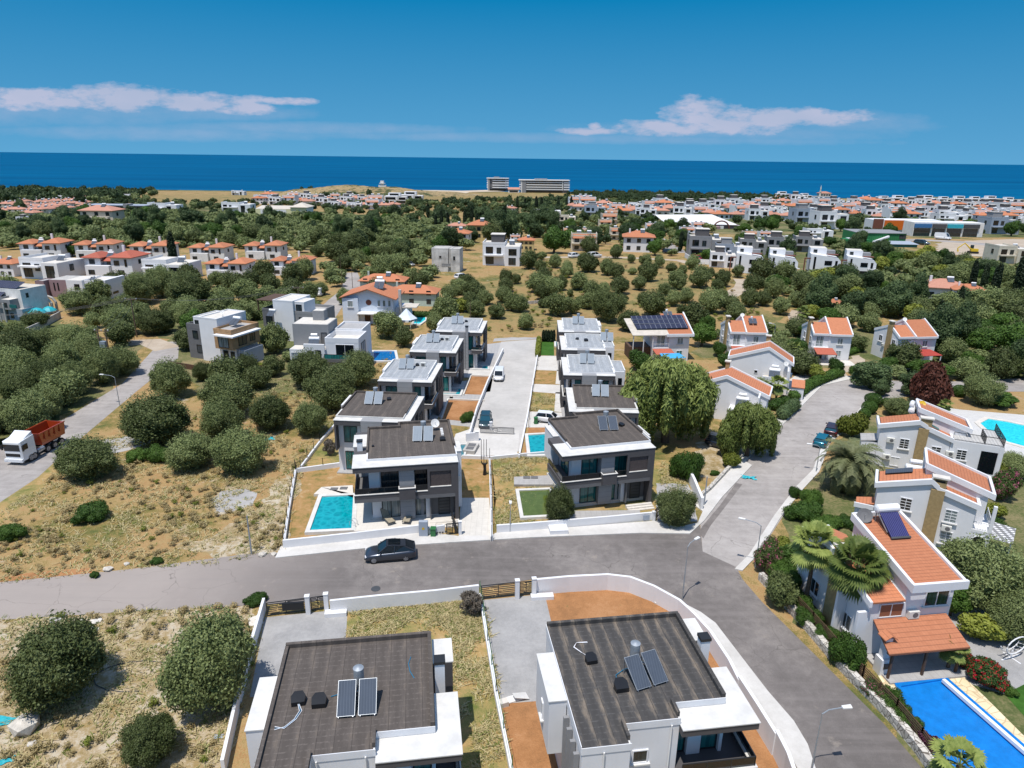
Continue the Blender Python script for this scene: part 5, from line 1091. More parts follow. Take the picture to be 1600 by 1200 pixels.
boxes(wv, 'balcony', 'mid_gray', [(6.65, 13.8, -2.2, -.62, 2.5, 3.1)]); glass_rail(wv, [(6.8, -2.1, 13.7, -2.1)], 3.1, .8, m_='glass_teal'); boiler(wv, 4.2, 1.0, 4.6, .1, 1.0)
ga = thing('gabled_house', 'pale blue house with a round window under its orange gable roof', 'house', (-38.7, 154.5, 0), R_(-2))
prof_wall(ga, 'wall', [(0, 6.2), (5.6, 7.9), (11.2, 6.0)], 0, 9, 'skyblue_wall'); boxes(ga, 'bay', 'skyblue_wall', [(-.3, 3.3, -.8, -.01, 0, 6.1)]); boxes(ga, 'side_wing', 'skyblue_wall', [(11.3, 14.3, 2, 7, 0, 3.6)])
roofmesh(ga, 'roof', 'tile_orange', [[(-.9, -1.1, 6.2), (5.6, -1.1, 8.3), (5.6, 9.5, 8.3), (-.9, 9.5, 6.2)], [(5.6, -1.1, 8.3), (12.2, -1.1, 6.0), (12.2, 9.5, 6.0), (5.6, 9.5, 8.3)]], .2)
MB().disc((5.6, 0.02, 5.0), (0, -1, 0), .65, .06).build('round_window', 'red_brown', ga)
for a_ in (8.0, 9.2, 10.4): win(ga, 'F', 0, a_-.3, 4.2, .55, 1.3, g='glass_curtain', fr='skyblue_wall', div=0, sill='white')
win(ga, 'F', -.8, 1.0, 4.1, 1.1, 1.3, g='glass_curtain', fr='white', sill='white'); win(ga, 'F', 0, 9.6, .9, 1.1, .8); win(ga, 'F', 0, 8.0, .9, .9, .8); boxes(ga, 'porch', 'white2', [(3.4, 8.4, -2.6, -.01, 2.7, 2.9), (3.5, 3.7, -2.5, -2.3, 0, 2.7), (8.1, 8.3, -2.5, -2.3, 0, 2.7)]); win(ga, 'F', 0, 4.6, .2, 1.2, 2.0, g='brown_wood', name='door')
boiler(ga, 7.4, 4.5, 7.6, 0, 1.2); boxes(ga, 'chimney', 'concrete', [(12.3, 12.9, 1, 1.8, 0, 7.8)]); boxes(ga, 'annex_roof', 'beige_roof', [(12.9, 16.4, 1.2, 5.8, 3.6, 3.8)])
# hip-roofed prototypes ------------------------------------------------------
def hip(p, x0, x1, y0, y1, z, h, ov=.5, m_='tile_orange', name='roof'):
    x0 -= ov; x1 += ov; y0 -= ov; y1 += ov; w_ = x1-x0; d = y1-y0; k = min(w_, d)/2
    if w_ >= d: A = (x0+k, (y0+y1)/2, z+h); B_ = (x1-k, (y0+y1)/2, z+h)
    else: A = ((x0+x1)/2, y0+k, z+h); B_ = ((x0+x1)/2, y1-k, z+h)
    a, b_, c, d_ = (x0, y0, z), (x1, y0, z), (x1, y1, z), (x0, y1, z)
    if w_ >= d: q = [[a, b_, B_, A], [b_, c, B_], [c, d_, A, B_], [d_, a, A]]
    else: q = [[a, b_, A], [b_, c, B_, A], [c, d_, B_], [d_, a, A, B_]]
    return roofmesh(p, name, m_, q, .18)
def proto_twin(mw='cream', mr='tile_orange', label='x', solar_=True):
    t = thing('twin_house', label, 'house'); W_ = 15
    boxes(t, 'wall', mw, [(0, 5.0, 0, 7.5, 0, 5.6)]); boxes(t, 'wall', mw, [(8.6, 15, -.5, 8.5, 0, 5.9)]); boxes(t, 'wall', mw, [(5.01, 8.59, 1.5, 7.5, 0, 5.0)]); boxes(t, 'balcony', mw, [(1.0, 8.4, -1.6, -.01, 0, 3.4)])
    hip(t, 0, 5.0, 0, 7.5, 5.6, 1.3, .7, mr); hip(t, 8.6, 15, -.5, 8.5, 5.9, 1.5, .7, mr); roofmesh(t, 'roof', mr, [[(4.6, .2, 4.6), (8.4, .2, 4.6), (8.4, 2.4, 5.4), (4.6, 2.4, 5.4)]])
    win(t, 'F', 0, 1.6, 3.7, 1.6, 1.3); win(t, 'F', -.5, 9.6, 3.5, 1.5, 1.3); win(t, 'F', -.5, 12.9, 3.2, .6, 2.0, g='glass_dark'); win(t, 'F', 1.5, 6.0, 3.4, 1.6, 1.5, g='glass_dark'); win(t, 'F', -1.6, 2, .9, 1.8, 1.2); win(t, 'F', -.5, 10.5, .8, 1.8, 1.2); win(t, 'R', 15, 3, 3.6, 1.2, 1.2)
    if solar_: boiler(t, 6.4, 3.6, 5.4, 0, .95); boxes(t, 'chimney', mw, [(9.4, 10.1, 4.6, 5.2, 6, 8.8)])
    return t
def proto_hip(mw, mr, label, h=5.6, w_=11, d=9, porch=False):
    t = thing('hip_roof_house', label, 'house'); boxes(t, 'wall', mw, [(0, w_, 0, d, 0, h)]); hip(t, 0, w_, 0, d, h, 1.9, .7, mr)
    for i, a in enumerate((1.2, w_/2-.6, w_-2.6)):
        for z in ([.9, 3.6] if h > 4 else [.9]): win(t, 'F', 0, a, z, 1.3, 1.3, g='glass')
    win(t, 'L', 0, 3, h-2.2, 1.2, 1.2); win(t, 'R', w_, 3, h-2.2, 1.2, 1.2)
    boiler(t, w_*.62, d*.45, h+1.2, 0, .9); boxes(t, 'chimney', mw, [(1.8, 2.4, 4, 4.6, h, h+2.6)])
    if porch: boxes(t, 'balcony', mw, [(1.2, w_-1.2, -1.6, -.01, 2.5, 3.2)])
    return t
def proto_flat(mw, label, h=6.2, w_=11, d=9, top='terrazzo', pent=True, acc='dark_gray', dark=True):
    t = thing('flat_roof_house', label, 'house'); boxes(t, 'wall', mw, [(0, w_*.6, 0, d, 0, h)]); boxes(t, 'wall', mw, [(w_*.6+.01, w_, -.9, d-.6, 0, h-.5)])
    boxes(t, 'roof', top, [(.1, w_*.6-.1, .1, d-.1, h-.02, h+.06)]); boxes(t, 'roof', top, [(w_*.6+.1, w_-.1, -.8, d-.7, h-.52, h-.44)])
    boxes(t, 'parapet', mw, [(0, w_*.6, -.02, .18, h, h+.6), (-.02, .16, .18, d, h, h+.6), (w_*.6-.16, w_*.6, .18, d, h, h+.6)])
    if pent: boxes(t, 'stair_block', acc, [(w_*.2, w_*.55, d*.4, d*.85, h, h+2.4)]); boxes(t, 'stair_roof', top, [(w_*.2-.2, w_*.55+.2, d*.4-.2, d*.85+.2, h+2.4, h+2.55)])
    win(t, 'F', 0, 1.0, h-2.6, 2.0, 1.8, g='glass_dark' if dark else 'glass'); win(t, 'F', 0, 4.2, h-2.6, 1.2, 1.6); win(t, 'F', -.9, w_*.6+1.2, h-2.9, 2.2, 1.7, g='glass_dark'); win(t, 'F', 0, 1.0, .5, 2.2, 2.0); win(t, 'F', -.9, w_*.6+1.2, .5, 2.0, 1.9); win(t, 'L', 0, 3, h-2.6, 1.2, 1.5); win(t, 'R', w_, 3, h-2.8, 1.2, 1.5)
    boxes(t, 'balcony', mw, [(.5, w_*.55, -1.3, -.01, 2.9, 3.3)]); boiler(t, w_*.75, d*.5, h-.5, .2, .9)
    return t
def proto_strip(mw, label, w_=10, d=8, n=2):
    """white flat house with a strip of tiles along its front parapet"""
    t = thing('terraced_house', label, 'house'); boxes(t, 'wall', mw, [(0, w_, 0, d, 0, 6.0)]); roofmesh(t, 'tile_strip', 'tile_orange', [[(.6, -.7, 4.9), (w_-.6, -.7, 4.9), (w_-.6, .9, 6.4), (.6, .9, 6.4)]])
    boxes(t, 'parapet', mw, [(0, .55, -.3, .8, 5.4, 6.7), (w_-.55, w_, -.3, .8, 5.4, 6.7), (0, w_, 1.0, 1.2, 6, 6.8), (0, .2, 1.2, d, 6, 6.6), (w_-.2, w_, 1.2, d, 6, 6.6)]); boxes(t, 'roof', 'terrazzo', [(.2, w_-.2, 1.2, d-.1, 6.0, 6.06)])
    for a in (1.4, w_-3.2):
        for z in (.6, 3.3): win(t, 'F', 0, a, z, 1.6, 1.3, g='glass')
    boxes(t, 'balcony', mw, [(.3, w_-.3, -1.4, -.01, 2.7, 3.2)]); boiler(t, w_*.3, d*.6, 6.05, 0, .9); boiler(t, w_*.7, d*.62, 6.05, .1, .9)
    return t
def proto_modern(mw, label):
    """white stepped modern villa seen at an angle with a slanting top, slot windows and timber frame"""
    t = thing('modern_villa', label, 'villa'); profx = None
    prof_wall(t, 'wall', [(0, 7.6), (5.5, 7.0), (9.5, 6.4), (10.5, 5.2)], 0, 6, mw); boxes(t, 'wall', mw, [(.2, 6, 6.02, 12, 0, 9.2)]); boxes(t, 'wing', 'gray_wall', [(6.1, 9.0, 6.1, 10, 0, 8.4)]); boxes(t, 'roof', 'terrazzo', [(.3, 5.9, 6.1, 11.9, 9.2, 9.26)])
    win(t, 'F', 0, 1.2, 1.2, .6, 5.4, g='glass_dark', div=0); win(t, 'F', 0, 5.0, 3.8, 2.4, 1.5, g='glass_dark'); win(t, 'F', 0, 5.0, .6, 2.4, 1.5, g='glass_dark'); win(t, 'F', 0, 8.6, 3.4, .7, 2.0, g='glass_dark', div=0); win(t, 'L', 0, 2, 1.5, .5, 4.5, g='glass_dark', div=0); win(t, 'F', 6.0, 1.4, 7.2, 1.2, 1.4)
    boxes(t, 'balcony', mw, [(8.0, 11.2, -1.4, -.01, 2.9, 3.1)]); rail(t, [(8.1, -1.3, 11.1, -1.3)], 3.1, .9, .3, 'black_metal'); boxes(t, 'timber_frame', 'red_brown', [(-2.2, -1.8, -.5, 0, 0, 6.2), (-1.8, -.05, -.5, 0, 5.8, 6.2)]); boxes(t, 'pergola', 'red_brown', [(5.6, 9.4, .3, 3, 7.5, 7.65)])
    return t
LM = [('white seaside hotel', 850, 296), ('yellow-ended market hall', 445, 335), ('green warehouse', 1372, 380), ('long white-roofed hall', 1100, 350), ('seaside mosque', 1290, 305), ('long dark glazed building', 183, 330),
      ('unfinished concrete house', 693, 420), ('bright green round tree', 866, 395), ('tallest left-hand cypress', 273, 420), ('timber-clad villa', 355, 560), ('pale blue gabled house', 580, 500), ('solar-panel roof house', 1028, 545), ('low collector-roofed house', 643, 478), ('blue-banded white villa', 783, 415),
      ('end of the paved lane', 812, 532), ('sun-chair villa', 640, 800), ('red tipper truck', 50, 690), ('nearest tiled house', 1430, 960), ('street junction', 1110, 850), ('boiler-balcony house', 1185, 600), ('red-canopy house', 1425, 560), ('brown headland', 560, 300), ('white seafront row', 1480, 315),
      ('mauve modern house', 130, 462), ('red-roofed twin house', 173, 432), ('transformer pole', 171, 580), ('rambling tiled house', 1476, 470), ('dirt track bend', 1160, 450), ('parked yellow digger', 1520, 392), ('bare patch of concrete', 365, 780), ('row of shops', 1445, 367), ('left cul-de-sac end', 245, 545), ('round boiler hut', 1238, 455), ('sandy flat-roofed house', 1580, 412)]
LMP = [(n, P(u, v)) for n, u, v in LM]; SEEN = {}
ORD = ['', 'second ', 'third ', 'fourth ', 'fifth ', 'sixth ', 'seventh ', 'eighth ', 'ninth ', 'tenth ', 'eleventh ', 'twelfth ', 'thirteenth ', 'fourteenth ', 'fifteenth ']
def rel(p, desc):
    n, q = min(LMP, key=lambda a: (a[1]-p).length if (a[1]-p).length > 4 else 1e9)
    d = p-q; m_ = d.length; far = 'just ' if m_ < 25 else 'well ' if m_ > 90 else ''
    ax, ay = abs(d.x), abs(d.y)
    side = ('right of' if d.x > 0 else 'left of') if ax > 2.2*ay else ('beyond' if d.y > 0 else 'in front of') if ay > 2.2*ax else ('back-' if d.y > 0 else 'front-')+('right of' if d.x > 0 else 'left of')
    s = f'{desc}, {far}{side} the {n}'
    if len(s.split()) > 15: s = f'{desc}, {side} the {n}'
    k = SEEN.get(s, 0); SEEN[s] = k+1
    return (ORD[min(k, 14)]+s)
def put(proto, u, v, wpx, pw, rz, desc, group=None, zs=1.0):
    p = P(u, v); s = wpx*mpp(u, v)/pw; r = R_(rz); off = Vector((math.cos(r), math.sin(r), 0))*pw*s/2
    return place(proto, p-off, r, (s, s, s*zs), rel(p, desc), group)
tw1 = proto_twin('white2', 'tile_orange', 'x'); tw2 = proto_twin('white', 'tile_orange', 'x'); tw3 = proto_twin('white', 'tile_red', 'x')
for (u, v, wp, r) in [(150, 404, 58, 6), (236, 407, 60, 2), (325, 408, 56, -3), (412, 405, 56, 0)]: put(tw1, u, v, wp, 15, r, 'cream twin-gabled house with orange hip roofs', 'hip-roofed twin houses in the olive groves')
for (u, v, wp, r) in [(66, 404, 62, 4), (355, 436, 64, -3), (454, 430, 60, -3)]: put(tw2, u, v, wp, 15, r, 'white twin house with orange hip roofs', 'hip-roofed twin houses in the olive groves')
put(tw3, 173, 432, 78, 15, -4, 'white twin house with red hip roofs', 'hip-roofed twin houses in the olive groves')
hp_o = proto_hip('white', 'tile_orange', 'x'); hp_c = proto_hip('cream', 'tile_faded', 'x', 5.6, 13, 9, True); hp_s = proto_hip('white2', 'tile_faded', 'x', 3.4, 11, 8); hp_g = proto_hip('pale_green_wall', 'tile_orange', 'x', 4.2, 15, 8); hp_r = proto_hip('white', 'tile_faded', 'x', 3.6, 11, 9); hp_y = proto_hip('yellow_wall', 'tile_orange', 'x', 5.8, 9, 8); hp_b = proto_hip('white', 'tile_orange', 'x', 3.2, 10, 9)
for (pr, u, v, wp, pw, r, d) in [(hp_g, 597, 458, 68, 15, -2, 'green-walled house with an orange hip roof'), (hp_g, 643, 478, 74, 15, -4, 'low orange hip-roofed house with solar collectors'), (hp_o, 5, 432, 40, 11, -8, 'white orange-roofed house at the left edge'), (hp_c, 153, 351, 50, 13, 0, 'cream house with a faded orange roof'),
    (hp_o, 714, 383, 36, 11, -6, 'white house with an orange roof by dark pines'), (hp_c, 713, 365, 28, 13, -4, 'small house with solar panels on its orange roof'), (hp_y, 748, 374, 34, 9, -4, 'ochre house with an orange roof'), (hp_y, 822, 391, 24, 9, -3, 'tall yellow house with a tiled roof'),
    (hp_b, 1304, 482, 26, 10, -8, 'small orange-roofed house with a white boiler'), (hp_b, 1382, 478, 34, 10, -20, 'low grey-walled orange-roofed house'), (hp_r, 1476, 470, 62, 11, -18, 'rambling orange-roofed house with chimneys'), (hp_o, 1512, 476, 44, 11, -22, 'white orange-roofed house between cypresses'), (hp_b, 1238, 455, 22, 10, -10, 'orange-roofed hut with a boiler, deep in the grove'),
    (hp_o, 1315, 340, 24, 11, 0, 'white house with a red-orange pyramid roof'), (hp_o, 1572, 352, 30, 11, -6, 'white house with orange roofs'), (hp_r, 1508, 362, 32, 11, 6, 'lilac-white orange-roofed house by the road'), (hp_o, 1540, 348, 22, 11, 0, 'orange-roofed house with an arch')]: put(pr, u, v, wp, pw, r, d)
fl_w = proto_flat('white', 'x'); fl_g = proto_flat('bluegray_wall', 'x', 6.4, 12, 9, 'concrete', True, 'gray_wall'); fl_d = proto_flat('gray_wall', 'x', 6.6, 12, 9, 'terrazzo', True, 'dark_gray'); fl_k = proto_flat('white', 'x', 4.6, 11, 9, 'terrazzo', False); fl_c = proto_flat('cream', 'x', 6.0, 11, 9, 'terrazzo', False); fl_l = proto_flat('white', 'x', 5.2, 16, 8, 'white2', False)
for (pr, u, v, wp, pw, r, d) in [(fl_k, 257, 438, 68, 11, -6, 'white flat house with a dark square window'), (fl_k, 66, 436, 70, 11, -8, 'white flat house with a projecting roof slab'), (fl_w, 783, 415, 58, 11, -4, 'white villa with blue-grey band and arches'),
    (fl_d, 1104, 403, 56, 12, -8, 'grey modern villa with an orange panel and hedge'), (fl_g, 1140, 407, 44, 12, -10, 'grey and white modern villa'), (fl_d, 1175, 398, 40, 12, -12, 'dark-topped modern villa'), (fl_d, 1218, 396, 42, 12, -12, 'grey modern villa with a shaded roof'), (fl_d, 1262, 394, 40, 12, -12, 'grey modern villa behind the white ones'), (fl_g, 929, 340, 32, 12, -4, 'blue-white flat building'), (fl_c, 886, 352, 26, 11, -2, 'cream flat-roofed house'),
    (fl_g, 1262, 350, 40, 12, 2, 'concrete-framed house under construction'), (fl_w, 1300, 358, 44, 11, 3, 'white unfinished house'), (fl_l, 1280, 372, 40, 16, -2, 'long white roofed house'), (fl_w, 1184, 345, 30, 11, -4, 'white block with dark slot window'), (fl_c, 1580, 412, 46, 11, -3, 'sandy flat-roofed house beyond the cypresses'), (fl_g, 1567, 366, 44, 12, 0, 'glass-fronted grey building by the road'), (fl_l, 1487, 350, 44, 16, 0, 'white seaside block'), (fl_w, 35, 350, 18, 11, 0, 'white house among trees')]: put(pr, u, v, wp, pw, r, d)
st_w = proto_strip('white', 'x'); st_c = proto_strip('cream', 'x')
for (pr, u, v, wp, r) in [(st_c, 890, 370, 20, -2), (st_w, 909, 370, 20, -3), (st_c, 912, 392, 40, -4), (st_c, 946, 357, 20, 0), (st_c, 952, 350, 24, 0), (st_c, 967, 375, 28, -4), (st_w, 985, 374, 22, -4), (st_w, 1020, 364, 22, -4), (st_w, 1070, 362, 20, -4), (st_w, 1092, 361, 20, -4), (st_w, 1074, 370, 22, -4), (st_w, 1094, 370, 18, -4), (st_w, 805, 378, 16, 0), (st_c, 955, 342, 20, 0), (st_c, 1172, 375, 20, -3), (st_w, 1195, 374, 18, -3)]:
    put(pr, u, v, wp, 10, r, 'terraced house with an orange tile strip', 'terraced houses with tile strips')
put(hp_o, 997, 394, 46, 11, -8, 'pale blue gabled house with boilers on its roof')
md = proto_modern('white', 'x')
for (u, v, wp, r) in [(1170, 427, 42, -16), (1222, 430, 42, -16), (1287, 430, 44, -16), (1343, 432, 42, -18)]: put(md, u, v, wp, 10.5, r, 'white slant-topped villa with slot windows', 'white modern villas at the grove edge')
put(fl_w, 1128, 418, 38, 11, -14, 'white modern villa with a deep open balcony')
cn_ = block_house('unfinished grey concrete house standing alone in the grove', P(675, 424), R_(-6), [(0, 5.6, 0, 7, 0, 8, 'concrete_old', 'concrete', .2), (5.7, 6.6, .4, 7, 0, 8.05, 'concrete', None, 0), (6.62, 9.6, -.4, 6, 0, 8, 'concrete_old', 'concrete', .2)], [('F', 0, 2.6, 4.8, .7, .8, 'plastic_black', 'concrete'), ('F', 0, 3.4, 2.0, 3, .9, 'gray_wall', 'concrete'), ('F', -.4, 7.4, 4.2, .7, 1.4, 'plastic_black', 'concrete')], name='unfinished_house')
cn_.scale = (1.0, 1.0, .95)
# left edge: large houses
lw = block_house('white and mauve modern house with two stacked balconies and a parked silver car', P(96, 466), R_(-3), [(-5.5, 2.2, 2, 12, 0, 6.4, 'mauve', 'concrete', 0), (-9.8, -6.2, 0, 6, 0, 6.0, 'mauve', 'slab_gray', .3), (2.3, 6, 1, 11, 0, 6.6, 'white', 'terrazzo', 0), (6.1, 10.0, -.4, 11, 0, 6.8, 'white', 'terrazzo', 0), (10.1, 19, .8, 11, 0, 6.3, 'white', 'terrazzo', .4), (19.05, 20.2, -1.2, 11, 0, 7.2, 'white', None, 0)],
    [('F', .8, 14.2, 3.6, 2.8, 1.9, 'glass_dark'), ('F', .8, 11.4, .2, 6.4, 2.0, 'white2', 'white'), ('F', 2, -3.8, 2.5, .4, 2.8, 'glass_dark'), ('F', 2, -2.2, 2.5, .4, 2.8, 'glass_dark'), ('F', -.4, 6.7, 3.4, 2.0, 2.0, 'glass_dark'), ('R', 20.2, 2.5, 1.6, 3.2, .7, 'glass_dark')])
lw.scale = (.66, .7, .72)
glass_rail(lw, [(10.2, -.6, 19, -.6)], 3.2, .8, m_='glass_teal'); boxes(lw, 'balcony', 'white', [(10.1, 19, -.8, .79, 2.9, 3.2)]); solar(lw, 11.5, 4, 6.3, 0, 'collector', 'tank_white', .9)
lx = block_house('grey house with rounded teal balconies and solar panels at the left edge', P(2, 500), R_(-14), [(-14, 2.5, 0, 10, 0, 8.5, 'gray_wall', 'concrete', .3), (-14, 8.5, 3, 14, 0, 11, 'white2', 'beige_roof', .3), (3.0, 9.8, 1, 6, 0, 4.2, 'bluegray_wall', 'concrete', .2), (2.6, 6.6, -.5, 5, 4.3, 8.0, 'gray_wall', 'terrazzo', 0)], [('F', 0, -3.2, 3.6, 3, 1.8), ('F', 0, -3, .4, 3, 2), ('F', 1, 4, .8, 1.4, 1.8), ('F', -.5, 3.4, 5.2, 1.6, 1.6), ('R', 8.5, 5, 8, 1, 1.6)])
boxes(lx, 'balcony', 'teal_metal', [(-8, 2.4, -1.2, -.9, 6.2, 7.2), (6.6, 9.8, -1.0, -.7, 5.2, 6.4)]); roofmesh(lx, 'solar_panels', 'pv', [[(-9, 4, 11.4), (5.5, 4, 11.4), (5.5, 8.5, 13.2), (-9, 8.5, 13.2)]], .08); roofmesh(lx, 'solar_panels', 'pv', [[(-9, .6, 8.8), (1.2, .6, 8.8), (1.2, 3, 10), (-9, 3, 10)]], .08)
lx.scale = (.6, .6, .62)
for x_ in (2.8, 5.2, -1.0): MB().tube([(x_, -2.2, 0), (x_, -2.2, 7)], .3, 12).build('column', 'concrete', lx)
# ------------------------------------------------------------------ large distant buildings
def facing(u, v, W_px, name, label, cat, rz=0):
    p = P(u, v); k = mpp(u, v); return thing(name, label, cat, p, R_(rz)), k, W_px*k
def hotel(u, v, wpx, hpx, label, rz):
    t, k, W_ = facing(u, v, wpx, 'hotel', label, 'hotel', rz); H_ = hpx*k; D = W_*.22; n = 4; fl = H_/(n+1.2)
    boxes(t, 'wall', 'mid_gray', [(.02*W_, .98*W_, 1.5, D, 0, H_*.9)])
    for i in range(n):
        z = H_*.22+i*H_*.7/n
        boxes(t, 'floor_band', 'white2', [(.13*W_ if W_ > 80 else .25*W_, .85*W_, -.5, 1.49, z, z+.42*fl)])
        if i: boxes(t, 'glazing', 'glass_dark', [(.14*W_ if W_ > 80 else .26*W_, .84*W_, .9, 1.48, z+.43*fl, z+.93*fl)])
        boxes(t, 'floor_band', 'white', [(-.01*W_, .05*W_, -.3, 1.49, z, z+.5*fl)]); boxes(t, 'floor_band', 'white', [(.88*W_, 1.0*W_, -.8, 1.49, z, z+.5*fl)])
    boxes(t, 'tower', 'gray_wall', [(.055*W_, .125*W_, -1.0, 1.48, 0, H_*.92)]); boxes(t, 'pier', 'white2', [(.025*W_, .05*W_, -.9, 1.3, 0, H_*.9)]); boxes(t, 'pier', 'white2', [(.852*W_, .866*W_, -.9, 1.3, H_*.2, H_*.93)])
    boxes(t, 'roof', 'white2', [(-.02*W_, 1.0*W_, -2.0, D+.5, H_*.92, H_*.98)]); boxes(t, 'plant_room', 'gray_wall', [(.3*W_, .55*W_, 4, D-2, H_*.98, H_*1.06)]); boxes(t, 'podium', 'glass_dark', [(.13*W_, .85*W_, -1.5, 1.4, 0, H_*.16)])
    return t
hotel(812, 301, 78, 20, 'long white-banded seaside hotel, the right block of the pair', 2)
hotel(761, 298, 34, 20, 'shorter hotel block, left of the long white-banded hotel', -4)
t = thing('pavilion', 'low pink-roofed pavilion between the two hotel blocks', 'building', P(794, 301), 0); boxes(t, 'wall', 'white2', [(0, 24, 0, 14, 0, 7)]); roofmesh(t, 'roof', 'tile_faded', [[(-1, -1, 7), (25, -1, 7), (25, 7, 11), (-1, 7, 11)]]); win(t, 'F', 0, 3, 1, 18, 4)
t, k, W_ = facing(400, 338, 56, 'market_hall', 'long white market hall with green lettering and a yellow arched end block', 'market', -1); W2 = 31*k; H_ = 15*k
boxes(t, 'wall', 'pale_yellow', [(0, W_, 0, 16, 0, H_*.75)]); boxes(t, 'sign_wall', 'white', [(.14*W_, .86*W_, -.3, -.01, 0, H_*.72)]); roofmesh(t, 'roof', 'beige_roof', [[(0, 0, H_*.78), (W_, 0, H_*.78), (W_, 14, H_), (0, 14, H_)]]); boxes(t, 'end_block', 'pale_yellow', [(W_+.05, W_+W2*.8, -1.5, 14, 0, H_)]); boxes(t, 'side_wall', 'white', [(W_+W2*.8+.05, W_+W2*.82, -1.5, 15, 0, H_)])
hip(t, W_, W_+W2*.85, -1.5, 14, H_, 3, .8, 'beige_roof'); arch(t, 'F', -1.5, W_+W2*.14, W2*.48, H_*.72, 'white2', 0, 'arched_door')
def textobj(s, size, m_, parent, loc, rot, name='lettering'):
    c = bpy.data.curves.new(name, 'FONT'); c.body = s; c.size = size; c.extrude = .02*size; c.align_x = 'CENTER'; o = bpy.data.objects.new(name, c); COL.objects.link(o)
    me = bpy.data.meshes.new_from_object(o.evaluated_get(bpy.context.evaluated_depsgraph_get())); bpy.data.objects.remove(o); bpy.data.curves.remove(c)
    me.materials.append(M(m_)); o = bpy.data.objects.new(name, me); COL.objects.link(o); o.parent = parent; o.location = loc; o.rotation_euler = rot; return o
textobj('EAR', H_*.34, 'text_green', t, (W_*.44, -.35, H_*.36), (R_(90), 0, 0)); MB().disc((W_*.60, -.34, H_*.48), (0, -1, 0), H_*.13, .05).build('emblem', 'text_green', t);
boxes(t, 'sign_line', 'text_green', [(W_*.30, W_*.68, -.36, -.31, H_*.22, H_*.25)])
t, k, W_ = facing(131, 333, 98, 'glazed_building', 'long dark glazed building with a flat slate roof', 'building', -2); boxes(t, 'wall', 'glass_dark', [(0, W_, 0, 16, 0, 11*k)]); boxes(t, 'roof', 'dark_metal', [(-1, W_+1, -1.5, 17, 11*k, 12.5*k)]); boxes(t, 'roof_deck', 'bluegray_wall', [(0, W_, 0, 16, 12.5*k, 12.8*k)])
for i in range(16): boxes(t, 'mullion', 'steel', [(W_*i/15-.2, W_*i/15+.2, -.3, -.01, 0, 11*k)])
boxes(t, 'stair_tower', 'gray_wall', [(W_*.68, W_*.75, -2, 6, 0, 15*k)])
t, k, W_ = facing(1040, 356, 112, 'hall', 'long white-roofed hall with a red arched entrance', 'hall', -2); H_ = 9*k; boxes(t, 'wall', 'mauve', [(6, W_, 0, 42, 0, H_*.7)]); roofmesh(t, 'roof', 'white2', [[(0, -1, H_*.7), (W_*.95, -1, H_*.7), (W_*.86, 46, H_*1.5), (W_*.0, 46, H_*1.3)]]); roofmesh(t, 'roof', 'white2', [[(W_*.86, 46, H_*1.5), (W_*.95, -1, H_*.7), (W_*1.02, -1, H_*.6)]])
for i in range(14): boxes(t, 'window', 'glass', [(W_*(.12+.04*i), W_*(.12+.04*i)+1.6, -.1, 0.02, H_*.15, H_*.55)])
MB().tube([(W_*.76+W_*.11*math.sin(a), -1.5, H_*1.35*max(0, math.cos(a))) for a in [-1.5, -1.1, -.7, -.35, 0, .35, .7, 1.1, 1.5]], .5, 6).build('arch', 'red_brown', t); boxes(t, 'entrance', 'white2', [(W_*.74, W_*.79, -2, -.1, 0, H_*.5)]); boxes(t, 'annex', 'mauve', [(W_*.62, W_*.72, -7, -.5, 0, H_*.5)])
t, k, W_ = facing(1316, 383, 100, 'warehouse', 'green corrugated warehouse with a white outside stair', 'warehouse', -4); H_ = 20*k
lines('green_sheet', (.02, .17, .05), (.01, .1, .03), 1.0, 0, 0, .3, .1)
boxes(t, 'wall', 'green_sheet', [(W_*.25, W_, 4, 22, 0, H_*.9)]); boxes(t, 'wall', 'green_sheet', [(0, W_*.38, -2, 3.98, 0, H_*.5)]); boxes(t, 'roof', 'gray_wall', [(W_*.25, W_, 3.6, 22.4, H_*.9, H_*.94)]); boxes(t, 'roof', 'white', [(W_*.08, W_*.34, -1.5, 3.5, H_*.5, H_*.54)]); roofmesh(t, 'porch_roof', 'bluegray_wall', [[(W_*.5, -7, H_*.28), (W_*1.05, -7, H_*.28), (W_*1.0, -.5, H_*.42), (W_*.45, -.5, H_*.42)]]); boxes(t, 'porch', 'teal_metal', [(W_*.52, W_*1.03, -6.5, -1, 0, H_*.27)])
st_ = MB(); st_.slabq([(W_*.5, 2, H_*.3), (W_*.72, 2, H_*.75), (W_*.72, 3.9, H_*.75), (W_*.5, 3.9, H_*.3)], .8); st_.build('outside_stair', 'white', t); win(t, 'F', 4, W_*.9, H_*.5, 3, 1.8)
t = thing('shop', 'orange-fronted shop behind the green warehouse', 'shop', P(1362, 362), R_(-2)); boxes(t, 'wall', 'white', [(0, 42, 0, 12, 0, 7.5)]); boxes(t, 'sign_panel', 'orange_paint', [(7, 19, -.6, -.01, 1.5, 7.2)]); boxes(t, 'sign_panel', 'red_brown', [(0, 6, -.8, -.01, 2, 8)]); win(t, 'F', 0, 21, 3.5, 18, 1.2); win(t, 'F', 0, 21, .5, 18, 1.6)
t = thing('shop_row', 'row of shops with blue and cyan signboards facing the main road', 'shop', P(1425, 369), R_(-2)); boxes(t, 'wall', 'white2', [(0, 40, 0, 12, 0, 8)])
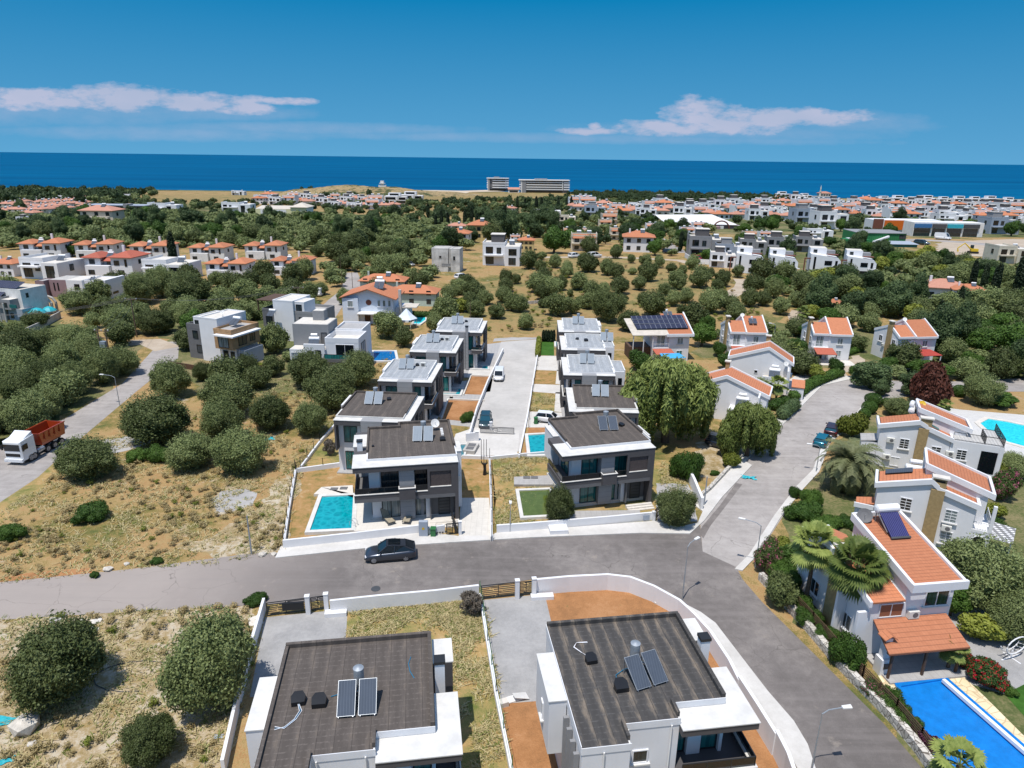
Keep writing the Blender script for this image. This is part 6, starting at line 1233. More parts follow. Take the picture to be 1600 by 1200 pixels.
for i, (m_, w__) in enumerate((('shop_blue', 10), ('dark_gray', 8), ('shop_cyan', 9), ('dark_metal', 9))): x_ = (0, 10.4, 18.8, 28.2)[i]; boxes(t, 'signboard', m_, [(x_+.2, x_+w__, -.9, -.02, 5.0, 7.2)]); boxes(t, 'shopfront', 'glass', [(x_+.4, x_+w__-.3, -.2, -.01, .3, 4.6)])
t = thing('mosque', 'pale mosque with an orange roof on the shore', 'mosque', P(1281, 308), 0); k = mpp(1281, 308); boxes(t, 'wall', 'cream', [(0, 17*k, 0, 12*k, 0, 6*k)]); hip(t, 0, 17*k, 0, 12*k, 6*k, 2.6*k, 2, 'tile_faded')
for i in range(4): win(t, 'F', 0, (2+4*i)*k, 1.5*k, 1.6*k, 3*k)
MB().lathe([(1.3*k, 0), (1.2*k, 8*k), (1.7*k, 8.3*k), (1.7*k, 8.9*k), (.9*k, 9*k), (.85*k, 13*k), (1.2*k, 13.2*k), (.8*k, 13.8*k), (.1, 18.5*k)], (-.5*k, -1, 0), 12).build('minaret', 'cream', t); boxes(t, 'terrace', 'beige_roof', [(-14*k, 24*k, -6*k, -1, 0, 1.8*k)])
def row_unit(label):
    t = thing('seafront_house', label, 'house'); boxes(t, 'wall', 'white', [(0, 12, 0, 10, 0, 6.6)]); boxes(t, 'wall', 'white2', [(12.02, 20, 1, 10, 0, 6.0)]); boxes(t, 'wall', 'white', [(3, 14, 3, 10, 6.6, 9.2)])
    for q in [(1, 3.6, 9, 2.0), (1, .4, 9, 2.0)]: win(t, 'F', 0, q[0], q[1], q[2], q[3], g='glass_dark')
    win(t, 'F', 1, 13, 3.4, 6, 2.0, g='glass_dark'); win(t, 'F', 3, 4.5, 7.2, 8, 1.5, g='glass_dark'); win(t, 'F', 1, 13, .4, 6, 2, g='glass_dark'); return t
ru = row_unit('x')
for i, u in enumerate((1384, 1407, 1430, 1453, 1478, 1503, 1527, 1552, 1580)): put(ru, u, 317+(i % 3)*.4+ (u-1384)*.006, 22+(i % 2)*3, 20, -2, 'white seafront house with dark windows', 'white houses in a row along the shore')
for (pr, u, v, wp, pw, d) in [(ru, 1225, 310, 22, 20, 'white seafront villa'), (ru, 1260, 311, 18, 20, 'low white seafront building'), (ru, 643, 316, 34, 20, 'big white stepped villas'), (ru, 618, 318, 34, 20, 'white stepped apartment block'), (fl_l, 372, 305, 20, 16, 'white seaside house with a faded roof'), (fl_l, 100, 313, 20, 16, 'white flat building'), (fl_l, 200, 312, 24, 16, 'white balconied building'), (fl_l, 370, 333, 46, 16, 'white stepped hall'), (fl_l, 415, 318, 36, 16, 'white-roofed store'), (fl_l, 1036, 322, 30, 16, 'long white block with columns'), (fl_w, 1085, 330, 18, 11, 'white flat villa'), (fl_w, 567, 317, 16, 11, 'white villa at the foot of the headland'), (fl_l, 855, 342, 42, 16, 'pale low hall with parked cars'), (fl_l, 255, 334, 46, 16, 'low white shed')]: put(pr, u, v, wp, pw, 0, d)
t = thing('lookout', 'small white lookout tower on top of the headland', 'tower', P(598, 291), 0); t.location.z = P(598, 300).z+3; boxes(t, 'base', 'white2', [(-7, 7, -4, 4, 0, 7)]); boxes(t, 'tower', 'white2', [(-3, 3, -3, 3, 7, 15)]); boxes(t, 'deck', 'white2', [(-5, 5, -5, 5, 10, 11)]); t.location = P(598, 303)+Vector((0, 0, 9))
# scattered small town houses, each its own object
town = []
rt = random.Random(11)
def scatter_town(poly, n, mind, protos, wpx):
    xs = [p[0] for p in poly]; ys = [p[1] for p in poly]; got = 0; tries = 0
    while got < n and tries < n*60:
        tries += 1; u = rt.uniform(min(xs), max(xs)); v = rt.uniform(min(ys), max(ys)); c = False; j = len(poly)-1
        for i in range(len(poly)):
            if (poly[i][1] > v) != (poly[j][1] > v) and u < (poly[j][0]-poly[i][0])*(v-poly[i][1])/(poly[j][1]-poly[i][1])+poly[i][0]: c = not c
            j = i
        if not c or any(abs(a-u) < mind and abs(b_-v) < mind*.33 for a, b_ in town): continue
        town.append((u, v)); got += 1; pr, pw, d = rt.choice(protos); put(pr, u, v, wpx*rt.uniform(.85, 1.2)*(1+(v-315)/55), pw, rt.uniform(-14, 14), d, 'small houses of the coastal town')
for b_ in [(1372, 380), (1410, 384), (1330, 384), (1380, 358), (1445, 367), (1080, 345), (1120, 350), (1050, 345), (445, 335), (415, 330), (183, 330), (150, 335), (220, 330), (929, 338), (855, 340), (1262, 348), (1300, 356)]: town.append(b_)
TP = [(hp_s, 11, 'small house with a faded tiled roof'), (fl_k, 11, 'low white flat-roofed house'), (st_w, 10, 'white house with a tile strip'), (hp_s, 11, 'small house with a faded tiled roof'), (fl_w, 11, 'small white flat-roofed house'), (hp_r, 11, 'small white red-roofed house'), (fl_w, 11, 'small white flat-roofed house'), (hp_o, 11, 'two-storey white orange-roofed house'), (hp_b, 10, 'low orange-roofed house')]
TPL = [(hp_s, 11, 'small house with a faded tiled roof'), (hp_c, 13, 'long cream house with a faded roof'), (hp_r, 11, 'small white red-roofed house')]
scatter_town([(0, 327), (20, 320), (60, 316), (130, 315), (135, 327), (100, 330), (60, 336), (35, 342), (0, 337)], 36, 9, TPL, 15)
scatter_town([(400, 312), (540, 312), (600, 322), (640, 330), (560, 328), (505, 325), (470, 322), (400, 322)], 26, 12, TP, 18)
scatter_town([(890, 320), (1000, 322), (1060, 326), (1200, 322), (1200, 345), (1150, 345), (1050, 340), (980, 342), (940, 335), (890, 330)], 48, 11, TP, 18)
scatter_town([(1200, 313), (1380, 322), (1600, 326), (1600, 352), (1500, 348), (1400, 350), (1300, 338), (1200, 350)], 92, 10, TP, 17)
scatter_town([(730, 338), (800, 330), (800, 352), (740, 352)], 6, 12, TPL, 15)
# ------------------------------------------------------------------ vegetation
def ico(sub=1):
    bm = bmesh.new(); bmesh.ops.create_icosphere(bm, subdivisions=sub, radius=1); bm.verts.ensure_lookup_table()
    V = np.array([v.co[:] for v in bm.verts]); F = np.array([[v.index for v in f.verts] for f in bm.faces]); bm.free(); return V, F
ICO1, ICO2 = ico(1), ico(2)
def crown_arrays(lobes, n, size, seed, inner=.84, flat=.55, sub=1, vert=0.0, jit=.16, asp=1.5):
    """leaf-sized quads spread over overlapping lobes, plus leafy cores. lobes: (x,y,z,rx,ry,rz)"""
    rg = np.random.default_rng(seed); V = []; Q = []; nv = 0; Lb = np.array(lobes, float)
    area = (Lb[:,3]*Lb[:,4]+Lb[:,3]*Lb[:,5]+Lb[:,4]*Lb[:,5]); pick = rg.choice(len(Lb), size=int(n*1.5), p=area/area.sum())
    d = rg.normal(size=(len(pick), 3)); d /= np.linalg.norm(d, axis=1)[:, None]
    rad = 1 + (rg.random(len(pick))**2-.35)*jit*2
    c = Lb[pick, :3] + d*Lb[pick, 3:6]*rad[:, None]
    keep = np.ones(len(pick), bool)
    for k in range(len(Lb)):
        q = (c-Lb[k, :3])/Lb[k, 3:6]; keep &= (np.linalg.norm(q, axis=1) > .86) | (pick == k)
    c = c[keep][:n]; d = d[keep][:n]; m_ = len(c)
    nr = d + rg.normal(size=(m_, 3))*flat; nr[:, 2] += .15; nr /= np.linalg.norm(nr, axis=1)[:, None]
    u = rg.normal(size=(m_, 3)); u[:, 2] *= (1+4*vert); u -= (u*nr).sum(1)[:, None]*nr; u /= np.linalg.norm(u, axis=1)[:, None]; w_ = np.cross(nr, u)
    s = size*(.6+.8*rg.random(m_))[:, None]; a = u*s*asp*.5; b_ = w_*s*.5
    bow = nr*s*.12
    LV = np.stack([c-a, c-b_*1.0+bow, c+a, c+b_+bow], 1).reshape(-1, 3); LF = np.arange(m_*4).reshape(-1, 4)
    V.append(LV); nv = len(LV); T = []
    iv, if_ = ICO1 if sub == 1 else ICO2
    if inner:
        for k in range(len(Lb)):
            j = 1+(rg.random((len(iv), 1))-.5)*.18; V.append(Lb[k, :3]+iv*Lb[k, 3:6]*inner*j); T.append(if_+nv); nv += len(iv)
    return np.concatenate(V), LF, (np.concatenate(T) if T else np.zeros((0, 3), int))
def arr_mesh(name, V, Q, T, material):
    me = bpy.data.meshes.new(name); nq, nt_ = len(Q), len(T)
    me.vertices.add(len(V)); me.vertices.foreach_set('co', V.astype(np.float32).ravel())
    me.loops.add(nq*4+nt_*3); me.loops.foreach_set('vertex_index', np.concatenate([Q.ravel(), T.ravel()]).astype(np.int32))
    me.polygons.add(nq+nt_); me.polygons.foreach_set('loop_start', np.concatenate([np.arange(nq)*4, nq*4+np.arange(nt_)*3]).astype(np.int32))
    me.update(calc_edges=True); me.validate(); me.materials.append(M(material)); return me
def lobes_round(n, seed, R=.34, z=.45, zr=.2, r=(.15, .25), zf=.85):
    rg = random.Random(seed); L_ = [(0, 0, z, R*.8, R*.8, zr*1.25)]
    for i in range(n):
        a = rg.uniform(0, 6.283); q = math.sqrt(rg.random())*R; rr = rg.uniform(*r)*(1.15-.35*q/R); L_.append((q*math.cos(a), q*math.sin(a), z+rg.uniform(-zr, zr)*(1-.5*(q/R)**2), rr, rr, rr*zf))
    return L_
PLANTS = {}
def plant_proto(kind, name, cat, lobes, n, size, leaf, seed, trunk=None, th=.3, tr=.035, mb='bark', crown='crown', **k):
    t = bpy.data.objects.new(name, None); COL.objects.link(t); t['category'] = cat; t['label'] = 'x'; t.empty_display_size = .3
    V, Q, T = crown_arrays(lobes, n, size, seed, **k); o = bpy.data.objects.new(crown, arr_mesh(crown, V, Q, T, leaf)); COL.objects.link(o); o.parent = t
    b_ = MB(); rg = random.Random(seed)
    b_.tube([(0, 0, -.02), (.01, .01, th*.5), (.0, .0, th)], [tr*1.4, tr, tr*.9], 7)
    if trunk != 'straight':
        for i in range(4):
            a = i*1.57+rg.random(); b_.tube([(0, 0, th*.8), (.12*math.cos(a), .12*math.sin(a), th+.12), (.25*math.cos(a), .25*math.sin(a), th+.24)], [tr*.7, tr*.45, tr*.2], 5)
    b_.build('trunk', mb, t)
    PLANTS.setdefault(kind, []).append(t); return t
for i in range(5): plant_proto('olive_near', 'olive_tree', 'olive tree', lobes_round(34+3*i, 50+i, .40, .47, .30, (.06, .17), 1.0), 30000, .0165, 'leaf_olive', i, th=.3, flat=.9, jit=.34, sub=2, inner=.7, asp=2.0)
for i in range(5): plant_proto('olive', 'olive_tree', 'olive tree', lobes_round(22+2*i, 10+i, .39, .45, .28, (.07, .19), 1.0), 8000, .031, 'leaf_olive', 20+i, th=.28, flat=.8, jit=.3, inner=.76, asp=1.8)
for i in range(2): plant_proto('green', 'broadleaf_tree', 'tree', lobes_round(20, 70+i, .36, .46, .24, (.1, .2), 1.0), 7000, .036, 'leaf_green', 40+i, th=.28, asp=1.2)
for i in range(2): plant_proto('dark', 'evergreen_tree', 'tree', lobes_round(24, 80+i, .33, .52, .36, (.09, .2), 1.1), 8000, .032, 'leaf_dark', 50+i, th=.4)
plant_proto('greybush', 'bare_tree', 'tree', lobes_round(12, 90, .3, .45, .22, (.13, .2)), 2200, .03, 'leaf_dead', 60, inner=0, th=.4, flat=1.2, asp=5)
plant_proto('yellow', 'yellow_green_tree', 'tree', lobes_round(13, 91, .3, .42, .2, (.14, .22)), 3200, .05, 'leaf_yellow', 61, th=.28, asp=1.3)
for i in range(2): plant_proto('bush', 'shrub', 'shrub', lobes_round(20, 95+i, .38, .22, .15, (.08, .18)), 9000, .022, 'leaf_green', 62+i, th=.12)
plant_proto('ball', 'clipped_shrub', 'shrub', [(0, 0, .4, .48, .48, .42)], 5000, .035, 'leaf_green', 65, th=.12, jit=.05)
plant_proto('pinkbush', 'flowering_shrub', 'shrub', lobes_round(18, 97, .36, .3, .2, (.08, .19)), 8000, .024, 'leaf_pink', 66, th=.12); plant_proto('redbush', 'flowering_shrub', 'shrub', lobes_round(18, 98, .36, .3, .2, (.08, .19)), 8000, .026, 'leaf_redfl', 67, th=.12)
plant_proto('purplebush', 'purple_shrub', 'shrub', lobes_round(12, 99, .3, .32, .18, (.12, .2)), 2600, .05, 'leaf_purple', 68, th=.12, inner=.6); plant_proto('yellowbush', 'yellow_shrub', 'shrub', lobes_round(12, 100, .34, .25, .14, (.14, .22)), 3600, .04, 'leaf_yellow', 69, th=.12)
for i in range(2): plant_proto('cypress', 'cypress', 'cypress', [(.0, 0, .5, .085, .085, .46)]+[(.03*math.sin(k*2.3+i), .03*math.cos(k*1.7), .14+.1*k, .075-.005*k, .075-.005*k, .13) for k in range(8)], 3600, .026, 'leaf_cypress', 71+i, trunk='straight', th=.12, tr=.02, vert=1, jit=.12)
plant_proto('brown', 'withered_conifer', 'tree', [(0, 0, .42, .38, .38, .36), (0, 0, .7, .24, .24, .26), (.1, 0, .35, .36, .3, .25), (-.1, .1, .4, .32, .32, .25)], 5200, .05, 'leaf_brown', 75, trunk='straight', th=.2, vert=.8, flat=1.0, asp=2.2, inner=.75)
def drooping(kind, seed, nl):
    """weeping pepper tree: hanging curtains of narrow leaves round a domed top"""
    rg = np.random.default_rng(seed); rr = random.Random(seed); Lb = []
    
    for (cx, cy, R, zt_) in ((-.2, .05, .2, .78), (.12, .16, .22, .9), (.2, -.1, .19, .74), (-.05, -.2, .2, .7), (-.3, -.12, .14, .6), (.34, .1, .13, .58), (0, .0, .2, .84)):
        for i in range(7): a = rr.uniform(0, 6.28); q = math.sqrt(rr.random())*R*.6; s = rr.uniform(.06, .11); Lb.append((cx+q*math.cos(a), cy+q*math.sin(a), zt_-rr.random()*.12, s, s, s))
        for i in range(9): a = i*.7+rr.random()*.5; q = R*rr.uniform(.6, 1.05); s = rr.uniform(.035, .075); h_ = rr.uniform(.12, .26); Lb.append((cx+q*math.cos(a), cy+q*math.sin(a), zt_-.12-h_*rr.uniform(.5, 1.2), s, s, h_))
    V, Q, T = crown_arrays(Lb, nl, .014, seed, vert=1.8, asp=4.5, flat=.6, jit=.34, inner=.62)
    t = bpy.data.objects.new('weeping_tree', None); COL.objects.link(t); t['category'] = 'tree'; t['label'] = 'x'
    o = bpy.data.objects.new('crown', arr_mesh('crown', V, Q, T, 'leaf_willow')); COL.objects.link(o); o.parent = t
    MB().tube([(0, 0, -.02), (.01, 0, .3), (0, 0, .6)], [.045, .03, .02], 8).build('trunk', 'bark', t); PLANTS[kind] = [t]
drooping('willow', 5, 60000)
def palm(kind, name, label, date, seed, nf, H_, R, leaf, spread=1.0):
    """feather (date) or fan palm; real metres"""
    rg = random.Random(seed); t = thing(name, label, 'palm tree'); V = []; Q = []
    def addq(a, b_, c, d): n = len(V); V.extend([a, b_, c, d]); Q.append((n, n+1, n+2, n+3))
    for i in range(nf):
        az = i*2.39996+rg.random()*.3; k = i/nf; el = R_(80-125*k+rg.uniform(-8, 8)) if date else R_(82-150*k+rg.uniform(-12, 12)); L_ = R*(.85+.3*rg.random())
        h = Vector((math.cos(az), math.sin(az), 0)); sd_ = Vector((-math.sin(az), math.cos(az), 0)); p = Vector((0, 0, H_)); e = el; pts = [p.copy()]
        if date:
            for s in range(9): p = p+(h*math.cos(e)+Vector((0, 0, math.sin(e))))*L_/9; e -= .17*(1+.4*s/9); pts.append(p.copy())
            for s in range(1, 10):
                a = pts[s-1]; b_ = pts[s]; d = (b_-a); up = sd_.cross(d).normalized(); ll = R*.19*(1-.55*abs(s/9-.35))
                for q in range(3):
                    c = a+d*(q/3)
                    for sg in (-1, 1): tip = c+sd_*sg*ll+d.normalized()*ll*.75-Vector((0, 0, .12*ll))+up*rg.uniform(-.05, .12); wv = d.normalized()*.075; addq(c-wv, c+wv, tip+wv*.5, tip-wv*.5)
            for s in range(9): a = pts[s]; b_ = pts[s+1]; ww = sd_*.035*(1-s/10); addq(a-ww, a+ww, b_+ww, b_-ww)
        else:
            for s in range(4): p = p+(h*math.cos(e)+Vector((0, 0, math.sin(e))))*L_*.5/4; e -= .07; pts.append(p.copy())
            for s in range(4): ww = sd_*.03; addq(pts[s]-ww, pts[s]+ww, pts[s+1]+ww, pts[s+1]-ww)
            d = (pts[-1]-pts[-2]).normalized(); nrm = sd_.cross(d).normalized(); c = pts[-1]
            for q in range(22):
                an = R_(-105+210*q/21); dr = (d*math.cos(an)+sd_*math.sin(an)); fl = L_*.48*(.8+.2*math.cos(an)); w2 = dr.cross(nrm)*.10; m_ = c+dr*fl*.6+nrm*.03; tip = c+dr*fl-Vector((0, 0, fl*.28*(.6+rg.random()*.8))); addq(c, m_-w2, tip, m_+w2)
    V = np.array([tuple(v) for v in V]); o = bpy.data.objects.new('fronds', arr_mesh('fronds', V, np.array(Q), np.zeros((0, 3), int), leaf)); COL.objects.link(o); o.parent = t
    if not date:
        b_ = MB()
        for i in range(40): az = rg.uniform(0, 6.28); r_ = rg.uniform(.12, .5); z = H_-rg.uniform(.1, 1.6); b_.bar((.1*math.cos(az), .1*math.sin(az), z+.3), (r_*math.cos(az), r_*math.sin(az), z-.5), .03)
        b_.build('dead_skirt', 'leaf_dead', t)
    MB().tube([(0, 0, -.1), (.05, .0, H_*.5), (0, 0, H_)], [.34 if date else .22, .26 if date else .17, .3 if date else .18], 10).build('trunk', 'palm_bark', t)
    if date: MB().lathe([(.2, -.7), (.42, -.3), (.38, .1), (.1, .35)], (0, 0, H_), 10).build('crown_base', 'palm_bark', t)
    return t
date_p = palm('date', 'date_palm', 'big feather palm beside the two parked cars, its fronds over the wall', True, 3, 64, 3.6, 4.3, 'leaf_date')
fan_a = palm('fan', 'fan_palm', 'left fan palm in front of the nearest tiled house', False, 5, 40, 6.3, 2.25, 'leaf_palm'); fan_b = palm('fan', 'fan_palm', 'right, broader fan palm leaning over the nearest tiled house roof', False, 8, 50, 6.4, 2.75, 'leaf_palm')
def at_under(u, v, h): p = P(u, v, h); return Vector((p.x, p.y, zt(p.y)))
date_p.location = at_under(1330, 722, 3.7); fan_a.location = at_under(1274, 850, 6.3); fan_b.location = at_under(1342, 885, 6.4)
spalm = palm('fan', 'fan_palm', 'x', False, 9, 24, 3.2, 1.9, 'leaf_palm')
for i, (u, v, h, lb) in enumerate([(1207, 517, 3.2, 'small fan palm right of the tiled house with the solar heater'), (1216, 600, 3.2, 'small fan palm hiding the corner of the boiler-balcony house'), (1240, 545, 3.2, 'small fan palm left of the middle twin house'), (1255, 487, 3.2, 'fan palm by the dirt track behind the twin houses'), (1500, 1196, 3.2, 'banana-like palm tuft at the bottom edge by the blue pool'), (1489, 1012, 2.0, 'small palm right of the patio canopy'), (1478, 632, 2.0, 'small palm behind the third big house')]): place(spalm, at_under(u, v, h), i*1.3, h/3.2, lb)
# --- placing
CNT = {'olive': 0}; TREES = []          # (x,y,r)
def tree(kind, u, v, wpx, label=None, hs=1.0, group=None, desc=None, shift=.35, seed=None):
    s = wpx*mpp(u, v); p = P(u, v); p = Vector((p.x, p.y+s*shift, 0)); p.z = zt(p.y)
    r = random.Random(int(u*7+v*13)); L_ = PLANTS[kind]; pr = L_[r.randrange(len(L_))]
    if label is None: label = rel(p, desc or 'tree')
    TREES.append((p.x, p.y, s/2)); CNT['olive'] += kind.startswith('olive')
    return place(pr, p, r.uniform(0, 6.28), (s*r.uniform(.84, 1.12), s*r.uniform(.84, 1.12), s*hs*r.uniform(.88, 1.15)), label, group)
near = [('olive_near', 66, 1128, 150, 'big olive tree at the lower left with its shadow on pale rubble', 1.0), ('olive_near', 316, 1140, 150, 'big olive tree overhanging the bottom-left boundary wall', 1.05), ('olive_near', 222, 1215, 98, 'olive tree cut off by the bottom edge of the photo', .9),
 ('olive_near', 122, 760, 96, 'olive tree by the road just right of the truck, standing alone', .85), ('olive_near', 229, 708, 104, 'large olive tree behind the lone one beside the road', 1.0), ('olive_near', 366, 752, 92, 'olive tree left of the bare concrete patch', .8), ('olive_near', 287, 742, 80, 'low olive tree in the middle of the roadside clump', .7),
 ('olive_near', 338, 697, 76, 'olive tree behind the roadside clump, in its centre', .9), ('olive_near', 346, 660, 86, 'olive tree in front of the timber-clad villa, third row', .9), ('olive_near', 415, 680, 72, 'olive tree in dry grass left of the dark-roofed villas', .95), ('olive_near', 480, 687, 62, 'olive tree nearest the dark-roofed lane villa', 1.05), ('olive_near', 476, 612, 78, 'olive tree in front of the white villa with the dark window', .85),
 ('olive_near', 513, 650, 76, 'olive tree touching the dark-roofed lane villa', .95), ('olive_near', 553, 612, 66, 'olive tree left of the pale-roofed lane villa', .95), ('olive_near', 257, 628, 74, 'greyish olive tree by the road, opposite the timber-clad villa', .8), ('olive_near', 383, 598, 46, 'small olive tree at the foot of the timber-clad villa', 1.0), ('olive_near', 313, 598, 34, 'small olive tree by the corner of the timber-clad villa', 1.1),
 ('olive_near', 874, 826, 56, 'round olive tree growing from a white planter on the pavement', 1.1), ('olive_near', 1059, 833, 66, 'bushy olive tree at the street corner pavement', 1.05), ('olive_near', 548, 735, 32, 'small olive tree behind the sun-chair villa', 1.3), ('bush', 729, 662, 26, 'round shrub in the red garden by the lane', 1.3),
 ('olive_near', 1545, 640, 64, 'spreading olive tree beside the curved pool', .8), ('olive_near', 1410, 655, 52, 'low olive tree behind the third big house', .7), ('olive_near', 1555, 975, 125, 'large dark olive tree at the right edge behind the nearest house', .95), ('olive_near', 1600, 1020, 90, 'olive tree cut by the right edge above the swing seat', .9), ('olive_near', 1590, 752, 56, 'olive tree right of the third big house', .7),
 ('green', 1497, 975, 62, 'glossy green tree against the right wall of the nearest house', 1.2), ('yellow', 1552, 1018, 84, 'yellow-green bush-like tree above the gravel yard', .8), ('bush', 1076, 757, 60, 'dark green bush below the big weeping tree', 1.7), ('yellowbush', 1146, 735, 30, 'yellow-green bush at the road edge by the parked navy car', 1.7), ('bush', 1118, 745, 16, 'tiny shrub on the gravel by the weeping tree', 1.0),
 ('bush', 130, 822, 66, 'low bright green bush alone in the dry field', .9), ('bush', 240, 728, 46, 'bright green low bush within the roadside clump', 1.2), ('bush', 205, 725, 40, 'grey-green low shrub left of the roadside clump', 1.0), ('greybush', 735, 968, 46, 'bare leafless shrub at the corner of the bottom wall', 1.2), ('greybush', 513, 715, 26, 'bare purple-grey shrub by the garden fence', 1.3), ('bush', 395, 950, 40, 'leafy weed shrub beside the bottom-left gate', .8), ('bush', 242, 885, 22, 'small weed bush on the verge of the front street', 1.0), ('bush', 145, 905, 18, 'small green tuft on the verge at the left', 1.0), ('bush', 6, 850, 56, 'dark shrub cut by the left edge of the field', 1.0),
 ('willow', 1050, 712, 150, 'huge weeping tree behind the street villa', .92), ('willow', 1178, 728, 100, 'smaller weeping tree beside the side street', .85), ('dark', 1373, 615, 70, 'dark spreading conifer at the bend of the side street', .72), ('dark', 1432, 622, 46, 'dark tree left of the withered brown conifer', .9), ('brown', 1459, 640, 56, 'withered rusty-brown conifer by the street bend', 1.15),
 ('ball', 1368, 636, 26, 'largest round clipped shrub at the street bend', 1.0), ('ball', 1361, 648, 22, 'second round clipped shrub from the street bend', 1.0), ('ball', 1353, 657, 20, 'third round clipped shrub from the street bend', 1.0), ('ball', 1388, 636, 16, 'pale round bush beside the clipped shrubs', 1.0), ('ball', 1503, 622, 24, 'clipped round shrub beyond the curved pool', 1.0), ('dark', 1382, 622, 34, 'dark round shrub under the spreading conifer', .7),
 ('yellowbush', 1341, 690, 56, 'broad yellow-green bush left of the third big house', 1.3), ('bush', 1272, 800, 42, 'round green bush below the feather palm', 1.7), ('bush', 1245, 780, 24, 'small dark bush at the kerb below the feather palm', 1.5), ('pinkbush', 1205, 903, 54, 'bougainvillea with pink flowers at the junction wall', 1.6), ('bush', 1232, 925, 60, 'leafy shrub behind the junction wall', 1.4), ('bush', 1262, 820, 60, 'bright green hedge clump before the nearest house', .9), ('bush', 1300, 835, 56, 'bright green hedge clump beside the porch of the second house', .8),
 ('bush', 1255, 960, 46, 'dark green shrub against the stone wall under the left palm', 1.2), ('bush', 1335, 1060, 78, 'dome of clipped creeper on the wall by the patio canopy', 1.5), ('pinkbush', 1366, 1095, 36, 'flowering creeper on the fence above the road', 1.1), ('bush', 1398, 1118, 50, 'creeper on the fence, beside the blue pool', 1.1), ('bush', 1428, 1150, 46, 'creeper on the fence at the lower right', 1.0), ('purplebush', 1455, 1182, 38, 'dark purple shrub at the edge of the blue pool', 1.2),
 ('bush', 1300, 1012, 50, 'creeper over the stone wall above the clipped dome', 1.1), ('bush', 1318, 1035, 46, 'creeper on the brown fence left of the clipped dome', 1.2), ('pinkbush', 1382, 1108, 40, 'small creeper with pink flowers on the brown fence', 1.1), ('bush', 1413, 1136, 46, 'dark creeper spilling toward the lower right road', 1.1), ('olive', 1225, 960, 60, 'loose grey-green shrub tree over the junction stone wall', 1.0), ('bush', 1270, 985, 46, 'green shrub between the stone wall and the right palm', 1.3), ('green', 1245, 900, 60, 'leafy tree under the left fan palm', .9), ('bush', 1300, 905, 50, 'shrub between the fan palms and the nearest house', 1.2), ('yellowbush', 1225, 870, 40, 'yellow-green shrub beside the pink bougainvillea', 1.1), ('redbush', 1556, 1085, 64, 'red-flowered shrub beside the pool terrace', 1.1), ('redbush', 1514, 1052, 34, 'small shrub with red tips by the gravel yard', 1.2), ('bush', 1585, 1092, 30, 'green shrub right of the red-flowered one', 1.1), ('pinkbush', 1578, 790, 60, 'pink oleander right of the second big house', 1.3), ('yellowbush', 1572, 758, 50, 'yellow-flowered shrub behind the pink oleander', 1.0), ('yellowbush', 1560, 815, 40, 'yellow-green shrub in front of the pink oleander', 1.3), ('bush', 1565, 838, 40, 'rounded green shrub right of the striped awning', 1.2),
 ('bush', 1330, 830, 44, 'white-flowered rose bush by the second house porch', .9), ('yellow', 1280, 598, 34, 'yellow-green tree over the clipped street hedge', 1.0), ('green', 1308, 590, 34, 'green tree by the path to the middle twin house', .9), ('green', 1345, 596, 30, 'green bush tree left of the spreading conifer', .9), ('green', 1100, 545, 44, 'bright green tree beside the solar-panel roof house', 1.0), ('green', 1125, 560, 30, 'green tree in front of the boiler-balcony house', .9), ('green', 1000, 585, 50, 'green tree behind the weeping tree', .8),
 ('olive', 1420, 580, 56, 'olive tree in front of the red-canopy house', .8), ('olive', 1260, 590, 60, 'olive tree in front of the middle twin house', .75), ('olive', 1340, 552, 44, 'olive tree between two twin houses', .8), ('green', 1440, 590, 40, 'green shrub-tree at the foot of the red-canopy house', .7), ('olive', 1190, 625, 44, 'olive tree in front of the boiler-balcony house', .8), ('olive', 1235, 585, 40, 'olive tree right of the boiler-balcony house', .9),
 ('olive', 603, 532, 54, 'olive tree between the white villa and the lane villas', 1.0), ('olive', 630, 545, 36, 'olive tree behind the blue pool', 1.0), ('olive', 679, 522, 30, 'olive tree behind the pale-roofed lane villas', 1.2), ('olive', 425, 556, 46, 'olive tree between the two left villas', 1.1), ('yellow', 718, 490, 36, 'bright yellow-green citrus tree behind the lane villas', .9), ('green', 866, 398, 52, 'big bright green round tree before the tiled terrace', .95), ('dark', 296, 358, 42, 'large dark broad tree left of the market hall', .75), ('green', 225, 350, 50, 'bright green tree by the faded-roofed house', .6), ('green', 106, 402, 30, 'yellow-green tree between twin houses', .9), ('dark', 28, 335, 24, 'dark tree among the left town houses', .9), ('dark', 122, 322, 20, 'dark tree left of the long glazed building', .9),
 ('dark', 1335, 503, 44, 'dark tall tree left of the grey-walled orange-roofed house', 1.0), ('olive', 1360, 503, 38, 'olive tree beside the dark tall tree', .9), ('dark', 1412, 482, 40, 'tall dark tree before the rambling orange-roofed house', .9), ('dark', 1475, 560, 60, 'big dark tree right of the red-canopy house', 1.1), ('dark', 1510, 545, 50, 'tall dark tree in the right-hand grove', 1.1), ('green', 1545, 560, 60, 'green tree at the right behind the street', .9), ('dark', 1440, 545, 40, 'dark tree behind the red-canopy house', 1.1), ('green', 1590, 560, 60, 'green tree at the right edge above the street', .9), ('olive', 1520, 600, 60, 'olive tree by the far arm of the street', .7), ('green', 1470, 598, 60, 'low green hedge tree by the far arm of the street', .5), ('green', 1580, 590, 70, 'low green hedge mass at the right edge', .4), ('green', 1575, 640, 70, 'clipped hedge mass beyond the curved pool', .4)]
for k, u, v, w_, lb, hs in near: tree(k, u, v, w_, lb, hs)
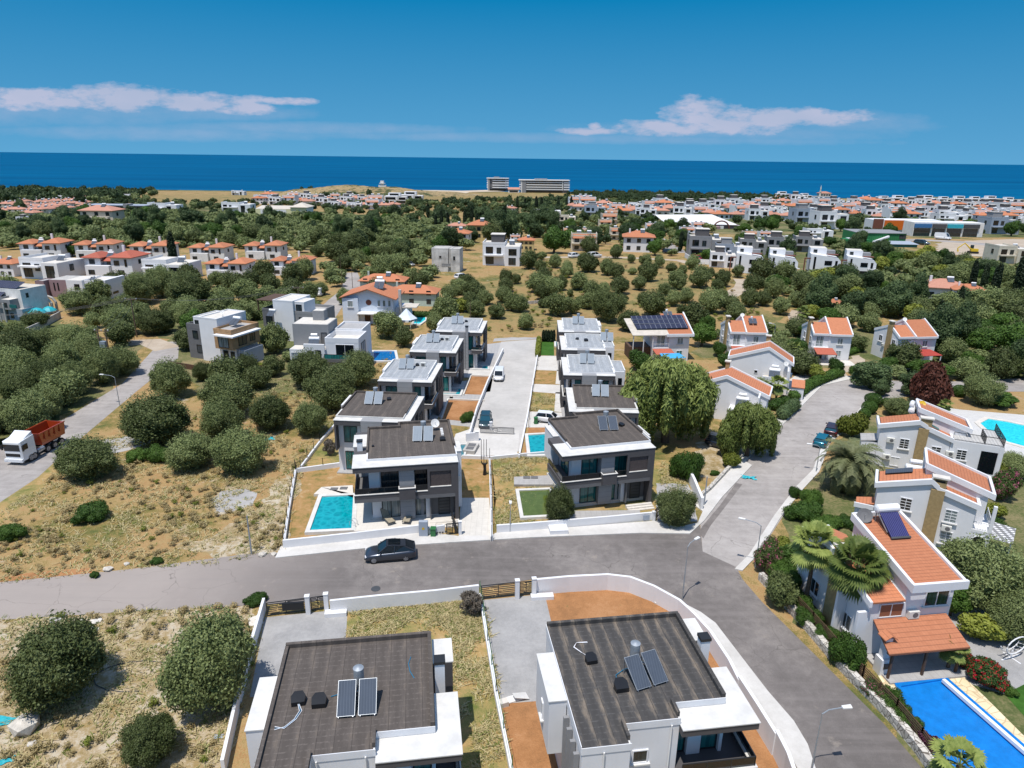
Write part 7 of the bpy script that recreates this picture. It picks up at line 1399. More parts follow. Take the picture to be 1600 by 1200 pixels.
cyp = [(273, 422, 56), (1517, 452, 44), (1534, 457, 44), (1550, 470, 56), (1587, 468, 70), (1495, 494, 46), (669, 342, 24), (737, 352, 26), (755, 356, 24), (772, 352, 22), (788, 360, 36), (745, 356, 22), (726, 354, 24), (690, 356, 26), (700, 357, 24), (1063, 392, 30), (681, 358, 22), (808, 328, 20), (820, 329, 18), (838, 330, 22), (846, 329, 20), (872, 328, 20), (885, 327, 18), (892, 326, 18), (1384, 300, 1), (815, 384, 22), (1463, 520, 50), (950, 330, 14)]
for i, (u, v, h) in enumerate(cyp):
    if h < 5: continue
    s = h*mpp(u, v)*1.06; p = P(u, v+1); place(PLANTS['cypress'][i % 2], p, i, (s*1.1, s*1.1, s), rel(p, 'dark cypress'), 'cypresses'); TREES.append((p.x, p.y, 1.5))
OG = 'olive trees scattered over the dry fields'
mid = [(21,535,33),(45,552,42),(108,558,55),(140,515,24),(180,528,50),(160,502,40),(113,495,46),(147,478,38),(188,490,32),(212,457,33),(215,478,46),(245,468,48),(250,450,30),(285,485,62),(290,450,35),(317,464,19),(336,450,25),(360,460,32),(388,460,34),(342,482,34),(232,527,50),(212,512,35),(290,515,46),(252,522,34),(285,540,24),(378,474,36),
 (20,640,66),(60,628,58),(110,622,50),(85,598,60),(150,606,56),(20,580,60),(60,560,50),(185,590,44),(30,690,70),(130,575,50),(5,610,60),(60,660,50),
 (513,442,24),(452,450,38),(472,440,34),(418,465,38),(452,468,32),(480,475,30),(443,490,40),(415,485,38),(478,490,30),(535,478,24),(410,445,34),(500,462,22),
 (525,411,34),(558,417,26),(581,402,20),(597,410,26),(610,422,22),(590,430,24),(633,403,26),(613,400,20),(495,402,20),(740,472,30),(743,497,25),(735,490,30),(786,475,27),(799,488,26),(730,455,26),(757,478,24),(717,462,26),(775,500,26),(702,470,26),(790,446,22),(790,458,24),
 (826,422,28),(846,407,14),(844,425,18),(850,442,22),(842,460,34),(848,470,26),(806,445,16),(868,420,20),(886,430,20),(911,415,18),(920,427,32),(950,432,25),(965,437,22),(963,405,20),(987,412,13),(989,430,13),(1014,442,33),(1009,417,20),(1031,420,18),(1050,427,15),(1060,454,30),(1068,430,16),(1084,422,22),(1096,452,33),(1000,455,25),(969,462,28),(944,462,18),(925,470,28),(922,485,27),(908,482,18),(906,455,30),(885,435,20),(876,455,22),(891,465,12),(865,467,34),(873,497,40),(813,490,30),(821,517,24),(848,482,16),(952,507,52),(972,476,18),(1021,497,38),(1040,463,20),(1054,480,24),(1073,475,22),(1112,492,36),(1142,492,30),(1174,482,28),(1153,502,30),(1180,460,30),(1155,435,22),(1131,450,26),(1122,457,20),(1195,480,26),(1085,518,42),(985,520,36),
 (1224,494,29),(1255,462,34),(1212,468,28),(1248,482,26),(1281,476,20),(1365,522,34),(1440,502,34),(1109,437,17),(1005,478,20),(896,492,22),(1130,470,20)]
for u, v, w_ in mid: tree('olive' if w_ < 44 else 'olive_near', u, v, w_*1.14, None, 1.0 if w_ < 40 else .9, OG, ('broad' if w_ > 42 else 'mid-sized' if w_ > 27 else 'small')+' olive tree')
# footprints to keep clear
BB = []
for o in list(COL.objects):
    if o.parent is None and o.type == 'EMPTY' and o.get('category') in ('house', 'villa', 'building', 'hotel', 'market', 'hall', 'warehouse', 'shop', 'mosque', 'tower', 'canopy'):
        ms = Matrix.Translation(o.location) @ o.rotation_euler.to_matrix().to_4x4() @ Matrix.Diagonal((*o.scale, 1)); xs = []; ys = []
        for c in o.children:
            if c.type != 'MESH': continue
            for q in c.bound_box: w__ = ms @ Vector(q); xs.append(w__.x); ys.append(w__.y)
        if xs: BB.append((min(xs), max(xs), min(ys), max(ys)))
def inpoly(x, y, W):
    c = False; j = len(W)-1
    for i in range(len(W)):
        if (W[i][1] > y) != (W[j][1] > y) and x < (W[j][0]-W[i][0])*(y-W[i][1])/(W[j][1]-W[i][1])+W[i][0]: c = not c
        j = i
    return c
NOGO = [W for n, W in POLYS if n in ('road', 'street', 'lane', 'track', 'driveway', 'patio', 'terrace', 'dirt_lot', 'bare_patch', 'dry_field', 'gravel_yard', 'green_lawn', 'parking_bay', 'path', 'garden')]
NOGO_BB = [(min(p[0] for p in W), max(p[0] for p in W), min(p[1] for p in W), max(p[1] for p in W), W) for W in NOGO]
def clear(x, y, r, houses=True):
    for a in BB:
        if a[0]-r*.7 < x < a[1]+r*.7 and a[2]-r-(4 if houses else 0) < y < a[3]+r: return False
    for a in NOGO_BB:
        if a[0] < x < a[1] and a[2] < y < a[3] and inpoly(x, y, a[4]): return False
    return True
CAND = []; GRID = {}
def near_tree(x, y, d):
    cx, cy = int(x//12), int(y//12)
    for i in range(-1, 2):
        for j in range(-1, 2):
            for (a, b_, r) in GRID.get((cx+i, cy+j), ()):
                if (a-x)**2+(b_-y)**2 < (d)**2: return True
    return False
for a in TREES: GRID.setdefault((int(a[0]//12), int(a[1]//12)), []).append(a)
rf = random.Random(5)
def grove(poly, spacing, size, kinds, maxn=900):
    W = [P(u, v) for u, v in poly]; W2 = [(p.x, p.y) for p in W]; x0, x1 = min(p[0] for p in W2), max(p[0] for p in W2); y0, y1 = min(p[1] for p in W2), max(p[1] for p in W2); n = 0
    for _ in range(int((x1-x0)*(y1-y0)/(spacing**2)*3.0)):
        x, y = rf.uniform(x0, x1), rf.uniform(y0, y1)
        if not inpoly(x, y, W2): continue
        s = size*rf.uniform(.7, 1.3)
        if near_tree(x, y, spacing*.5+s*.22) or not clear(x, y, s*.5): continue
        GRID.setdefault((int(x//12), int(y//12)), []).append((x, y, s/2)); CAND.append((x, y, s, rf.choice(kinds))); n += 1
        if n >= maxn: break
grove([(0,392),(0,340),(130,345),(250,330),(340,340),(480,343),(690,350),(745,362),(740,388),(690,402),(640,420),(560,412),(440,392)], 7.6, 8.2, ['olive']*8+['green', 'dark'], 800)
grove([(-60,470),(60,475),(110,500),(200,440),(400,440),(500,440),(540,440),(540,500),(400,500),(260,540),(120,560),(-60,560)], 10.5, 6.5, ['olive']*9+['green'], 90)
grove([(500,425),(560,412),(690,400),(690,425),(640,470),(740,520),(700,525),(660,505)], 7.5, 6.5, ['olive'], 60)
grove([(1150,425),(1190,432),(1380,432),(1330,395),(1420,403),(1560,425),(1660,430),(1660,560),(1480,560),(1380,490),(1300,520),(1215,470)], 6.2, 7.0, ['olive']*7+['green', 'dark', 'yellow'], 420)
grove([(1100,500),(1200,500),(1290,540),(1240,575),(1100,580)], 5.5, 5.0, ['olive', 'green', 'olive'], 40)
grove([(1465,560),(1640,560),(1640,600),(1480,600),(1350,590),(1345,575)], 5.5, 5.5, ['olive', 'green', 'dark'], 60)
grove([(-200,560),(150,560),(230,590),(150,640),(60,670),(-200,760)], 7.0, 6.0, ['olive']*6+['green'], 40)
grove([(270,470),(470,480),(560,560),(500,610),(290,610)], 6.5, 5.5, ['olive'], 40)
grove([(1180,900),(1290,770),(1300,740),(1380,760),(1380,860),(1290,960)], 3.6, 2.6, ['bush', 'bush', 'green'], 16)
grove([(1480,800),(1640,740),(1660,940),(1560,950)], 4.2, 4.0, ['olive', 'green', 'bush'], 26)
grove([(0,300),(240,303),(300,312),(200,318),(0,322)], 11, 13, ['dark', 'wood', 'wood', 'olive'], 260)
grove([(870,303),(1000,304),(1210,309),(1230,318),(1180,320),(1000,316),(900,310)], 8.5, 12, ['dark', 'wood', 'wood'], 420)
grove([(-100,312),(340,312),(640,320),(760,325),(900,312),(1250,316),(1650,322),(1650,372),(1200,374),(1000,375),(800,372),(700,348),(0,342)], 12.5, 8.5, ['olive', 'green', 'dark', 'green'], 950)
grove([(640,310),(790,306),(900,308),(900,330),(760,330),(640,325)], 10, 10, ['olive', 'wood', 'green'], 160)
grove([(700,345),(860,345),(870,380),(720,380)], 9, 9, ['olive', 'dark', 'dark'], 70)
grove([(870,345),(1060,350),(1080,400),(880,400)], 9, 8, ['olive', 'green', 'dark'], 70)
grove([(470,297),(650,300),(640,312),(480,312)], 30, 12, ['dark', 'olive'], 26)
grove([(1060,380),(1380,385),(1380,430),(1080,420)], 9, 6, ['green', 'olive', 'dark'], 50)
def app(c): return c[2]/(c[1]+20)
CAND.sort(key=app, reverse=True)
room = 296-CNT['olive']; far = []
DESC = {'olive': 'grey-green olive tree', 'green': 'leafy green tree', 'dark': 'dark evergreen tree', 'yellow': 'yellow-green tree', 'bush': 'low green shrub', 'wood': 'dark wood tree'}
nk = {}
for (x, y, s, k) in CAND:
    lim = {'olive': room, 'green': 90, 'dark': 80, 'yellow': 20, 'bush': 40}.get(k, 0)
    if nk.get(k, 0) >= lim or y > 520: far.append((x, y, s, k)); continue
    nk[k] = nk.get(k, 0)+1; p = Vector((x, y, zt(y))); L_ = PLANTS[k]; pr = L_[rf.randrange(len(L_))]
    place(pr, p, rf.uniform(0, 6.28), (s*rf.uniform(.85, 1.15), s*rf.uniform(.85, 1.15), s*rf.uniform(.8, 1.15)*(1.1 if k == 'dark' else .95)), rel(p, DESC[k]), OG if k == 'olive' else 'trees among the houses and groves')
def far_mass(name, items, material, label, nv=5, n=260, ls=.085, inner=.92):
    if not items: return
    VA = []
    for i in range(nv): VA.append(crown_arrays(lobes_round(6, 300+i, .3, .42, .18, (.16, .25)), n, ls, 200+i, inner=inner, flat=.6))
    V = []; Q = []; T = []; nvt = 0
    for i, (x, y, s, k) in enumerate(items):
        v, q, t = VA[i % nv]; a = rf.uniform(0, 6.28); c_, s_ = math.cos(a)*s, math.sin(a)*s
        h = s*(rf.uniform(.95, 1.35) if k in ('dark', 'wood') else rf.uniform(.75, 1.0))
        w_ = np.empty_like(v); w_[:, 0] = v[:, 0]*c_-v[:, 1]*s_+x; w_[:, 1] = v[:, 0]*s_+v[:, 1]*c_+y; w_[:, 2] = v[:, 2]*h+zt(y)-.05*h
        V.append(w_); Q.append(q+nvt); T.append(t+nvt); nvt += len(v)
    o = bpy.data.objects.new(name, arr_mesh(name, np.concatenate(V), np.concatenate(Q), np.concatenate(T), material)); COL.objects.link(o); stuff(o, label, 'trees'); return o
far_mass('olive_grove', [c for c in far if c[3] in ('olive', 'yellow', 'bush')], 'leaf_olive', 'distant olive groves reading as one grey-green mass')
far_mass('leafy_wood', [c for c in far if c[3] == 'green'], 'leaf_wood', 'distant leafy trees between the town houses')
far_mass('evergreen_wood', [c for c in far if c[3] in ('dark', 'wood')], 'leaf_dark', 'dark belt of evergreens along the coast and through the town')
print('trees', len(TREES), 'cand', len(CAND), 'far', len(far), 'olive', CNT['olive'], nk)
# hedges clipped along the side street
def hedge(pts, w_, h, label, leaf='leaf_green', dens=900):
    W = [P(*p) for p in pts]; c = W[0]; Lb = []
    for a, b_ in zip(W[:-1], W[1:]):
        L_ = (b_-a).length; k = max(1, int(L_/(w_*.45)))
        for i in range(k+1): q = a+(b_-a)*i/k-c; Lb.append((q.x, q.y, h*.5, w_*.55, w_*.55, h*.55))
    V, Q, T = crown_arrays(Lb, int(dens*len(Lb)), .16, len(Lb), inner=.92, jit=.08, sub=2)
    o = bpy.data.objects.new('hedge', arr_mesh('hedge', V, Q, T, leaf)); COL.objects.link(o); o.location = c; return tag(o, label, 'hedge')
hedge([(1240,625),(1262,608),(1283,598),(1310,588)], 1.8, 1.6, 'clipped hedge curving along the left of the side street', dens=260); hedge([(1208,640),(1225,632),(1236,640)], 1.6, 1.4, 'short hedge by the white drive of the boiler-balcony house', dens=260); hedge([(1222,655),(1240,640)], 1.8, 1.8, 'darker end of the clipped street hedge', 'leaf_dark', 260)
hedge([(842,534),(840,557)], .9, 1.2, 'yellow-green clipped hedge beside the small lawn at the lane end', 'leaf_yellow', 200); hedge([(400,575),(440,578)], .8, 1.0, 'low yellow-green hedge behind the garden fence of the left villas', 'leaf_yellow', 200)
hedge([(1075,395),(1090,402),(1100,404)], 3, 2.6, 'yellow-green hedge in front of the grey modern villa', 'leaf_yellow', 150); hedge([(625,495),(690,497)], 1.4, 1.5, 'leafy hedge behind the aqua pool', dens=160); hedge([(1310,560),(1345,548)], 1.2, 1.2, 'hedge behind the middle twin house', dens=160)
for i, u in enumerate((849, 853, 857, 861, 865)):
    s = 2.6; place(PLANTS['cypress'][0], P(u, 534), i, (s*1.6, s*1.6, s), ('young cypress in the row behind the small lawn, '+['leftmost', 'second from left', 'middle', 'second from right', 'rightmost'][i]), 'young cypresses behind the lawn')
# grass and weeds standing in the near fields
def tufts(polys, n, hmin, hmax, seed, material='grass_blade', name='dry_grass'):
    rg = np.random.default_rng(seed); pts = []
    for poly, m_ in polys:
        W = [P(u, v) for u, v in poly]; W2 = [(p.x, p.y) for p in W]; x0, x1 = min(p[0] for p in W2), max(p[0] for p in W2); y0, y1 = min(p[1] for p in W2), max(p[1] for p in W2); k = 0; tr_ = 0
        while k < m_ and tr_ < m_*12:
            tr_ += 1; x, y = rg.uniform(x0, x1), rg.uniform(y0, y1)
            if math.sin(x*.9+1.3*math.sin(y*.5))+math.sin(y*1.1+x*.3)+.8*math.sin(x*2.3-y*1.9) < rg.uniform(-1.6, 1.2): continue
            if inpoly(x, y, W2) and not any(a[0] < x < a[1] and a[2] < y < a[3] for a in BB): pts.append((x, y)); k += 1
    p = np.array(pts); m_ = len(p); B_ = 5; p = np.repeat(p, B_, 0); M_ = len(p); a = rg.uniform(0, 6.28, M_); h = rg.uniform(hmin, hmax, M_); off = rg.normal(0, .12, (M_, 2)); w_ = .035+.03*rg.random(M_)
    base = np.column_stack([p+off, np.array([zt(y) for y in p[:, 1]])]); dx = np.column_stack([np.cos(a)*w_, np.sin(a)*w_, np.zeros(M_)]); lean = np.column_stack([rg.normal(0, 1.0, M_)*h, rg.normal(0, 1.0, M_)*h, h*.7])
    V = np.stack([base-dx, base+dx, base+lean+dx*.3, base+lean-dx*.3], 1).reshape(-1, 3); Q = np.arange(M_*4).reshape(-1, 4)
    o = bpy.data.objects.new(name, arr_mesh(name, V, Q, np.zeros((0, 3), int), material)); COL.objects.link(o); stuff(o, 'dry grass and weeds standing in the fields', 'grass')
leafmat('grass_green', (.12, .16, .03), (.24, .26, .08), 0)
FP = [([(0,912),(0,800),(60,760),(130,700),(240,650),(330,650),(500,690),(475,735),(443,860),(350,880),(200,890)], 9000), ([(0,968),(200,955),(400,945),(405,1000),(350,1210),(0,1210)], 3500), ([(545,950),(750,920),(762,965),(795,1200),(715,1200),(700,985),(545,1005)], 4200), ([(770,718),(870,710),(880,820),(775,830)], 1800), ([(560,600),(640,520),(560,660),(520,690),(300,640),(420,590)], 2500), ([(1030,720),(1075,740),(1085,790),(1030,755)], 600), ([(828,642),(832,615),(866,615),(864,642)], 500)]
tufts([(q, int(n*.5)) for q, n in FP], 0, .1, .34, 1); tufts([(q, n//7) for q, n in FP], 0, .1, .3, 2, 'grass_green', 'green_weeds')
def weeds(poly, n, s0, s1, kinds):
    W2 = [tuple(P(u, v))[:2] for u, v in poly]; x0, x1 = min(p[0] for p in W2), max(p[0] for p in W2); y0, y1 = min(p[1] for p in W2), max(p[1] for p in W2); k = 0; q = []
    while k < n:
        x, y = rf.uniform(x0, x1), rf.uniform(y0, y1); k += 1
        if inpoly(x, y, W2) and clear(x, y, .6, False) and math.sin(x*.5)+math.sin(y*.41+x*.2) > rf.uniform(-1.5, 1.2): q.append((x, y, rf.uniform(s0, s1)**1.0, rf.choice(kinds)))
    return q
WD = []
for po, n in ((FP[0][0], 1500), (FP[1][0], 520), (FP[4][0], 500), ([(780,430),(860,402),(1000,402),(1110,420),(1160,452),(1200,500),(1100,520),(900,505),(800,520),(745,525),(720,470)], 0)): WD += weeds(po, n, .35, 1.15, ['straw']*9+['g'])
W2_ = [tuple(P(u, v))[:2] for u, v in [(780,430),(860,402),(1000,402),(1110,420),(1160,452),(1200,500),(1100,520),(900,505),(800,520),(745,525),(720,470)]]
for _ in range(1500):
    x, y = rf.uniform(-20, 110), rf.uniform(125, 260)
    if inpoly(x, y, W2_) and math.sin(x*.12)+math.sin(y*.1+x*.07) > rf.uniform(-1.2, 1.4): WD.append((x, y, rf.uniform(.7, 2.0), rf.choice(['straw', 'g', 'g'])))
for nm, kk, mt_, lb in (('dry_weeds', 'straw', 'leaf_straw', 'straw-coloured weed clumps in the dry fields'), ('green_weeds', 'g', 'leaf_yellow', 'low green weed clumps in the dry fields')):
    o = far_mass(nm, [q for q in WD if q[3] == kk], mt_, lb, n=150, ls=.075, inner=.55)
    if o: o['category'] = 'weeds'
for k in PLANTS:
    for o in PLANTS[k]:
        if o.name not in USED:
            for c in list(o.children): bpy.data.objects.remove(c)
            bpy.data.objects.remove(o)
# ------------------------------------------------------------------ walls, gates, pools
def Pw(pts, h): return [tuple(P(u, v, h))[:2] for u, v in pts]
wall([(443,857),(545,846),(655,833)], .95, 'white wall along the pavement before the teal pool')
wall([(669,836),(695,832)], .9, 'short white wall between the green bin and the open gate')
wall([(444,855),(452,800),(462,740)], .55, 'low white wall left of the teal pool garden')
wall([(463,739),(505,733),(550,727)], .6, 'low white wall behind the teal pool garden')
wall([(470,733),(500,693),(533,655)], .4, 'long low wall climbing from the pool garden to the lane villas')
wall([(768,846),(767,780),(765,722)], .55, 'low white wall between the two street villas')
wall([(722,716),(768,718),(820,713),(868,709)], .45, 'low white wall across the backs of the street villas')
wall([(776,833),(830,829),(878,825),(950,819),(1022,812)], .95, 'white wall along the pavement before the green pool')
wall([(1071,741),(1083,765),(1096,797)], 1.5, 'tall white sloping wall at the street corner villa', th=.3)
wall([(733,687),(745,645),(762,602),(786,551)], .9, 'white wall along the left of the lane')
wall([(811,716),(824,652),(832,605),(840,555)], .45, 'low white kerb wall along the right of the lane')
wall([(728,690),(744,688)], 1.2, 'white wall stub at the mouth of the lane')
wall([(414,952),(392,1030),(372,1110),(350,1210)], 1.15, 'white wall at the bottom left beside the olive tree')
wall(Pw([(515,938),(600,929),(680,922),(748,914)], 1.35), 1.35, 'long white wall between the front street and the bottom-left villa', world=True)
wall([(750,935),(762,1010),(775,1090),(800,1215)], .55, 'low white wall between the two bottom plots')
wall(Pw([(836,905),(890,900),(950,897),(985,901),(1022,915),(1062,937),(1085,958),(1110,985),(1140,1030),(1156,1062)], 1.6), 1.6, 'curved white wall round the bottom-right villa', world=True, th=.25)
wall(Pw([(1156,1056),(1185,1100),(1214,1146)], 1.8), 1.8, 'second step of the white wall down the right road', world=True, th=.25)
wall(Pw([(1214,1140),(1232,1175),(1246,1215)], 1.9), 1.9, 'third, lowest step of the white wall down the right road', world=True, th=.25)
wall([(1188,905),(1230,950),(1262,985),(1300,1030),(1340,1072),(1392,1125),(1430,1170),(1462,1215)], .75, 'rubble stone wall along the lower right road', 'stone_wall', th=.5, name='stone_wall')
wall([(1080,790),(1110,765),(1150,722),(1168,706)], .5, 'rough stone wall under the weeping trees', 'stone_wall', th=.4, name='stone_wall')
wall([(0,552),(30,530),(62,515),(95,497)], 1.6, 'grey block wall by the turquoise parasols at the left', 'concrete'); wall([(160,466),(182,458),(198,450)], 1.2, 'dark stone wall under the mauve house', 'stone_wall', name='stone_wall')
wall([(264,572),(330,583),(395,580),(445,578)], 1.0, 'dark boarded wall in front of the timber-clad villa', 'brown_wood', name='garden_wall', th=.15)
wall([(1070,402),(1085,412),(1120,414)], 1.8, 'white wall sloping down beside the yellow-green hedge'); wall([(800,476),(812,476),(842,474)], .8, 'low field wall in the olive orchard', 'stone_wall', name='stone_wall')
wall([(690,655),(700,625),(757,627)], .25, 'pale edging round the red garden by the shrub', 'terrazzo'); wall([(724,618),(736,588),(768,589)], .25, 'pale edging round the second red garden', 'terrazzo')
def fence(pts, h, label, step=2.4, rails=2, m_='black_metal', pr=.03, name='fence', wires=True):
    W = [P(*p) for p in pts]; c = W[0].copy(); t = thing(name, label, 'fence', c); b_ = MB(); r_ = MB()
    for a, b2 in zip(W[:-1], W[1:]):
        k = max(1, int((b2-a).length/step))
        for i in range(k+1): q = a+(b2-a)*i/k-c; MB().bar(q, q+Vector((0, 0, h)), pr).build('post', m_, t)
        for j in range(rails): z = h*(.35+.6*j/max(1, rails-1)); r_.bar(a-c+Vector((0, 0, z)), b2-c+Vector((0, 0, z)), .008 if wires else .03)
    r_.build('rails', m_, t)
fence([(444,855),(452,800),(462,740)], 1.9, 'dark posts on the wall left of the teal pool'); fence([(470,733),(500,693),(533,655)], 1.6, 'dark posts on the long low wall behind the pool garden'); fence([(768,846),(767,780),(765,722)], 1.9, 'dark posts between the two street villas'); fence([(750,935),(762,1010),(775,1090),(800,1215)], 1.8, 'green posts between the two bottom plots', m_='green_bin'); fence([(463,739),(505,733),(550,727)], 1.5, 'dark posts behind the teal pool garden')
fence([(1196,902),(1236,945),(1268,980),(1306,1024),(1346,1066),(1398,1120),(1436,1165),(1466,1210)], 1.5, 'brown slatted fence on top of the stone wall', 1.6, 6, 'brown_wood', .05, wires=False)
fence([(826,668),(832,612),(838,580),(842,556)], 1.2, 'thin fence along the right of the lane', 3)
def gate(a, b_, h, label, m_='black_metal', n=6, name='gate'):
    A = P(*a); B_ = P(*b_); d = B_-A; L_ = d.length; t = thing(name, label, 'gate', A, math.atan2(d.y, d.x)); f = MB(); f.bar((0, 0, .1), (0, 0, h), .04).bar((L_, 0, .1), (L_, 0, h), .04).bar((0, 0, .1), (L_, 0, .1), .03).bar((0, 0, h), (L_, 0, h), .03); f.bar((L_/2, 0, .1), (L_/2, 0, h), .03); f.build('gate_frame', m_, t)
    s = MB(); r = random.Random(int(a[0]))
    for i in range(1, n+1):
        z = .1+(h-.1)*i/(n+1); x = r.uniform(.2, .6)*L_; s.bar((0, 0, z), (x, 0, z), .025); s.bar((x+.1, 0, z+.06), (L_, 0, z+.06), .025)
    s.build('slats', m_, t); return t
def pier(u, v, h, w_, label, m_='white'):
    p = P(u, v); o = boxes(None, 'gate_pier', m_, [(-w_/2, w_/2, -w_/2, w_/2, 0, h), (-w_/2-.03, w_/2+.03, -w_/2-.03, w_/2+.03, h+.001, h+.07)]); o.location = p; o.rotation_euler = (0, 0, R_(9)); return tag(o, label, 'pier')
gate((418,963), (478,955), 1.3, 'wide dark gate at the bottom-left drive, black bag hung on it'); gate((487,955), (508,952), 1.35, 'small dark gate beside the wide bottom-left gate', n=8); gate((752,937), (805,931), 1.4, 'wide dark gate of the bottom-right drive'); gate((812,931), (832,929), 1.4, 'small dark gate beside the wide bottom-right gate', n=8)
gate((698,836), (716,834), 1.3, 'small dark gate beside the house number wall', n=6); gate((712,834), (706,815), 1.3, 'open gate leaf swung inward behind the small gate', n=6); gate((751,677), (803,679), 1.0, 'long grey metal gate across the lane mouth', 'mid_gray'); gate((1023,813), (1036,798), 1.3, 'dark gate between the pavement wall and the bushy corner olive', n=7)
for q in [(482,959,1.75,.36,'white pier between the two bottom-left gates'),(511,957,1.85,.36,'white pier right of the small bottom-left gate'),(808,935,1.85,.36,'white pier between the two bottom-right gates'),(834,932,1.85,.36,'white pier at the start of the curved wall'),(719,835,1.5,.3,'white pier right of the open gate leaf'),(745,688,1.3,.5,'white pier left of the dark parked car'),(767,672,1.2,.35,'white pier between the dark car and the lane gate'),(1021,814,1.1,.3,'white pier beside the dark corner gate')]: pier(*q)
mb_ = boxes(None, 'meter_cabinet', 'bluegray_wall', [(-.45, .45, -.2, .25, 0, 1.75)]); mb_.location = P(662, 838); tag(mb_, 'blue-grey meter cabinet at the end of the pool wall', 'cabinet'); MB().disc((0, -.21, 1.0), (0, -1, 0), .14, .01).build('sticker', 'yellow_sign', mb_)
hn = boxes(None, 'number_plate', 'dark_gray', [(-.06+.28*i, .12+.28*i, -.03, 0, .25, .45) for i in range(3)]); hn.parent = None; hn.location = P(680, 836)+Vector((.2, -.15, 0)); hn.rotation_euler = (0, 0, R_(8)); tag(hn, 'dark house number marks low on the white wall by the bin', 'sign')
bp = boxes(None, 'meter_box', 'bluegray_wall', [(-.35, .35, -.06, 0, .25, .85)]); bp.location = P(1009, 815)+Vector((0, -.1, 0)); bp.rotation_euler = (0, 0, R_(8)); tag(bp, 'small blue-grey meter panel on the wall before the steps', 'panel')
def binn(u, v, label):
    t = thing('wheelie_bin', label, 'bin', P(u, v)); MB().prism([(-.25, -.28), (.25, -.28), (.25, .28), (-.25, .28)], 0.05, .9).build('body', 'green_bin', t, bevel=.03); MB().box(-.29, .29, -.33, .33, .92, 1.0).build('lid', 'green_bin', t, bevel=.02)
    for s in (-1, 1): MB().disc((s*.27, .22, .1), (s, 0, 0), .1, .04).build('wheel', 'tyre', t)
binn(677, 838, 'green wheelie bin beside the blue-grey cabinet'); binn(837, 662, 'green wheelie bin behind the white hatchback')
def poolthing(px, cop, h, wm_, label, copm='ledge', tile=True, mid=None):
    W = [P(u, v, h) for u, v in px]; c = W[0].copy(); c.z = zt(c.y); L_ = [Vector((p.x-c.x, p.y-c.y)) for p in W]; k = len(L_); ctr = sum(L_, Vector((0, 0)))/k
    t = thing('swimming_pool', label, 'swimming pool', c)
    MB().prism([tuple(p) for p in L_], 0.02, h-.14).build('water', wm_, t)
    b_ = MB(); n_ = MB(); i_ = MB(); ar = sum(L_[i].x*L_[(i+1)%k].y-L_[(i+1)%k].x*L_[i].y for i in range(k)); sg = 1 if ar > 0 else -1
    O = []
    for i in range(k):
        d1 = (L_[i]-L_[i-1]).normalized(); d2 = (L_[(i+1)%k]-L_[i]).normalized(); n1 = Vector((d1.y, -d1.x))*sg; n2 = Vector((d2.y, -d2.x))*sg; m_ = (n1+n2).normalized(); O.append(L_[i]+m_*cop/max(.4, m_.dot(n1)))
    for i in range(k):
        j = (i+1) % k; b_.prism([tuple(L_[i]), tuple(L_[j]), tuple(O[j]), tuple(O[i])], 0.0, h)
    b_.build('coping', copm, t); return t
def deck(px, h, m_, name='terrace'):
    W = [P(u, v, h) for u, v in px]; c = W[0].copy(); c.z = 0; o = MB().prism([(p.x-c.x, p.y-c.y) for p in W], 0, h).build(name, m_); o.location = c; return struct(o)
deck([(553,830),(680,822),(681,817),(706,815),(706,800),(600,792),(552,775),(551,758),(502,761),(490,772),(552,772)], .32, 'deck_white')
poolthing([(484,828),(503,775),(552,773),(549,825)], .45, .36, 'water_teal', 'clear teal pool of the sun-chair villa')
for i, u in enumerate((522, 537)): o = boxes(None, 'pool_hatch', 'mid_gray', [(-.42, .42, -.3, .3, 0, .05)]); o.location = P(u, 763+(0 if i else 1), .33); tag(o, ['left', 'right'][i]+' of two dark hatches on the deck behind the teal pool', 'hatch')
lad = MB()
for s in (0, .45): lad.tube([(s, -.5, -.1), (s, -.45, .5), (s, -.1, .75), (s, .2, .5), (s, .25, 0)], .025, 6)
lo = lad.build('pool_ladder', 'steel'); lo.location = P(549, 822, .36); lo.rotation_euler = (0, 0, R_(70)); tag(lo, 'steel ladder at the right end of the teal pool', 'ladder')
deck([(803,757),(803,745),(870,742),(888,756),(898,798),(1000,797),(1001,808),(882,812),(864,757)], .30, 'slab_gray')
poolthing([(818,806),(811,766),(858,764),(874,803)], .4, .34, 'water_green', 'murky green pool beside the planter olive')
for i, u in enumerate((823, 835)): o = boxes(None, 'pool_hatch', 'mid_gray', [(-.42, .42, -.3, .3, 0, .05)]); o.location = P(u, 746, .33); tag(o, ['left', 'right'][i]+' of two dark hatches behind the green pool', 'hatch')
poolthing([(829,710),(825,679),(860,677),(864,709)], .45, .3, 'water_teal', 'small teal pool behind the green-pool villa'); poolthing([(690,615),(692,607),(722,606),(718,616)], .35, .25, 'water_teal', 'sliver of teal pool by the lane, beside the first red garden'); poolthing([(724,575),(725,570),(762,571),(762,576)], .35, .25, 'water_teal', 'narrow dark teal pool near the lane end'); poolthing([(869,540),(869,534),(878,534),(878,541)], .4, .25, 'water_aqua', 'tiny aqua pool beside the clipped lawn')
poolthing([(584,563),(584,548),(616,548),(619,563)], .5, .3, 'water_blue', 'deep blue pool right of the white villa'); poolthing([(646,505),(651,494),(664,494),(665,499),(655,506)], .5, .3, 'water_aqua', 'aqua pool behind the pale blue gabled house')
poolthing([(1532,661),(1545,654),(1572,658),(1600,664),(1640,690),(1650,712),(1612,700),(1575,690),(1545,673)], .7, .12, 'water_aqua', 'curved aqua pool at the right edge', 'terrazzo')
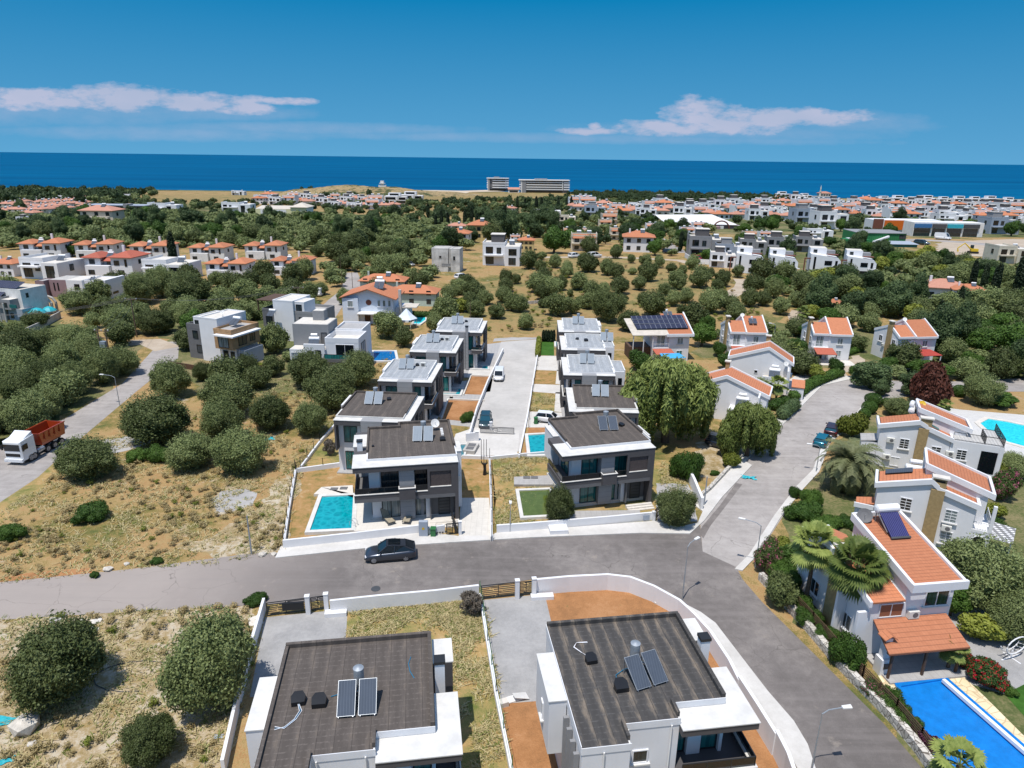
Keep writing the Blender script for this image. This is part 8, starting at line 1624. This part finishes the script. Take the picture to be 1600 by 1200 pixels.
pc = poolthing([(1408,1072),(1476,1061),(1635,1200),(1700,1270),(1530,1300)], .35, .14, 'pool_cover', 'large pool under a bright blue cover at the lower right', 'pool_cover')
a_, b2_ = P(1474, 1063, .3), P(1605, 1178, .3); MB().bar(a_-pc.location+Vector((0, 0, 0)), b2_-pc.location, .13).build('cover_roller', 'tank_white', pc)
poolthing([(716,712),(720,694),(728,694),(724,712)], .25, .3, 'pool_tile', 'narrow sunken pit beside the drive of the sun-chair villa'); pl_ = boxes(None, 'planter_box', 'concrete', [(-.8, .8, -1.4, 1.4, 0, .5)]); pl_.location = P(736, 703); pl_.rotation_euler = (0, 0, R_(-10)); tag(pl_, 'grey raised hatch block by the drive mouth', 'block'); boxes(pl_, 'cover', 'mid_gray', [(-.5, .5, -1.0, -.1, .502, .54), (-.5, .5, .1, 1.0, .502, .54)])
pn = boxes(None, 'planter', 'white', [(-.95, .95, -.7, .7, 0, .55)]); pn.location = P(872, 831); pn.rotation_euler = (0, 0, R_(6)); tag(pn, 'white box planter on the pavement holding a round olive', 'planter')
# ------------------------------------------------------------------ vehicles
def wheelset(t, xs, y, r, wd=.22, rimk=10, dual=False):
    for x in xs:
        for s in (-1, 1):
            w_ = MB().disc((x, s*y, r), (0, s, 0), r, wd*-1, 20).build('wheel', 'tyre', t)
            b_ = MB().disc((x, s*(y+.005), r), (0, s, 0), r*.62, .02, 16); b_.build('rim', 'rim', w_)
            h_ = MB(); 
            for q in range(5): a = q*1.2566; h_.bar((x, s*(y+.03), r), (x+.55*r*math.cos(a), s*(y+.03), r+.55*r*math.sin(a)), .03)
            h_.build('spokes', 'rim', w_)
def car(label, loc, rz, paint, L_=4.4, W_=1.8, H_=1.45, kind='hatch', gl='car_glass', group=None, name='parked_car'):
    """x forward; body lofted along its length"""
    t = thing(name, label, 'car', loc, rz, group); hw = W_/2
    prof = {'hatch': [(-.5, .5, .82, .55), (-.485, .3, .98, .9), (-.36, .22, 1.0, 1), (-.1, .2, .98, 1), (.14, .2, .96, 1), (.22, .2, .94, 1), (.36, .22, .84, .98), (.46, .3, .70, .88), (.5, .4, .55, .66)],
            'coupe': [(-.5, .55, .86, .6), (-.49, .32, 1.08, .9), (-.36, .26, 1.12, 1), (-.1, .24, 1.06, 1), (.14, .24, 1.03, 1), (.22, .24, 1.0, 1), (.36, .26, .93, .98), (.47, .32, .78, .9), (.5, .42, .6, .7)]}['coupe' if kind == 'coupe' else 'hatch']
    b_ = MB(); k = 0; n = 10
    for (x, z0, z1, wf) in prof:
        x *= L_; q = hw*wf
        ring = [(0, z0), (q*.9, z0), (q, z0+.12), (q*1.0, z1-.22), (q*.95, z1-.06), (q*.72, z1)]
        pts = ring + [(-a, z) for a, z in ring[:0:-1]]; n = len(pts)
        b_.v += [(x, a, z) for a, z in pts]
    m_ = len(prof)
    for i in range(m_-1):
        for j in range(n): b_.f.append((i*n+j, i*n+(j+1)%n, (i+1)*n+(j+1)%n, (i+1)*n+j))
    b_.f.append(tuple(range(n))[::-1]); b_.f.append(tuple((m_-1)*n+j for j in range(n)))
    body = b_.build('body', paint, t, smooth=True)
    try: body.data.use_auto_smooth = True
    except Exception: pass
    zb = 1.0 if kind != 'coupe' else 1.07; st = {'hatch': [(-.47, zb, .86, .0), (-.40, H_-.06, .66, 1), (-.05, H_, .70, 1), (.08, H_-.03, .69, 1), (.25, zb-.06, .86, 0)], 'coupe': [(-.48, zb-.02, .84, 0), (-.28, H_-.14, .64, 1), (-.05, H_, .66, 1), (.06, H_-.02, .66, 1), (.24, zb-.06, .86, 0)], 'van': [(-.49, zb, .92, 0), (-.48, H_-.06, .82, 1), (.1, H_, .82, 1), (.2, H_-.05, .8, 1), (.36, zb-.1, .86, 0)]}[kind if kind in ('coupe', 'van') else 'hatch']
    c = MB(); r_ = MB()
    for (x, z, wf, top) in st: x *= L_; c.v += [(x, -hw*wf, z), (x, hw*wf, z), (x, hw*.9, zb-.08), (x, -hw*.9, zb-.08)]
    for i in range(len(st)-1):
        for j in range(4): c.f.append((i*4+j, i*4+(j+1)%4, (i+1)*4+(j+1)%4, (i+1)*4+j))
    cabm = gl if kind != 'van' else paint; cab = c.build('windows', cabm, t)
    q = [s_ for s_ in st if s_[3]]
    for i in range(len(q)-1):
        a, d = q[i], q[i+1]; r_.slabq([(a[0]*L_-(.12 if i == 0 else 0), -hw*a[2], a[1]+.03), (d[0]*L_+(.06 if i == len(q)-2 else 0), -hw*d[2], d[1]+.03), (d[0]*L_+(.06 if i == len(q)-2 else 0), hw*d[2], d[1]+.03), (a[0]*L_-(.12 if i == 0 else 0), hw*a[2], a[1]+.03)], .05)
    r_.build('roof', paint, t)
    p_ = MB()
    for s in (-1, 1):
        for a, d in ((st[0], st[1]), (st[-2], st[-1])): p_.bar((a[0]*L_, s*hw*a[2]*1.01, a[1]+.01), (d[0]*L_, s*hw*d[2]*1.01, d[1]+.01), .04)
        p_.bar((-.08*L_, s*hw*.9, zb-.05), (-.1*L_, s*hw*.7, H_), .035)
    p_.build('pillars', paint, t)
    if kind == 'van': MB().slabq([(.345*L_, -hw*.82, zb-.0), (.345*L_, hw*.82, zb-.0), (.205*L_, hw*.76, H_-.06), (.205*L_, -hw*.76, H_-.06)], .02).build('windscreen', 'car_glass', t)
    if kind == 'coupe': boxes(t, 'sunroof', 'glass_dark', [(-.2*L_, .03*L_, -hw*.5, hw*.5, H_+.02, H_+.05)])
    fx = .485*L_
    for s in (-1, 1):
        MB().box(fx-.2, fx-.0, min(s*.45, s*hw*.86), max(s*.45, s*hw*.86), .62, .76).build('headlight', 'lamp_clear', t); MB().box(-fx-.02, -fx+.12, min(s*.5, s*hw*.9), max(s*.5, s*hw*.9), .78, .9).build('tail_light', 'lamp_red', t)
        MB().box(.17*L_, .17*L_+.12, min(s*hw*.92, s*(hw+.16)), max(s*hw*.92, s*(hw+.16)), zb-.05, zb+.1).build('mirror', paint, t)
    MB().box(fx-.05, fx+.03, -.5, .5, .38, .58).build('grille', 'plastic_black', t); MB().box(-L_*.33, L_*.33, -hw*.98, hw*.98, .2, .3).build('sill', 'plastic_black', t)
    MB().box(fx+.0, fx+.045, -.26, .26, .4, .5).build('number_plate', 'white2', t)
    wheelset(t, (-.30*L_, .315*L_), hw*.97, .33 if kind != 'coupe' else .38); return t
def headpx(a, b_): A, B_ = P(*a), P(*b_); d = B_-A; return (A+B_)/2, math.atan2(d.y, d.x)
c_, r_ = headpx((648, 868), (572, 874)); car('dark grey coupe-backed car parked on the front street', c_, r_, 'paint_gray', 4.9, 2.0, 1.68, 'coupe')
c_, r_ = headpx((781, 583), (778, 601)); car('small white van parked in the lane', c_, r_, 'paint_white', 4.2, 1.75, 1.75, 'van')
c_, r_ = headpx((760, 652), (757, 674)); car('dark car parked at the gate of the lane', c_, r_, 'paint_dark', 4.4, 1.8, 1.5, 'hatch', 'car_glass_blue')
c_, r_ = headpx((841, 657), (876, 661)); car('white hatchback on the pale drive right of the lane', c_, r_, 'paint_white', 4.1, 1.75, 1.5)
c_, r_ = headpx((1112, 695), (1146, 704)); car('navy car half hidden under the weeping tree', c_, r_, 'paint_navy', 4.6, 1.85, 1.7)
c_, r_ = headpx((1278, 702), (1290, 686)); car('teal car, nearer of the two on the side street', c_, r_, 'paint_teal', 4.2, 1.75, 1.45, 'hatch', 'car_glass_blue', 'cars parked on the side street')
c_, r_ = headpx((1296, 684), (1303, 669)); car('dark maroon car just ahead of the teal one', c_, r_, 'paint_maroon', 4.4, 1.8, 1.45, 'hatch', 'car_glass_blue', 'cars parked on the side street')
for (a, b_, pt, lb, kd, k) in [((136,459),(152,460),'paint_silver','silver car before the white and mauve house','hatch',1.3),((893,403),(902,402),'paint_white','white car at the orchard edge, left of the second','hatch',1.6),((923,403),(934,402),'paint_white','white car at the orchard edge, right of the first','hatch',1.8),((1040,396),(1050,397),'paint_navy','blue car on the road bend beyond the orchard','hatch',1.5),((1084,406),(1094,408),'paint_red','red car beside the white sloping wall','hatch',1.6),((635,415),(643,416),'paint_silver','pale car among the olives near the concrete house','hatch',1.3),((496,464),(503,459),'paint_white','white van where the cross road ends','van',1.3),((1466,374),(1480,375),'paint_white','white van on the main road before the shops','van',2.2),((1434,382),(1446,383),'paint_dark','dark car beside the green warehouse','hatch',2.0),((868,352),(880,353),'paint_white','white car in front of the pale low hall','hatch',2.0),((712,437),(730,434),'paint_white','white car among the orchard trees below the concrete house','hatch',1.4)]:
    c_, r_ = headpx(a, b_); t_ = car(lb, c_, r_, pt, 4.3, 1.8, 1.5 if kd == 'hatch' else 2.0, kd); t_.scale = (k*.85,)*3
# tipper truck
A_, B_ = P(92, 690), P(22, 728); d_ = B_-A_; tk = thing('tipper_truck', 'white lorry with a rust-red tipper trailer on the left road', 'truck', A_, math.atan2(d_.y, d_.x)); LT = d_.length; X = LT-.2
boxes(tk, 'chassis', 'plastic_black', [(0, X-1, -.45, .45, .75, 1.0)]); wheelset(tk, (.9, 2.1, 3.3, 5.6, X-1.3), 1.2, .5, .32)
tb = MB(); Lb_ = X-3.1
tb.v = [(-.1,-1.05,1.2),(Lb_-.5,-1.05,1.2),(Lb_,-1.25,2.95),(-.1,-1.25,2.95),(-.1,1.05,1.2),(Lb_-.5,1.05,1.2),(Lb_,1.25,2.95),(-.1,1.25,2.95),(-.0,-.98,1.3),(Lb_-.55,-.98,1.3),(Lb_-.1,-1.17,2.95),(.0,-1.17,2.95),(-.0,.98,1.3),(Lb_-.55,.98,1.3),(Lb_-.1,1.17,2.95),(.0,1.17,2.95)]
tb.f = [(0,1,2,3),(7,6,5,4),(0,3,7,4),(1,5,6,2),(0,4,5,1),(11,10,9,8),(12,13,14,15),(8,12,15,11),(9,10,14,13),(8,9,13,12),(2,10,11,3),(3,11,15,7),(7,15,14,6),(6,14,10,2)]
tr_ = tb.build('tipper_body', 'truck_orange', tk); boxes(tr_, 'rib', 'truck_orange', [(Lb_*i/5-.06, Lb_*i/5+.06, s*1.26-.07, s*1.26+.05, 1.9, 2.9) for i in (1, 2, 3, 4) for s in (-1, 1)]); boxes(tr_, 'top_rail', 'truck_orange', [(-.15, Lb_, -1.33, -1.2, 2.9, 3.02), (-.15, Lb_, 1.2, 1.33, 2.9, 3.02)]); boxes(tr_, 'floor', 'rust', [(.05, Lb_-.6, -.95, .95, 1.33, 1.36)])
cb_ = MB().prism([(X-2.3, -1.2), (X-.15, -1.2), (X, -1.0), (X, 1.0), (X-.15, 1.2), (X-2.3, 1.2)], .55, 3.15, [3.3, 3.1, 3.0, 3.0, 3.1, 3.3]).build('cab', 'paint_white', tk, bevel=.05)
MB().slabq([(X-2.2, -1.1, 3.75), (X-.9, -1.0, 3.2), (X-.9, 1.0, 3.2), (X-2.2, 1.1, 3.75)], .5).build('wind_deflector', 'paint_white', tk)
boxes(tk, 'windscreen', 'car_glass', [(X, X+.03, -1.02, 1.02, 1.9, 2.75)]); boxes(tk, 'grille', 'plastic_black', [(X, X+.03, -.95, .95, 1.15, 1.55)]); boxes(tk, 'bumper', 'paint_white', [(X-.1, X+.15, -1.2, 1.2, .45, .85)])
for s in (-1, 1): boxes(tk, 'side_window', 'car_glass', [(X-1.1, X-.35, s*1.21-.02, s*1.21+.02, 1.9, 2.6)]); boxes(tk, 'mirror', 'plastic_black', [(X-.2, X-.05, s*1.4-.08, s*1.4+.08, 1.9, 2.6)]); boxes(tk, 'headlight', 'lamp_clear', [(X+.151, X+.17, s*.95-.18, s*.95+.18, .58, .74)]); MB().tube([(X-3.6, s*.95, .85), (X-2.5, s*.95, .85)], .33, 12).build('fuel_tank', 'steel', tk)
dg = thing('digger', 'small white and yellow digger on the dirt lot before the main road', 'digger', P(1520, 396), 2.8); boxes(dg, 'track', 'tyre', [(-2, 2, -1.6, -1, 0, 1), (-2, 2, 1, 1.6, 0, 1)]); boxes(dg, 'body', 'yellow_sign', [(-1.8, 1.2, -1.2, 1.2, 1.05, 2.2)]); boxes(dg, 'cab', 'glass', [(.0, 1.2, -1.2, 0, 2.2, 3.8)]); MB().tube([(1.2, .3, 2), (4, .3, 4.6), (6.5, .3, 2.2), (6.2, .3, .6)], [.35, .3, .25, .4], 6).build('boom', 'yellow_sign', dg); dg.scale = (.95,)*3
# ------------------------------------------------------------------ lamps, poles, wires
def lamp(u, v, h, arm, ang, label, group='street lamps'):
    t = thing('street_lamp', label, 'street lamp', P(u, v), R_(ang), group); MB().tube([(0, 0, 0), (0, 0, h*.5), (0, 0, h)], [.065, .05, .035], 7).build('pole', 'galv', t)
    MB().tube([(0, 0, h-.05), (arm*.3, 0, h+.22), (arm, 0, h+.3)], .035, 6).build('arm', 'galv', t); MB().prism([(arm-.05, -.12), (arm+.55, -.15), (arm+.6, .15), (arm-.05, .12)], h+.24, h+.36).build('lamp_head', 'white2', t, bevel=.03)
lamp(1066, 937, 5.4, 1.0, 40, 'street lamp on the curved wall corner, arm to the right'); lamp(1266, 1213, 5.0, 1.3, 8, 'street lamp at the bottom edge beside the right road'); lamp(1180, 888, 4.6, 1.5, 155, 'street lamp in the bushes at the junction, arm over the street'); lamp(1275, 738, 3.4, 1.0, 165, 'street lamp beside the feather palm and parked cars'); lamp(187, 634, 4.6, 1.9, 170, 'street lamp beside the left road behind the truck')
lamp(797, 832, 3.0, .1, 90, 'thin lamp post on the pavement before the green-pool garden'); lamp(1207, 545, 5.0, .8, 150, 'street lamp beyond the tiled house with the solar heater'); 
for (u, v, h, lb) in [(393, 866, 4.2, 'slim grey pole at the left end of the pool wall'), (1100, 790, 3.6, 'slim pole at the top of the corner pavement'), (533, 432, 6, 'wooden pole at the cross road, leftmost'), (551, 450, 6, 'wooden pole at the right of the cross road'), (535, 452, 5.5, 'wooden pole on the verge of the cross road'), (735, 512, 6, 'wooden pole behind the far lane villa'), (461, 855, .9, 'short leaning bollard on the pavement')]:
    p = P(u, v); o = MB().tube([(0, 0, 0), (0, 0, h)], [.09, .06], 7).build('pole', 'palm_bark' if 'wood' in lb else 'galv'); o.location = p; tag(o, lb, 'pole')
def hpole(u, v, label, h=8.5, two=True):
    t = thing('power_pole', label, 'power pole', P(u, v), R_(-5), 'power poles at the left')
    for x in ((-.7, .7) if two else (0,)): MB().tube([(x, 0, 0), (x, 0, h)], [.14, .1], 8).build('pole', 'palm_bark', t)
    b_ = MB().bar((-1.3, 0, h-.4), (1.3, 0, h-.4), .07)
    if two: b_.bar((-1.1, 0, h-1.6), (1.1, 0, h-1.6), .07); boxes(t, 'transformer', 'galv', [(-.5, .5, -.4, .4, h-3.2, h-2.2)])
    b_.build('crossarm', 'palm_bark', t); i_ = MB()
    for x in (-1.2, 0, 1.2): i_.lathe([(.06, 0), (.09, .1), (.04, .25)], (x, 0, h-.33), 8)
    i_.build('insulators', 'white2', t); return t
p1 = hpole(171, 588, 'double power pole with a transformer beside the left road'); p2 = hpole(214, 527, 'single power pole in the left olive field', 8.5, False); p0 = hpole(-120, 560, 'x', 8.5, False); p3 = hpole(470, 500, 'power pole behind the white villa', 8, False)
p0['label'] = 'power pole standing left of the photo edge'
wr = MB()
def wire(a, b_, sag):
    pts = []
    for i in range(13): q = i/12; p = a.lerp(b_, q); p.z -= sag*4*q*(1-q); pts.append(p)
    wr.tube(pts, .018, 4)
for x in (-1.2, 0, 1.2):
    o_ = Vector((x, 0, 8.4)); wire(p0.location+o_, p2.location+o_, 1.6); wire(p2.location+o_, p3.location+o_*.95, 1.6); wire(p1.location+o_, p2.location+o_, .8)
tag(wr.build('power_lines', 'dark_metal'), 'thin dark power lines crossing the left olive fields', 'power lines')
# ------------------------------------------------------------------ small things
def lounger(u, v, rz, label):
    t = thing('sun_chair', label, 'sun chair', P(u, v, .33), rz, 'sun chairs on the terrace'); f = MB()
    for s in (-.33, .33): f.bar((s, -.9, .28), (s, .35, .30), .02).bar((s, .35, .3), (s, .75, .95), .02).bar((s, -.8, 0), (s, -.6, .28), .02).bar((s, .5, 0), (s, .2, .3), .02)
    f.build('frame', 'dark_metal', t); t.scale = (1.2,)*3; MB().slabq([(-.3, -.9, .34), (.3, -.9, .34), (.3, .33, .36), (-.3, .33, .36)], .05).build('seat', 'cushion', t); MB().slabq([(-.3, .36, .38), (.3, .36, .38), (.3, .75, 1.0), (-.3, .75, 1.0)], .05).build('backrest', 'cushion', t)
lounger(606, 814, R_(35), 'beige sun chair nearer the teal pool'); lounger(638, 812, R_(-5), 'beige sun chair nearer the house door')
sp = thing('cable_spool', 'old grey cable spool lying by the bottom-left olive tree', 'cable spool', P(363, 985), R_(15))
for x in (-.5, .5): MB().disc((x, 0, .62), (1, 0, 0), .62, .06, 20).build('flange', 'dark_metal', sp)
MB().tube([(-.5, 0, .62), (.5, 0, .62)], .28, 12).build('drum', 'mid_gray', sp)
rr_ = random.Random(3)
def rock(u, v, s, label, m_='limestone', fl=.5, group=None):
    V_, F_ = ICO1; b_ = MB(); b_.v = [(x*s*rr_.uniform(.75, 1.2), y*s*rr_.uniform(.75, 1.2), z*s*fl*rr_.uniform(.8, 1.1)+s*fl*.5) for x, y, z in V_]; b_.f = [tuple(int(i) for i in f) for f in F_]; o = b_.build('stone', m_); o.location = P(u, v); o.rotation_euler = (0, 0, rr_.uniform(0, 6)); return tag(o, label, 'stone', group)
for i, (u, v, s) in enumerate([(121,983,.42),(128,972,.3),(135,978,.34),(147,973,.42),(143,982,.28),(151,984,.26),(155,970,.3),(122,992,.26)]): rock(u, v, s, 'pale broken stone in the rubble pile by the front street', 'terrazzo', .45, 'stones of the rubble pile')
rock(169, 891, .5, 'flat white stone on the street verge'); rock(198, 882, .3, 'small white stone in the dry verge, right of the flat one'); rock(42, 1140, 1.0, 'grey boulder beside the lower-left tree', 'limestone', .8); rock(50, 1165, .4, 'small pale stone below the grey boulder'); rock(410, 868, .5, 'white stone by the pool wall corner'); rock(428, 867, .35, 'white stone at the kerb end')
ob = boxes(None, 'concrete_block', 'concrete', [(-.4, .4, -.3, -.15, 0, .2), (-.4, .4, .15, .3, 0, .2), (-.4, -.25, -.15, .15, 0, .2), (.25, .4, -.15, .15, 0, .2)]); ob.location = P(87, 970); ob.rotation_euler = (0, 0, .6); tag(ob, 'hollow concrete frame lying by the front street', 'block')
for i, (u, v, a) in enumerate([(398, 968, .8), (400, 975, .5)]): o = boxes(None, 'paving_slab', 'terrazzo', [(-.55, .55, -.3, .3, .02, .1)]); o.location = P(u, v)+Vector((0, 0, .06*i)); o.rotation_euler = (.08, .05, a); tag(o, ['upper', 'lower'][i]+' of two loose slabs beside the bottom-left gate wall', 'slab')
def tarp(u, v, s, label, m_='turquoise_tarp', seed=1, name='tarpaulin'):
    r = random.Random(seed); n = 8; b_ = MB()
    for j in range(n+1):
        for i in range(n+1): b_.v.append(((i/n-.5)*s*(1+.2*math.sin(j)), (j/n-.5)*s*.5*(1+.3*math.sin(i)), .04+abs(r.gauss(0, .09))*s*.5))
    for j in range(n):
        for i in range(n): q = j*(n+1)+i; b_.f.append((q, q+1, q+n+2, q+n+1))
    o = b_.build(name, m_); o.location = P(u, v); o.rotation_euler = (0, 0, r.uniform(-.3, .5)); return tag(o, label, 'tarpaulin')
tarp(417, 687, 1.9, 'crumpled turquoise sheet in the field by the olive tree'); tarp(403, 691, 1.2, 'crumpled white sheet beside the turquoise one', 'white2', 2); tarp(12, 1128, 1.6, 'crumpled turquoise bags at the lower-left edge', seed=3); tarp(10, 1190, .8, 'scrap of turquoise plastic in the corner litter', seed=4); tarp(1170, 747, 1.6, 'turquoise net on the kerb of the side street', seed=5); tarp(341, 1152, .6, 'pale plastic scrap under the bottom-left olive', 'bluegray_wall', 6)
ho = MB().tube([(1.9*math.cos(a)*1.6, 1.6*math.sin(a), .05) for a in [i*.42 for i in range(13)]], .03, 5).build('hose', 'dark_metal'); ho.location = P(213, 1057); tag(ho, 'looped dark hose on the pale ground between two olives', 'hose')
mh = MB().disc((0, 0, 0), (0, 0, 1), .42, .015, 20).build('manhole_cover', 'dark_metal'); mh.location = P(587, 920, .03); tag(mh, 'dark manhole cover in the front street', 'manhole cover')
bg_ = MB().box(-.9, .9, -.12, .12, .35, 1.1).build('bag', 'plastic_black', bevel=.08); bg_.location = P(460, 958)+Vector((0, -.15, .1)); bg_.rotation_euler = (0, 0, R_(8)); tag(bg_, 'black bag hanging on the wide bottom-left gate', 'bag')
st0 = boxes(None, 'white_bench', 'white', [(-.9, .9, -.35, .35, 0, .4)]); st0.location = P(525, 961); st0.rotation_euler = (0, 0, R_(8)); tag(st0, 'white block step behind the bottom-left wall', 'step'); st1 = boxes(None, 'white_bench', 'white', [(-1.0, 1.0, -.3, .3, 0, .35)]); st1.location = P(847, 935); st1.rotation_euler = (0, 0, R_(6)); tag(st1, 'white block step where the curved wall starts', 'step'); st2 = boxes(None, 'concrete_block', 'terrazzo', [(-.4, .4, -.3, .3, 0, .15)]); st2.location = P(1029, 941); tag(st2, 'pale slab on the red soil inside the curved wall', 'slab')
ds = thing('rubbish_pile', 'broken white boards on the drive of the bottom-right villa', 'boards', P(805, 1092), .4); boxes(ds, 'board', 'white2', [(-.6, .5, -.3, .3, .02, .1)]); MB().slabq([(-.2, -.4, .5), (.9, -.5, .12), (.9, .2, .12), (-.2, .1, .5)], .05).build('board', 'ledge', ds); boxes(ds, 'box', 'terrazzo', [(-1.3, -.7, -.5, 0, 0, .4)])
def parasol(u, v, label, s=1.0, m_='turquoise_tarp'):
    t = thing('parasol', label, 'parasol', P(u, v)); MB().tube([(0, 0, 0), (0, 0, 2.4*s)], .04, 6).build('pole', 'white2', t); MB().lathe([(1.7*s, 1.5*s), (1.45*s, 1.8*s), (.8*s, 2.3*s), (.05, 2.55*s)], k=8).build('canopy', m_, t); return t
parasol(60, 500, 'left, larger turquoise parasol in the walled yard', 1.15); parasol(78, 495, 'right turquoise parasol beside the stone arch')
az = thing('gazebo', 'small arched stone gazebo beside the turquoise parasols', 'gazebo', P(73, 490)); MB().tube([(-1.6, 0, 0), (-1.6, 0, 2.6), (-1, 0, 3.5), (0, 0, 3.9), (1, 0, 3.5), (1.6, 0, 2.6), (1.6, 0, 0)], .3, 8).build('arch', 'concrete', az); MB().tube([(-1.6, 1.6, 0), (-1.6, 1.6, 2.6), (-1, 1.6, 3.5), (0, 1.6, 3.9), (1, 1.6, 3.5), (1.6, 1.6, 2.6), (1.6, 1.6, 0)], .3, 8).build('arch', 'concrete', az)
eg = thing('swing_seat', 'white hooped swing seat on the gravel at the right edge', 'swing seat', P(1583, 1030), R_(20)); MB().tube([(1.1*math.cos(a), 0, 1.3+.75*math.sin(a)) for a in [i*math.pi/8 for i in range(17)]], .05, 6).build('hoop', 'white', eg); MB().tube([(1.0*math.cos(a), .5, 1.1+.6*math.sin(a)) for a in [math.pi+i*math.pi/8 for i in range(9)]], .04, 6).build('hoop', 'white', eg)
for i in range(7): a = R_(195+25*i); MB().bar((1.0*math.cos(a), 0, 1.3+.7*math.sin(a)), (.9*math.cos(a), .5, 1.1+.55*math.sin(a)), .02).build('slat', 'white2', eg)
MB().bar((-1, .2, 0), (1, .2, 0), .05).bar((0, -.6, 0), (0, .8, 0), .05).bar((0, .2, 0), (0, .2, .7), .05).build('base', 'white', eg)
sw = roofmesh(None, 'striped_awning', 'slats_white', [[tuple(P(1537, 838, 2.1)), tuple(P(1583, 850, 2.1)), tuple(P(1588, 826, 2.6)), tuple(P(1535, 810, 2.6))]], .05); tag(sw, 'black and white slatted awning right of the second big house', 'awning')
for (x_, lb) in ((1540, 'left'), (1583, 'right')): p = P(x_, 838, 2.1); o = MB().tube([(0, 0, 0), (0, 0, 2.1)], .06, 6).build('post', 'white'); o.location = Vector((p.x, p.y, 0)); tag(o, lb+' white post holding up the slatted awning', 'post')
gz = thing('pavilion', 'small pale conical tent left of the aqua pool', 'pavilion', P(636, 512)); MB().lathe([(2.4, 2.2), (1.4, 3.0), (.1, 4.4)], k=6).build('tent_roof', 'skyblue_wall', gz)
for i in range(6): a = i*1.047; MB().bar((2.2*math.cos(a), 2.2*math.sin(a), 0), (2.2*math.cos(a), 2.2*math.sin(a), 2.3), .05).build('post', 'white2', gz)
bt = thing('burnt_palm', 'scorched black stump with stubby arms behind the low wall', 'stump', P(757, 742)); MB().tube([(0, 0, 0), (.05, 0, .8), (0, 0, 1.5)], [.22, .18, .2], 8).build('trunk', 'plastic_black', bt)
for i in range(7): a = i*.9; MB().tube([(0, 0, 1.2), (.35*math.cos(a), .35*math.sin(a), 1.6), (.45*math.cos(a), .45*math.sin(a), 1.9)], [.07, .05, .03], 5).build('arm', 'plastic_black', bt)
for i in range(3): o = MB().bar((0, 0, 0), (0, 0, 2.8), .035).build('pole', 'black_metal'); o.location = P(752+4*i, 718); tag(o, ['left', 'middle', 'right'][i]+' of three black poles behind the scorched stump', 'pole')
